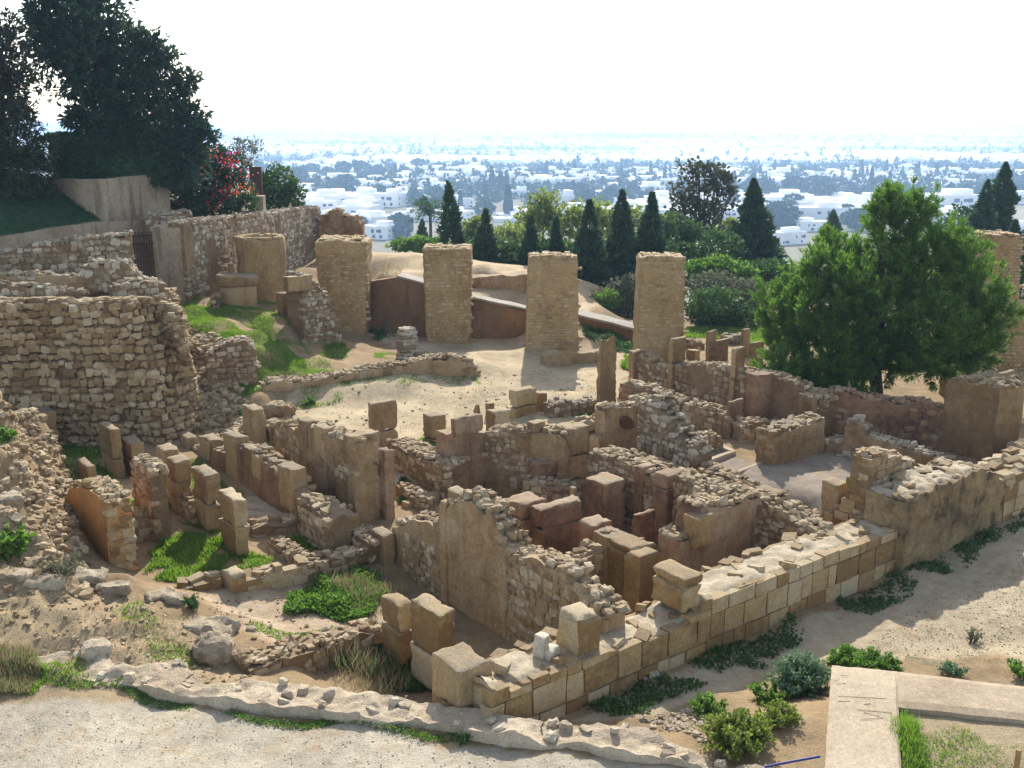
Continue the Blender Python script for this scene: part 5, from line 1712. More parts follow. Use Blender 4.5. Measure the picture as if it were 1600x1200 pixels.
tree('pine_tree', 'bright green pine with long soft needles standing among the ruins', PINE, 2700, .22, M_PINE, base=(pb[0], pb[1] + .6), up=.6, shoot=7, tuft=12, spread=.5, aspect=.06, trunk_r=.2, shell=.5, lump=.4, seed=3)

# dark conifers of the garden, upper left
CED = px_lobes(43.0, [(120, -20, 62, 60), (95, -90, 50, 50), (150, 60, 66, 50), (85, 70, 44, 44), (212, 96, 44, 34), (252, 88, 24, 16), (140, 130, 60, 36), (230, 145, 58, 30), (285, 128, 24, 16), (288, 178, 34, 22), (312, 200, 22, 12), (190, 172, 56, 28), (130, 185, 34, 20), (262, 218, 48, 30), (278, 262, 34, 36), (300, 236, 26, 24), (62, 20, 26, 32), (225, 60, 20, 12), (195, 212, 50, 24), (330, 214, 12, 6)], .9)
tree('dark_conifer', 'large blue-black conifer with ragged drooping sprays against the sky', CED, 8200, .30, M_CED, base=(G(190, 275, 6)[0] * .0 + AT(190, 275, 43)[0], 43.5), up=.05, tuft=5, spread=.6, aspect=.14, trunk_r=.4, shell=.8, lump=.6, droop=.15, shoot=0, seed=5)
CED2 = px_lobes(40.5, [(5, 60, 40, 40), (-30, 110, 60, 50), (15, 130, 42, 42), (-10, 190, 60, 40), (30, 175, 26, 24), (10, 240, 60, 45), (55, 250, 32, 40), (20, 300, 60, 40), (-60, 250, 60, 60)], .9)
tree('dark_conifer', 'loose grey-green conifer at the left edge of the picture', CED2, 5200, .26, M_CED if False else leaf_mat('grey_conifer_foliage', (0.03, 0.045, 0.025), (0.075, 0.09, 0.05), .2), base=(AT(-10, 300, 40.5)[0], 40.5), tuft=4, spread=.7, aspect=.12, trunk_r=.25, shell=.9, lump=.5, seed=6)


def leafbox(name, label, a, b, y0, y1, z0, z1, n, leaf, mat, cat):
    """clipped hedge between two plan points"""
    r = np.random.default_rng(len(label))
    a = np.array(a); b = np.array(b)
    P = r.random((n, 3))
    f = r.integers(0, 3, n)
    P[f == 0, 1] = r.random((f == 0).sum()) * .15
    P[f == 1, 2] = 1 - r.random((f == 1).sum()) * .12
    X = a[None, :] + (b - a)[None, :] * P[:, :1]
    W = np.stack([X[:, 0], X[:, 1] + y0 + (y1 - y0) * P[:, 1], z0 + (z1 - z0) * P[:, 2]], 1)
    W += vnoise3(W, 1.5, 3) * .08
    D = unit(np.stack([r.normal(size=n) * .5, -np.ones(n) * .6 * (f == 0), .5 + 0 * W[:, 0]], 1) + r.normal(size=(n, 3)) * .5)
    V, F = leaf_quads(W, D, leaf * r.uniform(.6, 1.3, n), leaf * .35, r)
    org = np.array((a[0], a[1], z0))
    bag = Bag()
    m = (a + b) / 2
    L = np.linalg.norm(b - a)
    root = empty(name, org, label, cat)
    obj('foliage', mesh_data('foliage', V - org, F, None, [mat]), root)
    bag.box((m[0], m[1] + (y0 + y1) / 2, (z0 + z1) / 2), (L / 2 - .1, (y1 - y0) / 2 - .12, (z1 - z0) / 2 - .12), math.atan2((b - a)[1], (b - a)[0]))
    obj('stems', bag.data('stems', [M_HEDGE], origin=org), root)
    return root


hz0 = zat(AT(160, 280, 41.5), 160, 282)
hz1 = zat(AT(160, 280, 41.5), 160, 210)
leafbox('clipped_hedge', 'dark clipped hedge above the rendered corner wall', AT(72, 280, 42.2)[:2], AT(272, 280, 42.2)[:2], .3, 2.2, hz0 - .3, hz1, 9000, .16, M_HEDGE, 'hedge')

# shaded grass bank behind the grey retaining wall
def grass_bank():
    a = [(r0[0], r0[1] + .3, zat(r0, -160, 388) - .05), (r1[0], r1[1] + .3, zat(r1, 0, 371) - .05), (r2[0], r2[1] + .3, zat(r2, 158, 347) - .05)]
    t0, t1, t2 = AT(-160, 260, 43.0), AT(0, 262, 43.5), AT(85, 281, 42.8)
    b = [tuple(t0), tuple(t1), tuple(t2)]
    A = np.array(a); Bq = np.array(b)
    m = np.linspace(0, 1, 30)
    rows = []
    for k in np.linspace(0, 1, 30):
        pa = np.array([np.interp(k, [0, .5, 1], A[:, i]) for i in range(3)])
        pb_ = np.array([np.interp(k, [0, .5, 1], Bq[:, i]) for i in range(3)])
        rows.append(pa + (pb_ - pa) * m[:, None])
    S = np.array(rows)
    S[..., 2] += .06 * vnoise(S.reshape(-1, 3), 1.0, 4).reshape(S.shape[:2])
    bag = Bag(); bag.grid(S)
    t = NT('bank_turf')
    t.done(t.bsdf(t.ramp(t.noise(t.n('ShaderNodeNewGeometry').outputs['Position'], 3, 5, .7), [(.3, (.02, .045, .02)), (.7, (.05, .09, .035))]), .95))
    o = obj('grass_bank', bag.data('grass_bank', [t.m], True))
    o['kind'] = 'structure'
    r = np.random.default_rng(4)
    idx = r.random((9000, 2)) * 28.99
    i, j = idx[:, 0].astype(int), idx[:, 1].astype(int)
    fi, fj = (idx - np.floor(idx)).T
    P = S[i, j] * ((1 - fi) * (1 - fj))[:, None] + S[i + 1, j] * (fi * (1 - fj))[:, None] + S[i, j + 1] * ((1 - fi) * fj)[:, None] + S[i + 1, j + 1] * (fi * fj)[:, None]
    D = unit(np.array((0, 0, 1.)) + r.normal(size=P.shape) * .5)
    V, F = leaf_quads(P, D, r.uniform(.08, .2, len(P)), .012, r)
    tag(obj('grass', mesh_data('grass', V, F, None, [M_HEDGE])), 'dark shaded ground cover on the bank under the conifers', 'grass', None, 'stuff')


grass_bank()

# bougainvillea
BOU = px_lobes(45.5, [(335, 250, 28, 24), (352, 262, 34, 28), (322, 285, 36, 34), (360, 298, 34, 30), (300, 305, 32, 28), (338, 318, 42, 18), (290, 270, 22, 26), (385, 322, 18, 14), (300, 325, 30, 14), (275, 300, 20, 30), (275, 330, 20, 12)], 1.0)
bo = tree('bougainvillea', 'sprawling bougainvillea with red and orange blossom over the wall', BOU, 8000, .17, M_HEDGE, cat='flowering shrub', base=(AT(330, 300, 45.5)[0], 46.0), spread=.8, trunk_r=.08, seed=8)
bo_org = np.array(bo.location)
rb = np.random.default_rng(12)
for (u, v, ru, rv, n, mt) in ((358, 246, 10, 8, 60, M_RFL), (340, 243, 6, 5, 20, M_RFL), (355, 298, 12, 9, 90, M_RFL), (366, 258, 8, 6, 30, M_RFL), (318, 270, 12, 7, 30, M_OFL), (305, 273, 8, 6, 20, M_OFL), (320, 283, 8, 5, 22, M_RFL), (387, 274, 8, 6, 26, M_OFL), (388, 296, 8, 5, 24, M_OFL),
                              (340, 230, 6, 4, 16, M_OFL), (372, 290, 8, 5, 16, M_OFL), (336, 325, 5, 4, 14, M_OFL), (281, 318, 5, 3, 12, M_OFL), (325, 316, 6, 5, 14, M_OFL), (362, 240, 6, 3, 14, M_PFL), (345, 308, 16, 10, 40, M_RFL), (330, 262, 20, 14, 30, M_OFL), (370, 275, 14, 16, 30, M_RFL)):
    c = AT(u, v, 44.0)
    k = 44.0 / FPX
    n = int(n * .6)
    P = c + rb.normal(size=(n, 3)) * np.array((ru * k, .35, rv * k)) * .85
    D = unit(rb.normal(size=(n, 3)) + np.array((0, -.8, .3)))
    V, F = leaf_quads(P, D, rb.uniform(.08, .14, n), .045, rb)
    obj('blossom', mesh_data('blossom', V - bo_org, F, None, [mt]), bo)
tree('shrub', 'rounded green shrub beyond the bougainvillea', px_lobes(52, [(432, 292, 30, 30), (455, 306, 22, 20), (415, 300, 18, 28)]), 2600, .2, M_MID, 'shrub', base=(AT(435, 300, 52)[0], 52.5), trunk_r=.08, seed=9)
tree('shrub', 'thin olive-coloured bush between the conifer and the shrub', px_lobes(50, [(385, 238, 16, 18), (398, 228, 12, 10), (372, 228, 10, 12)]), 500, .22, M_OLV, 'shrub', base=(AT(385, 250, 50)[0], 50.5), trunk_r=.05, spread=1, aspect=.15, seed=10)
pp = AT(401, 295, 50)
bag = Bag(); bag.box((pp[0], pp[1], zat(pp, 401, 292)), (.28, .1, .95))
tag(obj('brown_panel', bag.data('brown_panel', [M_RUST], origin=pp), None, pp), 'rust-brown upright panel beside the rounded shrub', 'panel')


# conical conifers
def cone_tree(label, u, vt, vb, hw, Y, mat=None, seed=1, group=None, name='conifer', cat='conifer', n=2000, col=0, leaf=.46):
    r = np.random.default_rng(seed)
    top, bot = AT(u, vt, Y), AT(u, vb, Y)
    k = (Y * CP - (bot[2] - CAM_H) * SP) / FPX
    R0 = hw * k
    H = top[2] - bot[2]
    zb = float(ground_at(bot[0], Y))
    org = np.array((bot[0], Y, zb))
    hsh = r.random(n) ** (1.25 if not col else .95)
    an = r.random(n) * 2 * math.pi
    tier = 1 + .3 * np.sin(hsh * 46 + 2.5 * np.sin(an * 3)) + .42 * vnoise(np.stack([np.cos(an), np.sin(an), hsh * 8], 1), 1.6, seed)
    prof_ = (1 - hsh) ** 1.0 * (1 - .25 * (1 - hsh) ** 6) if not col else (1 - hsh ** 4) * (.6 + .4 * np.minimum(1, hsh * 4)) * (1 + .12 * np.sin(hsh * 11))
    rad = R0 * prof_ * tier * (1 - .5 * r.random(n) ** 2) + .03
    lean_ = r.normal(size=2) * .02 * H
    P = np.stack([bot[0] + np.cos(an) * rad + lean_[0] * hsh ** 2, Y + np.sin(an) * rad + lean_[1] * hsh ** 2, bot[2] + H * hsh - .12 * rad], 1)
    keep = vnoise(np.stack([np.cos(an) * 1.3, np.sin(an) * 1.3, hsh * 9], 1), 1.5, seed + 5) > -.45
    P, an, hsh = P[keep], an[keep], hsh[keep]
    n = len(P)
    D = unit(np.stack([np.cos(an), np.sin(an), .35 + .9 * hsh + (1.6 if col else 0)], 1))
    P = np.repeat(P, 3, 0); D = unit(np.repeat(D, 3, 0) + r.normal(size=(3 * n, 3)) * .45)
    L = leaf * r.uniform(.5, 1.3, 3 * n) * (1 - .65 * np.repeat(hsh, 3) ** 2)
    V, F = leaf_quads(P, D, L, L * .2, r)
    root = empty(name, org, label, cat, group)
    obj('crown', mesh_data('crown', V - org, F, None, [mat or M_CYP]), root)
    bag = Bag(); bag.tube([org - (0, 0, .4), (bot[0], Y, bot[2] + H * .5), (bot[0], Y, top[2] - H * .05)], [.16 + R0 * .04, .1, .02], 7)
    obj('trunk', bag.data('trunk', [M_BARK], True, origin=org), root)
    return root


GC = 'dark conical conifers beyond the great piers'
cone_tree('tall slim conifer between the first and second great piers', 710, 284, 480, 30, 56, seed=21, group=GC)
cone_tree('shorter conifer just right of the tall slim one', 757, 328, 480, 28, 54.5, seed=22, group=GC)
cone_tree('small conifer behind the gap of the second and third great piers', 830, 338, 480, 22, 54, seed=23, group=GC)
cone_tree('narrow conifer to the left above the third great pier', 868, 340, 490, 22, 54, seed=24, group=GC)
cone_tree('broad conifer right behind the third great pier', 918, 314, 520, 44, 52, seed=25, group=GC, n=4200)
cone_tree('pointed conifer in the middle of the group of three', 968, 298, 500, 40, 53, seed=26, group=GC, n=3200)
cone_tree('pointed conifer behind the fourth great pier', 1012, 302, 500, 40, 53.5, seed=27, group=GC, n=3200)
cone_tree('broad dark conifer right of the airy brown-green tree', 1174, 281, 420, 42, 62, seed=28, group=GC, n=4200)
cone_tree('little conifer among the white houses left of the slim one', 659, 343, 400, 11, 95, seed=29, group=GC, n=900)
cone_tree('tall columnar cypress near the right edge', 1556, 255, 400, 16, 72, seed=30, col=1, n=3500)
cone_tree('ragged conifer leaning against the columnar cypress', 1523, 282, 420, 30, 70, seed=31, n=2600)
cone_tree('small pointed conifer at the right edge by the crumbling pier', 1578, 345, 430, 15, 62, seed=32, n=1200)
cone_tree('small dark conifer by the pale road, left of the pine', 1300, 328, 372, 14, 110, seed=33, n=900)
tree('airy_tree', 'tall airy brown-green tree with sky showing through its crown', px_lobes(66, [(1100, 280, 38, 26), (1075, 300, 24, 28), (1125, 285, 22, 24), (1088, 330, 30, 30), (1118, 322, 26, 28), (1060, 320, 14, 24), (1105, 360, 34, 24), (1140, 300, 10, 18), (1085, 262, 26, 12), (1120, 265, 22, 10)]), 2000, .32, M_EUC, base=(AT(1098, 400, 66)[0], 66), spread=1.0, trunk_r=.25, shell=.8, lump=.6, seed=41)
tree('round_tree', 'dense round green tree with pale trunks under the airy tree', px_lobes(60, [(1050, 362, 34, 26), (1075, 372, 30, 22), (1028, 372, 24, 24), (1060, 385, 36, 16)]), 4200, .22, M_MID, base=(AT(1060, 400, 60)[0], 60), trunk_r=.16, seed=42)
GY_ = 'loose yellow-green trees behind the conifers'
for i, (lab, lb) in enumerate([('yellow-green tree behind the small conifer at the second gap', [(850, 318, 22, 20), (835, 340, 26, 20), (862, 345, 26, 22)]),
                               ('yellow-green tree filling the space between two conifers', [(900, 335, 28, 18), (885, 358, 26, 20), (935, 338, 22, 22)]),
                               ('yellow-green tree right of the broad conifer', [(948, 345, 22, 22), (990, 345, 26, 24), (965, 372, 34, 20)]),
                               ('low yellow-green bush left of the narrow conifer', [(800, 368, 30, 20), (775, 378, 24, 18), (825, 378, 22, 18)]),
                               ('light green tree between the slim conifer and its shorter neighbour', [(735, 372, 22, 22), (745, 352, 14, 14)]),
                               ('leafy light green tree left of the airy tree', [(1030, 372, 26, 20), (1045, 350, 24, 16), (1012, 388, 26, 16)]),
                               ('leafy tree between the airy tree and the broad dark conifer', [(1130, 380, 26, 24), (1140, 358, 18, 16)])]):
    tree('leafy_tree', lab, px_lobes(70 + i, lb), 1500, .3, M_YEL, group=GY_, spread=1, trunk_r=.1, shell=.8, lump=.5, seed=50 + i)
GS = 'shrubs at the edge of the excavation'
for i, (lab, Y, lb, mt, n, lf) in enumerate([
    ('light green bushes beyond the earth platform', 60, [(628, 383, 18, 9), (655, 380, 20, 10), (685, 384, 24, 10), (712, 390, 16, 8)], M_GRN, 2200, .2),
    ('dark green thicket under the conifers', 55, [(800, 410, 50, 22), (870, 420, 50, 30), (930, 420, 60, 40), (990, 420, 50, 36), (940, 400, 60, 30), (1040, 400, 40, 22), (760, 395, 40, 20), (735, 400, 26, 16), (800, 396, 30, 18), (845, 396, 24, 24), (890, 402, 30, 18), (985, 398, 30, 20), (1125, 385, 36, 24), (1070, 398, 30, 16)], M_MID, 9500, .28),
    ('sunlit bush beside the third great pier', 47, [(938, 476, 18, 14), (950, 468, 20, 14)], M_GRN, 1000, .15),
    ('soft grey-green bush between the third and fourth great piers', 48, [(965, 465, 28, 24), (992, 452, 26, 26), (985, 480, 26, 14)], M_OLV, 2200, .16),
    ('leafy green bush right of the fourth great pier', 52, [(1095, 420, 34, 16), (1120, 415, 30, 14), (1150, 425, 30, 14), (1110, 432, 60, 18)], M_GRN, 4200, .2),
    ('dark laurel-like bush left of the pine', 54, [(1190, 425, 34, 18), (1215, 430, 26, 20), (1165, 425, 20, 14), (1240, 440, 30, 24)], M_MID, 2600, .2),
    ('twiggy grey-brown bush with faded flowers', 48, [(1110, 450, 34, 24), (1150, 460, 36, 26), (1130, 480, 40, 22), (1175, 470, 24, 26)], M_OLV, 5200, .16),
    ('green undergrowth below the twiggy bush', 45, [(1100, 490, 26, 16), (1130, 500, 36, 12), (1165, 500, 30, 14), (1120, 475, 50, 24)], M_MID, 4200, .16),
    ('bright bush at the right edge under the crumbling pier', 50, [(1592, 420, 16, 22), (1600, 450, 16, 26), (1600, 395, 14, 12)], M_MID, 1400, .18),
    ('green bushes glimpsed behind the pine', 52, [(1260, 450, 40, 24), (1330, 470, 60, 24), (1420, 480, 70, 24), (1500, 490, 50, 24), (1200, 470, 50, 30)], M_MID, 6000, .24),
    ('dark trees beyond the crumbling pier', 75, [(1500, 345, 20, 24), (1540, 360, 30, 30), (1480, 365, 20, 16), (1590, 380, 20, 16)], M_CYP, 2200, .3),
]):
    tree('shrub', lab, px_lobes(Y, lb), n, lf, mt, 'shrub', group=GS, spread=.8, trunk_r=.06, limbs=False, seed=60 + i, lump=.35)


def palm(u, vt, vb, Y):
    r = np.random.default_rng(3)
    t, b = AT(u, vt + 10, Y), AT(u, vb, Y)
    zb = float(ground_at(b[0], Y))
    org = np.array((b[0], Y, zb))
    root = empty('palm_tree', org, 'palm tree standing among the white houses below the hill', 'palm')
    bag = Bag(); bag.tube([org, (t[0] + .1, Y, (zb + t[2]) / 2), t], [.3, .22, .2], 7)
    obj('trunk', bag.data('trunk', [M_BARK], True, origin=org), root)
    Vs, Fs, n0 = [], [], 0
    for k in range(26):
        an = r.random() * 6.28; el = r.uniform(-.2, 1.2)
        d = np.array((math.cos(an) * math.cos(el), math.sin(an) * math.cos(el), math.sin(el)))
        pts = [t + d * s - np.array((0, 0, .22 * s * s * .5)) for s in np.linspace(0, 2.6, 9)]
        P = np.repeat(np.array(pts), 4, 0)
        D = unit(np.repeat(d[None], len(P), 0) * .5 + r.normal(size=P.shape) * .6)
        V, F = leaf_quads(P, D, .7, .06, r)
        Vs.append(V); Fs.append(F + n0); n0 += len(V)
    obj('crown', mesh_data('crown', np.concatenate(Vs) - org, np.concatenate(Fs), None, [M_MID]), root)


palm(672, 322, 372, 130)


# ------------------------------------------------------------------ grass and weeds in patches
def patch(name, label, poly, zg, n, hmin, hmax, mat, w=.010, broad=False, cat='grass', clump=2.0, thr=-.1, wide=.5, lean=.35):
    r = np.random.default_rng(len(label) * 7)
    P = np.array([G(u, v, zg)[:2] for u, v in poly])
    lo, hi = P.min(0), P.max(0)
    q = lo + r.random((n * 6, 2)) * (hi - lo)
    jit = np.stack([vnoise(np.c_[q, q[:, :1] * 0], 1.6, 71), vnoise(np.c_[q, q[:, :1] * 0], 1.6, 72)], 1) * wide * .5
    m = in_poly(q[:, 0] + jit[:, 0], q[:, 1] + jit[:, 1], [tuple(p) for p in P])
    m &= vnoise(np.c_[q, q[:, :1] * 0], clump, 73) + .5 * r.random(len(q)) > thr
    q = q[m][:n]
    z = ground_at(q[:, 0], q[:, 1])
    P3 = np.stack([q[:, 0], q[:, 1], z - .01], 1)
    k = len(q)
    if broad:      # rounded leaves held up on short stems
        P3[:, 2] += r.uniform(0, hmax * .8, k) * (.5 + .5 * vnoise(np.c_[q, q[:, :1] * 0], clump, 75))
        D = unit(r.normal(size=(k, 3)) * .8 + (0, 0, .5))
        V, F = leaf_quads(P3, D, r.uniform(hmin, hmin * 2, k), hmin * .55, r)
    else:
        hh = r.uniform(hmin, hmax, k) * (.7 + .5 * vnoise(np.c_[q, q[:, :1] * 0], clump, 74))
        D = unit(np.array((0, 0, 1.)) + r.normal(size=(k, 3)) * lean)
        V, F = leaf_quads(P3, D, np.maximum(.02, hh), w, r)
    o0 = np.array((P[:, 0].mean(), P[:, 1].mean(), zg))
    return tag(obj(name, mesh_data(name, V - o0, F, None, [mat]), None, o0), label, cat, None, 'stuff')


patch('grass', 'bright short grass on the terrace behind the long low wall', [(330, 592), (345, 570), (400, 562), (440, 555), (505, 576), (500, 590), (440, 592), (380, 606), (335, 605)], 1.05, 16000, .05, .16, M_GRASS, .012, thr=-.6)
patch('grass', 'sunlit grass on the upper slope right of the bastion', [(275, 492), (330, 492), (385, 515), (400, 530), (345, 532), (300, 524), (280, 510)], 2.2, 11000, .04, .12, M_GRASS, .012, thr=-.5)
patch('grass', 'small grass tufts below the column stump', [(280, 462), (305, 460), (310, 474), (285, 478)], 2.6, 1200, .08, .2, M_GRASS, .012)
patch('grass', 'grass in front of the column stump', [(330, 478), (400, 476), (430, 480), (425, 500), (360, 496), (335, 492)], 2.35, 6000, .04, .14, M_GRASS, .012, thr=-.3)
patch('grass', 'shaded grass beside the ragged ruin', [(400, 480), (470, 520), (520, 550), (480, 566), (440, 545), (410, 520)], 1.6, 5000, .04, .1, M_GRASS, .012)
patch('grass', 'grass tufts before the first great pier', [(505, 548), (545, 540), (552, 560), (510, 566)], .9, 2600, .05, .15, M_GRASS, .012)
patch('grass', 'thin grass by the stone stack', [(585, 552), (618, 550), (622, 562), (590, 564)], .75, 900, .04, .1, M_GRASS, .01)
patch('grass', 'weeds at the foot of the long low earthen wall', [(430, 628), (600, 607), (752, 590), (752, 600), (600, 618), (440, 645)], .4, 2600, .04, .13, M_GRASS, .012, thr=.0)
patch('weeds', 'dry scrub at the corner of the brown revetment', [(575, 480), (600, 470), (660, 505), (650, 530), (600, 522), (575, 510)], .8, 900, .2, .7, M_DRY, .012, cat='weeds', lean=.45)
patch('weeds', 'green shrublet behind the first great pier', [(572, 500), (600, 505), (610, 528), (580, 530)], .8, 1400, .05, .3, M_MID, .02, broad=True, cat='weeds')
patch('grass', 'sunlit green meadow strip right of the fourth great pier', [(1072, 512), (1110, 506), (1170, 514), (1240, 520), (1240, 540), (1120, 533), (1072, 532)], .3, 9000, .06, .2, M_GRASS, .02, thr=-.8)
patch('weeds', 'green plants along the foot of the sloping coping', [(905, 503), (940, 508), (990, 526), (990, 538), (920, 525)], .85, 2600, .08, .35, M_MID, .02, broad=True, thr=-.5, cat='weeds')
patch('grass', 'grass patch at the plaza edge beside the lane', [(880, 662), (900, 650), (935, 645), (935, 664), (905, 670)], .22, 2600, .05, .13, M_GRASS, .012, thr=-.4)
patch('grass', 'bright tuft behind the leaning pillar', [(970, 572), (984, 556), (984, 580)], .4, 700, .1, .3, M_GRASS, .012, thr=-.9)
patch('grass', 'weeds along the shaded lane', [(1000, 722), (1060, 735), (1100, 752), (1250, 815), (1230, 815), (1080, 760), (1000, 735)], .15, 1800, .04, .12, M_MID, .014)
patch('grass', 'ground plants around the short block on the beaten earth', [(655, 686), (700, 680), (705, 702), (690, 725), (660, 700)], .25, 1500, .03, .1, M_GRASS, .012)
patch('grass', 'weeds in the strip between the plastered walls', [(617, 745), (640, 748), (665, 775), (620, 785)], -.05, 2600, .03, .2, M_MID, .02, broad=True, thr=-.5)
patch('grass', 'lush grass in the sun among the left pillars', [(222, 905), (225, 880), (270, 840), (300, 835), (340, 850), (395, 865), (430, 882), (385, 895), (340, 905), (300, 915), (250, 915)], -.03, 9000, .05, .2, M_GRASS, .013, thr=-.15, clump=3)
patch('grass', 'grass in the room behind the orange arch wall', [(190, 790), (230, 780), (240, 810), (205, 815)], 0, 2200, .05, .2, M_GRASS, .013)
patch('grass', 'dark grass at the foot of the bastion', [(88, 660), (150, 690), (190, 750), (150, 790), (100, 760), (85, 700)], 0, 5200, .06, .2, M_GRASS, .013, thr=-.5)
patch('grass', 'grass between the pillars of the left rows', [(262, 800), (320, 840), (345, 830), (380, 790), (350, 740), (300, 720), (260, 740)], 0, 6000, .05, .14, M_GRASS, .013, thr=-.2)
patch('grass', 'scattered grass in the small rooms beside the lane', [(420, 845), (520, 830), (575, 850), (520, 880), (470, 880)], -.12, 5000, .03, .12, M_GRASS, .012, thr=-.15)
patch('ground_cover', 'dense round-leaved ground cover beside the lane', [(443, 960), (470, 935), (520, 905), (580, 882), (600, 900), (600, 950), (560, 965), (480, 978)], -.28, 9000, .05, .30, M_GRN, broad=True, cat='ground cover', thr=-.6)
patch('weeds', 'tall pale weeds over the ground cover', [(520, 905), (600, 880), (640, 920), (600, 960), (540, 960)], -.3, 1500, .15, .45, M_DRY, .005, cat='weeds', thr=-.2)
patch('weeds', 'tall dry weeds in the hollow before the corner pillar', [(490, 1050), (560, 1018), (620, 1020), (650, 1060), (600, 1085), (520, 1070)], -.3, 800, .2, .6, M_DRY, .005, cat='weeds', thr=-.3)
patch('grass', 'green weeds under the two big blocks', [(500, 1040), (560, 1000), (610, 1000), (670, 1050), (660, 1085), (600, 1085), (520, 1070)], -.6, 6500, .05, .3, M_MID, .014, thr=-.6)
patch('grass', 'small herbs on the lane floor', [(380, 990), (450, 985), (590, 965), (595, 985), (480, 1010), (400, 1015)], -.15, 2600, .03, .1, M_GRASS, .012, thr=.0)
patch('weeds', 'line of weeds along the foot of the rock rim', [(50, 1050), (110, 1064), (225, 1085), (350, 1108), (500, 1118), (650, 1140), (730, 1150), (730, 1165), (640, 1152), (480, 1134), (340, 1120), (200, 1096), (60, 1070)], .45, 13000, .02, .13, M_GRN, broad=True, cat='weeds', thr=-.25, clump=1.3)
patch('grass', 'pale dry tussock at the left edge of the path', [(-40, 1030), (50, 1020), (66, 1045), (50, 1068), (-40, 1080)], .6, 6500, .12, .34, M_DRY, .006, thr=-.8)
patch('grass', 'green tussock mixed in the dry tussock', [(-40, 1030), (60, 1025), (75, 1050), (50, 1070), (-40, 1075)], .6, 3000, .1, .28, M_GRASS, .007, thr=-.8)
patch('grass', 'tufts of grass dotting the dry bank', [(-40, 920), (200, 930), (300, 1000), (250, 1060), (60, 1040), (-40, 1010)], .8, 3600, .04, .14, M_GRASS, .009, thr=.35, clump=1.1)
patch('grass', 'dry straw over the bank', [(-40, 900), (200, 915), (380, 990), (300, 1060), (60, 1040), (-40, 1010)], .8, 7000, .03, .1, M_DRY, .006, thr=-.4, lean=1.2)
patch('grass', 'shaded weeds along the foot of the ashlar wall', [(900, 1112), (1000, 1062), (1100, 1022), (1420, 885), (1600, 800), (1600, 830), (1400, 935), (1250, 990), (1130, 1060), (980, 1125)], 0, 17000, .045, .12, M_MID, .013, broad=True, thr=.0, clump=1.8)
patch('grass', 'dry straw on the street in the sun', [(1320, 1010), (1620, 850), (1620, 1060), (1420, 1060)], .15, 5000, .02, .07, M_DRY, .005, lean=1.5, thr=.0)
patch('grass', 'dry straw on the beaten earth', [(460, 660), (760, 600), (960, 560), (930, 660), (700, 720)], .35, 6000, .02, .08, M_DRY, .010, lean=1.3, thr=.15)
patch('grass', 'patchy grass inside the kerb at the right', [(1400, 1085), (1440, 1080), (1560, 1130), (1620, 1140), (1620, 1210), (1400, 1210)], .5, 3600, .02, .08, M_GRASS, .006, thr=.15, lean=.8)
patch('grass', 'tall grass growing against the inner kerb corner', [(1398, 1075), (1425, 1070), (1440, 1130), (1450, 1210), (1405, 1210)], .5, 2600, .06, .28, M_GRASS, .005, thr=-.3, lean=.5)
patch('grass', 'grass on the gravel shelf of the bastion top', [(-40, 462), (130, 460), (180, 466), (190, 472), (-40, 474)], 4.1, 2200, .05, .15, M_GRASS, .013)
patch('grass', 'grass on the upper terrace before the long rubble wall', [(-40, 428), (60, 420), (130, 412), (200, 425), (120, 432), (-40, 432)], 4.4, 4500, .05, .2, M_GRASS, .016)
patch('weeds', 'leafy weeds growing through the iron gate', [(185, 425), (220, 420), (225, 440), (190, 440)], 4.3, 1800, .08, .9, M_MID, .02, broad=True, cat='weeds', thr=-.9)


def bush(label, u, v, z, rx, rz, n, leaf, mat, aspect=.3, seed=1, ry=None, name='bush', thr=0):
    """leafy plant on stems, its foot at the pixel"""
    p = G(u, v, z)
    for _ in range(5):
        zz = float(ground_at(p[0], p[1])); p = G(u, v, zz)
    p[2] = zz
    r = np.random.default_rng(seed)
    root = empty(name, p, label, 'bush')
    bag = Bag()
    ry = ry or rx
    k = max(10, n // 60)
    Ps, Ds = [], []
    for i in range(k):
        an = r.random() * 6.28
        rr_ = math.sqrt(r.random())
        tip = p + np.array((math.cos(an) * rx * rr_, math.sin(an) * ry * rr_, rz * (1.0 - .55 * rr_ ** 2) * r.uniform(.7, 1.1)))
        s = p + np.array((math.cos(an) * rx * .2, math.sin(an) * ry * .2, 0))
        m = (s + tip) / 2 + np.array((0, 0, rz * .08))
        bag.tube([s, m, tip], [.008, .006, .003], 4)
        for q in range(n // k):
            f = r.uniform(.25, 1.05)
            c = (s * (1 - f) ** 2 + 2 * m * f * (1 - f) + tip * f * f)
            Ps.append(c + r.normal(size=3) * .02)
            Ds.append(unit(((tip - s)[None] * .5 / rz + r.normal(size=(1, 3)) * .9))[0])
    V, F = leaf_quads(np.array(Ps), unit(np.array(Ds)), leaf * r.uniform(.6, 1.3, len(Ps)), leaf * aspect, r)
    obj('leaves', mesh_data('leaves', V - p, F, None, [mat]), root)
    obj('stems', bag.data('stems', [M_BARK if mat is not M_GRN else M_MID], False, origin=p), root)
    return root


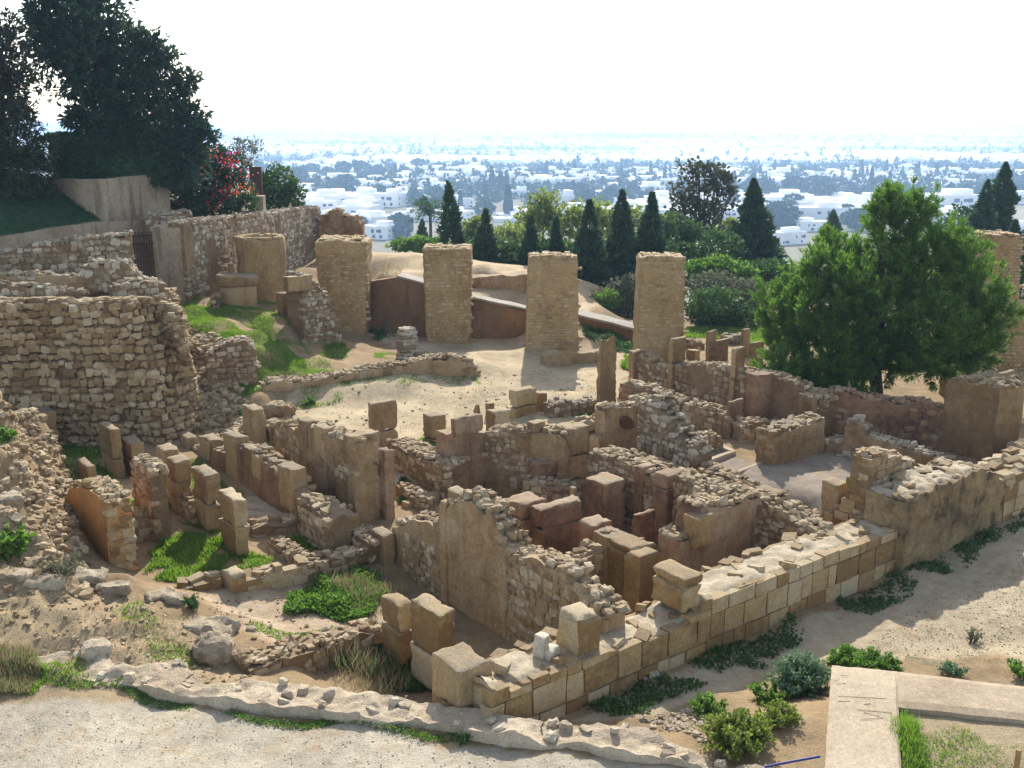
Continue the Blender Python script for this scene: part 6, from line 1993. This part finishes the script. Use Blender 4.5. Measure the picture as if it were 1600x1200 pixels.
M_SILV = leaf_mat('silver_green_leaves', (0.06, 0.13, 0.06), (0.20, 0.30, 0.17), .35)
bush('silvery feather-leaved bush beside the cast kerb', 1250, 1080, .1, .52, .62, 5200, .075, M_SILV, .22, 1)
bush('bright green bush behind the silvery bush', 1330, 1045, .15, .42, .34, 2600, .07, M_GRN, .3, 2)
bush('low bright bush along the back of the cast kerb', 1375, 1045, .15, .42, .25, 2000, .06, M_GRN, .3, 3)
bush('small grey-green weed between the kerb stones', 1490, 1055, .3, .26, .16, 700, .05, M_SILV, .3, 4)
bush('yellow-green bush in the bottom foreground', 1150, 1165, .35, .58, .42, 4600, .06, M_YEL, .35, 5)
bush('yellow-green leafy clump left of the foreground bush', 1105, 1120, .2, .30, .35, 1500, .06, M_GRN, .35, 6)
bush('leafy clump at the right of the foreground bush', 1215, 1130, .3, .35, .3, 1500, .05, M_YEL, .35, 7)
bush('low green clump between the foreground bushes', 1200, 1095, .2, .35, .25, 1500, .05, M_GRN, .35, 8)
bush('broad-leaved green plant at the left edge of the rubble heap', 12, 870, 1.3, .45, .55, 420, .16, M_GRN, .3, 9)
bush('small green plant on the boulders at the left edge', 8, 690, 2.6, .25, .25, 300, .08, M_GRN, .4, 10)
bush('dry brown shrublet on the rubble heap', 95, 895, .9, .5, .34, 1800, .04, M_OLV, .2, 11)
bush('spindly shrublet alone on the sunny street', 1518, 1005, .1, .22, .34, 260, .05, M_OLV, .25, 12)
bush('green weeds at the right edge above the kerb', 1600, 1060, .35, .3, .3, 900, .06, M_GRN, .3, 13)
bush('fern-like weed by the dark rock at the kerb corner', 298, 950, .1, .2, .2, 300, .07, M_MID, .25, 14)
bush('little weed growing on the rim near the blocks', 722, 1160, .45, .14, .14, 350, .035, M_MID, .3, 15)
bush('small bush at the foot of the long low wall', 485, 632, .4, .25, .22, 500, .07, M_GRN, .3, 16)
bush('leafy sprig on the crest of the plastered wall', 686, 805, 1.0, .08, .3, 160, .05, M_MID, .35, 17) if False else None
bush('green weed between the rock and the two-drum stump', 372, 655, .4, .3, .25, 700, .07, M_GRN, .3, 18)
bush('weed among the scree right of the bastion', 360, 625, .8, .35, .25, 600, .07, M_GRN, .3, 19)
bush('yellow-flowering weed below the bastion scree', 372, 690, .2, .3, .2, 600, .06, M_GRN, .3, 20)

# ------------------------------------------------------------------ cast kerb, pipe and post at lower right
def prism(name, label, poly, z0, z1, mat, cat, rnd=.03, jit=.012, kind=None, parent=None):
    """block over a four-sided plan, finely divided"""
    P = np.array(poly)
    nu, nv = 26, 8
    a, b = np.linspace(0, 1, nu), np.linspace(0, 1, nv)
    def pt(i, j):
        return (P[0] * (1 - i) + P[1] * i) * (1 - j) + (P[3] * (1 - i) + P[2] * i) * j
    top = np.array([[np.append(pt(i, j), z1 - rnd * (1 if (j in (0, 1) or i in (0, 1)) else 0)) for j in b] for i in a])
    bag = Bag(); bag.grid(top)
    for e, idx in (((slice(None), 0), 0), ((slice(None), -1), 1), ((0, slice(None)), 2), ((-1, slice(None)), 3)):
        edge = top[e]
        bag.grid(np.stack([edge, edge * (1, 1, 0) + (0, 0, (z0 + z1) / 2), edge * (1, 1, 0) + (0, 0, z0)], 1))
    o0 = np.array((P[:, 0].mean(), P[:, 1].mean(), z0))
    o = obj(name, bag.data(name, [mat], False, [(jit, 2.2, 3), (jit * .5, 9, 5)], origin=o0), parent, o0 if parent is None else (0, 0, 0))
    return tag(o, label, cat) if cat else o


K = lambda u, v, z=.62: tuple(G(u, v, z)[:2])
prism('cast_kerb', 'broad pale cast kerb running towards the camera at lower right', [K(1300, 1037), K(1402, 1046), K(1412, 1260), K(1285, 1260)], .1, .62, M_SLAB, 'kerb')
prism('cast_kerb', 'pale cast kerb arm running to the right edge', [K(1400, 1046), K(1700, 1082), K(1700, 1132), K(1404, 1101)], .3, .615, M_SLAB, 'kerb')
prism('flat_slab', 'dark flat stone slab behind the kerb arm', [K(1415, 1022, .34), K(1495, 1030, .34), K(1496, 1050, .34), K(1412, 1046, .34)], .1, .34, M_DARKW, 'slab')
prism('flat_slab', 'second dark flat slab right of the first, near the weeds', [K(1500, 1031, .34), K(1578, 1036, .34), K(1590, 1062, .34), K(1508, 1052, .34)], .1, .33, M_DARKW, 'slab')
# scratches in the kerb: shallow score marks
M_SCR = plain_mat('scratched_cement', (0.27, 0.215, 0.155), .95, .2)
kr = [o for o in bpy.data.objects if o.get('label', '').startswith('broad pale cast kerb')][0]
for (xa, ya, xb, yb) in ((690, 925, 940, 990), (640, 1040, 1000, 1010), (700, 715, 800, 725), (690, 800, 810, 795), (300, 675, 1050, 715), (330, 355, 460, 358), (270, 495, 410, 475), (300, 760, 480, 755), (240, 430, 310, 420), (610, 885, 1130, 935)):
    a_, b_ = G(1280 + xa / 10, 1020 + ya / 10, .625), G(1280 + xb / 10, 1020 + yb / 10, .625)
    bag = Bag(); bag.box((a_ + b_) / 2, (np.linalg.norm(b_ - a_) / 2, .0018, .003), math.atan2(b_[1] - a_[1], b_[0] - a_[0]))
    obj('scratch', bag.data('scratch', [M_SCR], origin=tuple(kr.location)), kr)
bag = Bag()
b0, b1 = G(1190, 1200, .52), G(1281, 1182, .56)
b0 = b0 + (b0 - b1) * .4
bag.tube([b0, (b0 + b1) / 2 + (0, 0, .01), b1], [.018, .018, .018], 10)
M_PIPE = plain_mat('blue_plastic', (0.035, 0.04, 0.17), .5, .1)
tag(obj('blue_pipe', bag.data('blue_pipe', [M_PIPE], True, origin=b0), None, b0), 'thin blue plastic pipe lying on the ground by the kerb', 'pipe')
bag = Bag(); pz = G(1586, 1215, .5)
bag.box((pz[0], pz[1], .5), (.028, .02, .42), .1)
tag(obj('wooden_post', bag.data('wooden_post', [plain_mat('weathered_wood', (.36, .22, .10), .85, .3, 14)], origin=pz), None, pz), 'short brown wooden post standing at the bottom right corner', 'post')
# kerbs round the mosaic floor and wooden props
prism('stone_edging', 'pale stone edging crossing the mosaic floor', [K(1150, 735, .36), K(1192, 719, .36), K(1195, 722, .36), K(1155, 739, .36)], .2, .37, M_SLAB, 'edging', jit=.004)
prism('stone_edging', 'pale edging of the small sunken basin', [K(1112, 692, .42), K(1118, 689, .42), K(1150, 703, .42), K(1145, 706, .42)], .2, .42, M_SLAB, 'edging', jit=.004)
prism('stone_edging', 'second edging of the sunken basin, towards the lane', [K(1100, 717, .40), K(1145, 702, .40), K(1150, 705, .40), K(1106, 721, .40)], .2, .40, M_SLAB, 'edging', jit=.004)
prism('paved_floor', 'pale worn floor between the left rows of pillars', [K(350, 785, .0), K(395, 770, .0), K(468, 815, .0), K(402, 838, .0)], -.3, .0, M_REND, 'floor', jit=.004)
for i, (ua, va, ub, vb) in enumerate(((1521, 560, 1552, 582), (1528, 560, 1558, 580))):
    a, b = AT(ua, va, 33.2), AT(ub, vb, 32.6)
    bag = Bag(); bag.tube([a, b], [.035, .035], 6)
    tag(obj('wooden_pole', bag.data('wooden_pole', [plain_mat('pale_pole', (.45, .36, .25), .8, .2)], origin=a), None, a), ('upper' if i == 0 else 'lower') + ' of two pale poles leaning by the small far-right pier', 'pole')
# ------------------------------------------------------------------ the town on the plain
M_WHT = plain_mat('whitewash', (0.80, 0.80, 0.79), .9, .08, .15)
M_WIN = plain_mat('dark_window', (0.05, 0.07, 0.10), .5, .3)
M_TREEF = leaf_mat('town_tree_foliage', (0.015, 0.045, 0.018), (0.045, 0.085, 0.03), .1, nscale=.1)
rt = random.Random(77)
PARTS_H = []


def plain_pt(u, v):
    z = -46.0
    for _ in range(8):
        p = G(u, v, z)
        z = float(plain_z(p[0], p[1]))
    return G(u, v, z)


def house_design(seed):
    """boxes (cx, cy, hx, hy, z0, z1) and windows (x, y, z, hw, hh, side)"""
    r = random.Random(seed)
    W, D_ = r.uniform(7, 12), r.uniform(5, 8)
    h = r.choice((3.6, 6.6, 6.8))
    bx = [(0, 0, W, D_, -2, h)]
    bx.append((r.uniform(-.5, .5) * W, r.uniform(0, .4) * D_, W * r.uniform(.3, .55), D_ * r.uniform(.4, .6), h, h + r.uniform(2.4, 3.2)))
    if r.random() < .7:
        sx = r.choice((-1, 1))
        bx.append((sx * W * 1.35, -r.uniform(0, 2), W * .5, D_ * .7, -2, h * r.uniform(.45, .8)))
    # parapets
    for x0, y0, hx, hy in ((0, -D_ + .12, W, .12), (0, D_ - .12, W, .12), (-W + .12, 0, .12, D_ - .24), (W - .12, 0, .12, D_ - .24)):
        bx.append((x0, y0, hx + .02, hy + .02, h, h + .7))
    win = []
    fl = 1 if h < 5 else 2
    for f in range(fl):
        for k in range(r.randint(2, 4)):
            win.append((r.uniform(-.85, .85) * W, -D_, 1.6 + 3 * f, r.uniform(.5, 1.1), r.uniform(.6, 1.0), 0))
        win.append((-W, r.uniform(-.5, .5) * D_, 1.6 + 3 * f, .6, .7, 1))
        win.append((W, r.uniform(-.5, .5) * D_, 1.6 + 3 * f, .6, .7, 1))
    return bx, win


DES = [house_design(k) for k in range(10)]
_hm, _wm = {}, {}


def house_meshes(k, full):
    key = (k, full)
    if key in _hm:
        return _hm[key]
    bx, win = DES[k]
    bag = Bag()
    for cx, cy, hx, hy, z0, z1 in bx:
        bag.box((cx, cy, (z0 + z1) / 2), (hx, hy, (z1 - z0) / 2))
    nq = sum(len(q) for q in bag.Q)
    if not full:
        for x, y, z, hw, hh, sd in win:
            bag.box((x, y, z), (hw, .06, hh) if sd == 0 else (.06, hw, hh))
    V = np.concatenate(bag.V); Q = np.concatenate(bag.Q)
    mi = np.zeros(len(Q), int); mi[nq:] = 1
    me = mesh_data('house', V, Q, None, [M_WHT, M_WIN], False, mi)
    _hm[key] = me
    return me


def win_mesh(hw, hh, sd):
    key = (round(hw, 1), round(hh, 1), sd)
    if key not in _wm:
        b = Bag(); b.box((0, 0, 0), (key[0], .07, key[1]) if sd == 0 else (.07, key[0], key[1]))
        _wm[key] = b.data('window', [M_WIN])
    return _wm[key]


HG = 'white flat-roofed houses of the town'
n_house = 0


def put_house(p, wpx, k=None, label=None, full=False, rz=None):
    global n_house
    k = rt.randrange(10) if k is None else k
    dep = p[1] * CP - (p[2] - CAM_H) * SP
    W0 = DES[k][0][0][2] * 2.3
    s = wpx * dep / FPX / W0 if wpx else rt.uniform(.8, 1.15)
    s = min(max(s, .7), 2.2)
    o = bpy.data.objects.new('white_house', house_meshes(k, full))
    COL.objects.link(o)
    o.location = tuple(map(float, p))
    o.rotation_euler = (0, 0, rt.uniform(-.5, .5) if rz is None else rz)
    sz = 1 if s < 1.3 else 1 / s * 1.3
    wx = 1.0 if wpx else rt.uniform(1.1, 1.6)
    o.scale = (s * wx, s * min(wx, 1.3), s * sz)
    tag(o, label or ('white %s flat-roofed house %s among the trees of the plain' % ('single-storey' if DES[k][0][0][5] < 5 else 'two-storey', 'with a lower side wing' if len(DES[k][0]) > 6 else 'without a side wing')), 'house', HG)
    if full:
        for x, y, z, hw, hh, sd in DES[k][1]:
            w = bpy.data.objects.new('window', win_mesh(hw, hh, sd))
            COL.objects.link(w); w.parent = o; w.location = (x, y, z)
    n_house += 1


NAMED = [
    (620, 305, 46, 'two-storey white house left of the slim conifer, uphill of the long villa'), (607, 322, 52, 'white house with a deep porch at the left of the town'), (560, 335, 62, 'long low white villa beyond the chimney-like stone'), (597, 350, 60, 'white villa with a flat garden roof near the left'),
    (592, 372, 52, 'nearest white house at the left, just over the broken wall end'), (548, 350, 40, 'low white house half hidden by the broken end of the long wall'), (687, 243, 22, 'isolated bright white house high among dark trees'), (747, 273, 40, 'white house in front of the dark tree clump left of centre'), (762, 294, 56, 'broad curved-looking white villa left of the small cypress'),
    (810, 292, 40, 'white villa right of the broad one, beside the small cypress'), (850, 296, 45, 'white villa right of the small cypress'), (811, 338, 44, 'white house with red-trimmed roof below the slim conifer row'), (822, 308, 52, 'long white roof behind the yellow-green trees'), (901, 296, 60, 'wide white villa in the middle of the town'),
    (890, 316, 50, 'low white roofs just over the broad conifer'), (890, 281, 36, 'smaller white house uphill of the wide villa'), (969, 302, 55, 'white house behind the pointed conifers'), (1000, 292, 56, 'long white house over the two pointed conifers'), (1008, 310, 58, 'white blocks left of the airy tree'), (1036, 318, 56, 'white wall and roofs touching the airy tree on its left'),
    (1190, 264, 80, 'long white building beyond the columnar tree group'), (1217, 291, 58, 'white house with a row of arches left of the pine'), (1300, 284, 56, 'white house with a long roof above the dark grove'), (1322, 319, 62, 'white two-part house just left of the pine top'), (1228, 380, 58, 'pale blue-grey building left of the pine by the lawn'),
    (1412, 282, 34, 'small white house right of the pine top'), (1457, 291, 36, 'white house beside the white dome'), (1495, 294, 52, 'white villa left of the ragged conifer'), (1480, 325, 90, 'large white hall with a pale vaulted roof behind the pine'), (1588, 318, 50, 'white house at the right edge by the cypress'), (1590, 372, 70, 'big plain grey-white building at the right edge'),
    (1200, 345, 70, 'low white sheds along the pale road'), (1270, 360, 50, 'white shed by the small dark conifer'), (640, 345, 50, 'low white house behind the palm tree'), (690, 310, 46, 'white villa behind the slim conifer'), (640, 285, 36, 'white house at the edge of the dark woods'), (720, 325, 40, 'white roofs right of the slim conifer'), (1340, 345, 40, 'white house seen left of the pine crown')]
for (u, v, w, lab) in NAMED:
    put_house(plain_pt(u, v), w, label=lab, full=True)

occupied = [plain_pt(u, v)[:2] for u, v, w, l in NAMED]
# more houses, nearest first
cand = []
for _ in range(6000):
    u = rt.uniform(330, 1680)
    v = rt.uniform(238, 345)
    if rt.random() > (1.0 if v < 300 else .7):
        continue
    p = plain_pt(u, v)
    g = vnoise(np.array([[p[0], p[1], 0]]), .006, 88)[0]
    if g < -.25:
        continue
    cand.append((p[1], p))
cand = [c for c in cand]
rt.shuffle(cand)
acc = []
for Yd, p in cand:
    if all((p[0] - q[0]) ** 2 + (p[1] - q[1]) ** 2 > 22 ** 2 for q in occupied):
        occupied.append(p[:2]); acc.append(p)
acc.sort(key=lambda p: p[1])
for i, p in enumerate(acc[:262]):
    put_house(p, None, full=i < 120)
# the rest of the town as one mass
bag = Bag(); wb = Bag()
rest = [(p, rt.uniform(.8, 1.2)) for p in acc[262:]]
for _ in range(15000):
    u = rt.uniform(300, 1700)
    v = 205 + 55 * rt.random() ** 1.0
    p = plain_pt(u, v)
    g = vnoise(np.array([[p[0], p[1], 0]]), .0022, 88)[0]
    if g < -.35 + (.3 if v > 235 else 0) - (.35 if u > 1000 else 0) or (v < 215.5 and u > 1170):
        continue
    rest.append((p, rt.uniform(.8, 1.5)))
for p, s in rest:
    w, d_, h = rt.uniform(5, 11) * s, rt.uniform(5, 8) * s, rt.uniform(3, 7.5) * s
    a = rt.uniform(-.6, .6)
    bag.box((p[0], p[1], p[2] + h / 2 - 1), (w, d_, h / 2 + 1), a)
    if rt.random() < .6:
        bag.box((p[0] + rt.uniform(-.3, .3) * w, p[1] + rt.uniform(0, .3) * d_, p[2] + h + 1.2), (w * .4, d_ * .5, 1.3), a)
    if p[1] < 2600:
        for k in range(3):
            x = rt.uniform(-.8, .8) * w
            wb.box((p[0] + x * math.cos(a) + d_ * math.sin(a), p[1] + x * math.sin(a) - d_ * math.cos(a), p[2] + rt.uniform(1.2, max(1.5, h - 1.5))), (.8, .08, .8), a)
tag(obj('distant_town', bag.data('distant_town', [M_WHT])), 'distant white town spreading over the plain to the bay', 'town', None, 'stuff')
tag(obj('distant_windows', wb.data('distant_windows', [M_WIN])), 'tiny dark windows of the distant white town', 'windows', None, 'stuff')

# trees of the plain
def blob_tree(kind, seed):
    r = np.random.default_rng(seed)
    if kind == 'cypress':
        n = 420
        h = r.random(n); an = r.random(n) * 6.28
        rad = 1.25 * (1 - h) ** .7 * (1 - .3 * r.random(n)) * np.minimum(1, h * 6 + .3)
        P = np.stack([np.cos(an) * rad, np.sin(an) * rad, h * 9 + .3], 1)
        D = unit(np.stack([np.cos(an), np.sin(an), an * 0 + 1.5], 1) + r.normal(size=(n, 3)) * .3)
        L, W = 1.1, .35
    elif kind == 'umbrella':
        n = 520
        d = unit(r.normal(size=(n, 3))); rad = (1 - .3 * r.random(n))[:, None]
        P = d * rad * np.array((4.4, 4.4, 1.7)) * (1 + .3 * vnoise(d, 2.4, seed))[:, None] + (0, 0, 6.2)
        D = unit(d + r.normal(size=(n, 3)) * .6 + (0, 0, .4)); L, W = 1.2, .5
    else:
        n = 560
        d = unit(r.normal(size=(n, 3))); rad = (1 - .35 * r.random(n))[:, None]
        P = d * rad * np.array((3.4, 3.4, 3.2)) * (1 + .35 * vnoise(d, 2.0, seed))[:, None] + (0, 0, 3.6)
        D = unit(d + r.normal(size=(n, 3)) * .6 + (0, 0, .3)); L, W = 1.2, .5
    V, F = leaf_quads(P, D, L * r.uniform(.6, 1.3, n), W, r)
    bag = Bag(); bag.add(V, F)
    nf = len(F)
    bag.tube([(0, 0, -1), (0, 0, 5)], [.3, .18], 5)
    Vt = np.concatenate(bag.V); Q = np.concatenate(bag.Q)
    mi = np.zeros(len(Q), int); mi[nf:] = 1
    return mesh_data('town_tree', Vt, Q, None, [M_TREEF, M_BARK], False, mi)


TM = {'cypress': [blob_tree('cypress', 1), blob_tree('cypress', 2)], 'umbrella': [blob_tree('umbrella', 3), blob_tree('umbrella', 4)], 'round': [blob_tree('round', 5), blob_tree('round', 6), blob_tree('round', 7)]}
TL = {'cypress': 'dark pointed cypress between the white houses of the plain', 'umbrella': 'spreading umbrella-shaped tree between the white houses of the plain', 'round': 'round dark tree between the white houses of the plain'}
TG = {'cypress': 'cypresses on the plain', 'umbrella': 'umbrella-shaped trees on the plain', 'round': 'round trees on the plain'}
spots = []
for (u0, u1, v0, v1, n, kinds) in [
    (370, 600, 292, 318, 46, 'rrru'), (480, 660, 262, 285, 26, 'rruc'), (560, 660, 228, 240, 20, 'rruc'), (620, 760, 236, 252, 30, 'rrcc'), (400, 560, 232, 250, 24, 'rru'), (845, 905, 262, 280, 22, 'ccr'), (690, 760, 262, 275, 12, 'rrc'), (715, 735, 262, 272, 3, 'u'),
    (755, 800, 320, 345, 8, 'rc'), (690, 720, 330, 345, 4, 'rc'), (960, 1050, 272, 290, 22, 'ccr'), (1130, 1200, 285, 330, 26, 'rrc'), (1200, 1280, 268, 282, 18, 'rrc'), (1230, 1300, 290, 320, 18, 'rru'), (1290, 1400, 288, 306, 24, 'rrc'), (1330, 1480, 262, 285, 32, 'rcc'),
    (1290, 1330, 258, 262, 3, 'c'), (1180, 1240, 330, 360, 14, 'rru'), (1320, 1350, 340, 365, 6, 'r'), (820, 860, 275, 284, 6, 'rc'), (905, 990, 312, 330, 10, 'rr'), (1480, 1600, 262, 285, 16, 'rcr'), (640, 690, 310, 340, 8, 'ur'), (740, 800, 296, 312, 8, 'rc'),
    (1560, 1610, 290, 310, 6, 'rr'), (560, 640, 352, 372, 5, 'rr'), (380, 480, 262, 290, 22, 'rr')]:
    for _ in range(n):
        spots.append((plain_pt(rt.uniform(u0, u1), rt.uniform(v0, v1)), rt.choice(kinds)))
spots.sort(key=lambda q: q[0][1])
KD = {'r': 'round', 'u': 'umbrella', 'c': 'cypress'}
used = {'round': 0, 'umbrella': 0, 'cypress': 0}
over = []
for p, k in spots:
    kk = KD[k]
    s = rt.uniform(.8, 1.5) * (1.25 if kk != 'round' else 1.1)
    if sum(used.values()) >= 290:
        over.append((p, kk, s)); continue
    used[kk] += 1
    o = bpy.data.objects.new('town_tree', rt.choice(TM[kk])); COL.objects.link(o)
    o.location = tuple(map(float, p)); o.rotation_euler = (0, 0, rt.uniform(0, 6.28)); o.scale = (s, s, s * rt.uniform(.9, 1.2))
    tag(o, TL[kk], 'tree', TG[kk])
# the mass of farther trees
Vs, Fs, n0 = [], [], 0
r_ = np.random.default_rng(9)
far = [(p, s) for p, k, s in over]
for _ in range(5200):
    u = rt.uniform(300, 1700); v = 214 + 105 * rt.random() ** 1.9
    p = plain_pt(u, v)
    if v < 216 and u > 1150:
        continue
    g = vnoise(np.array([[p[0], p[1], 0]]), .0025, 89)[0]
    if g < .05 and rt.random() < .8:
        continue
    far.append((p, rt.uniform(.8, 1.5) * (1 + max(0, p[1] - 1500) / 3500)))
for p, s in far:
    n = 46 if p[1] < 1800 else 26
    d = unit(r_.normal(size=(n, 3)))
    tall = rt.random() < .25
    P = np.asarray(p) + d * np.array((2.0, 2.0, 5.5) if tall else (3.6, 3.6, 3.0)) * s * r_.uniform(.6, 1, (n, 1)) + (0, 0, (4.6 if tall else 2.6) * s)
    V, F = leaf_quads(P, unit(d + r_.normal(size=(n, 3)) * .8), 2.4 * s, 1.1 * s, r_)
    Vs.append(V); Fs.append(F + n0); n0 += len(V)
tag(obj('distant_trees', mesh_data('distant_trees', np.concatenate(Vs), np.concatenate(Fs), None, [M_TREEF])), 'dark trees scattered through the distant town', 'trees', None, 'stuff')

# ------------------------------------------------------------------ haze
hv = bpy.data.materials.new('haze_air')
hv.use_nodes = True
hn = hv.node_tree.nodes; hn.clear()
pv = hn.new('ShaderNodeVolumePrincipled')
pv.inputs['Color'].default_value = (0.37, 0.58, 0.92, 1)
pv.inputs['Density'].default_value = 0.00031
pv.inputs['Anisotropy'].default_value = 0.4
ho = hn.new('ShaderNodeOutputMaterial')
hv.node_tree.links.new(pv.outputs[0], ho.inputs['Volume'])
bag = Bag()
bag.box((0, 13300, -20), (15200, 13900, 41))
hz = obj('haze', bag.data('haze', [hv]))
hz['kind'] = 'stuff'
hz['label'] = 'pale blue haze over the town and bay'
for o in bpy.data.objects:
    if 'category' in o.keys() and 'kind' not in o.keys():
        o['kind'] = 'thing'
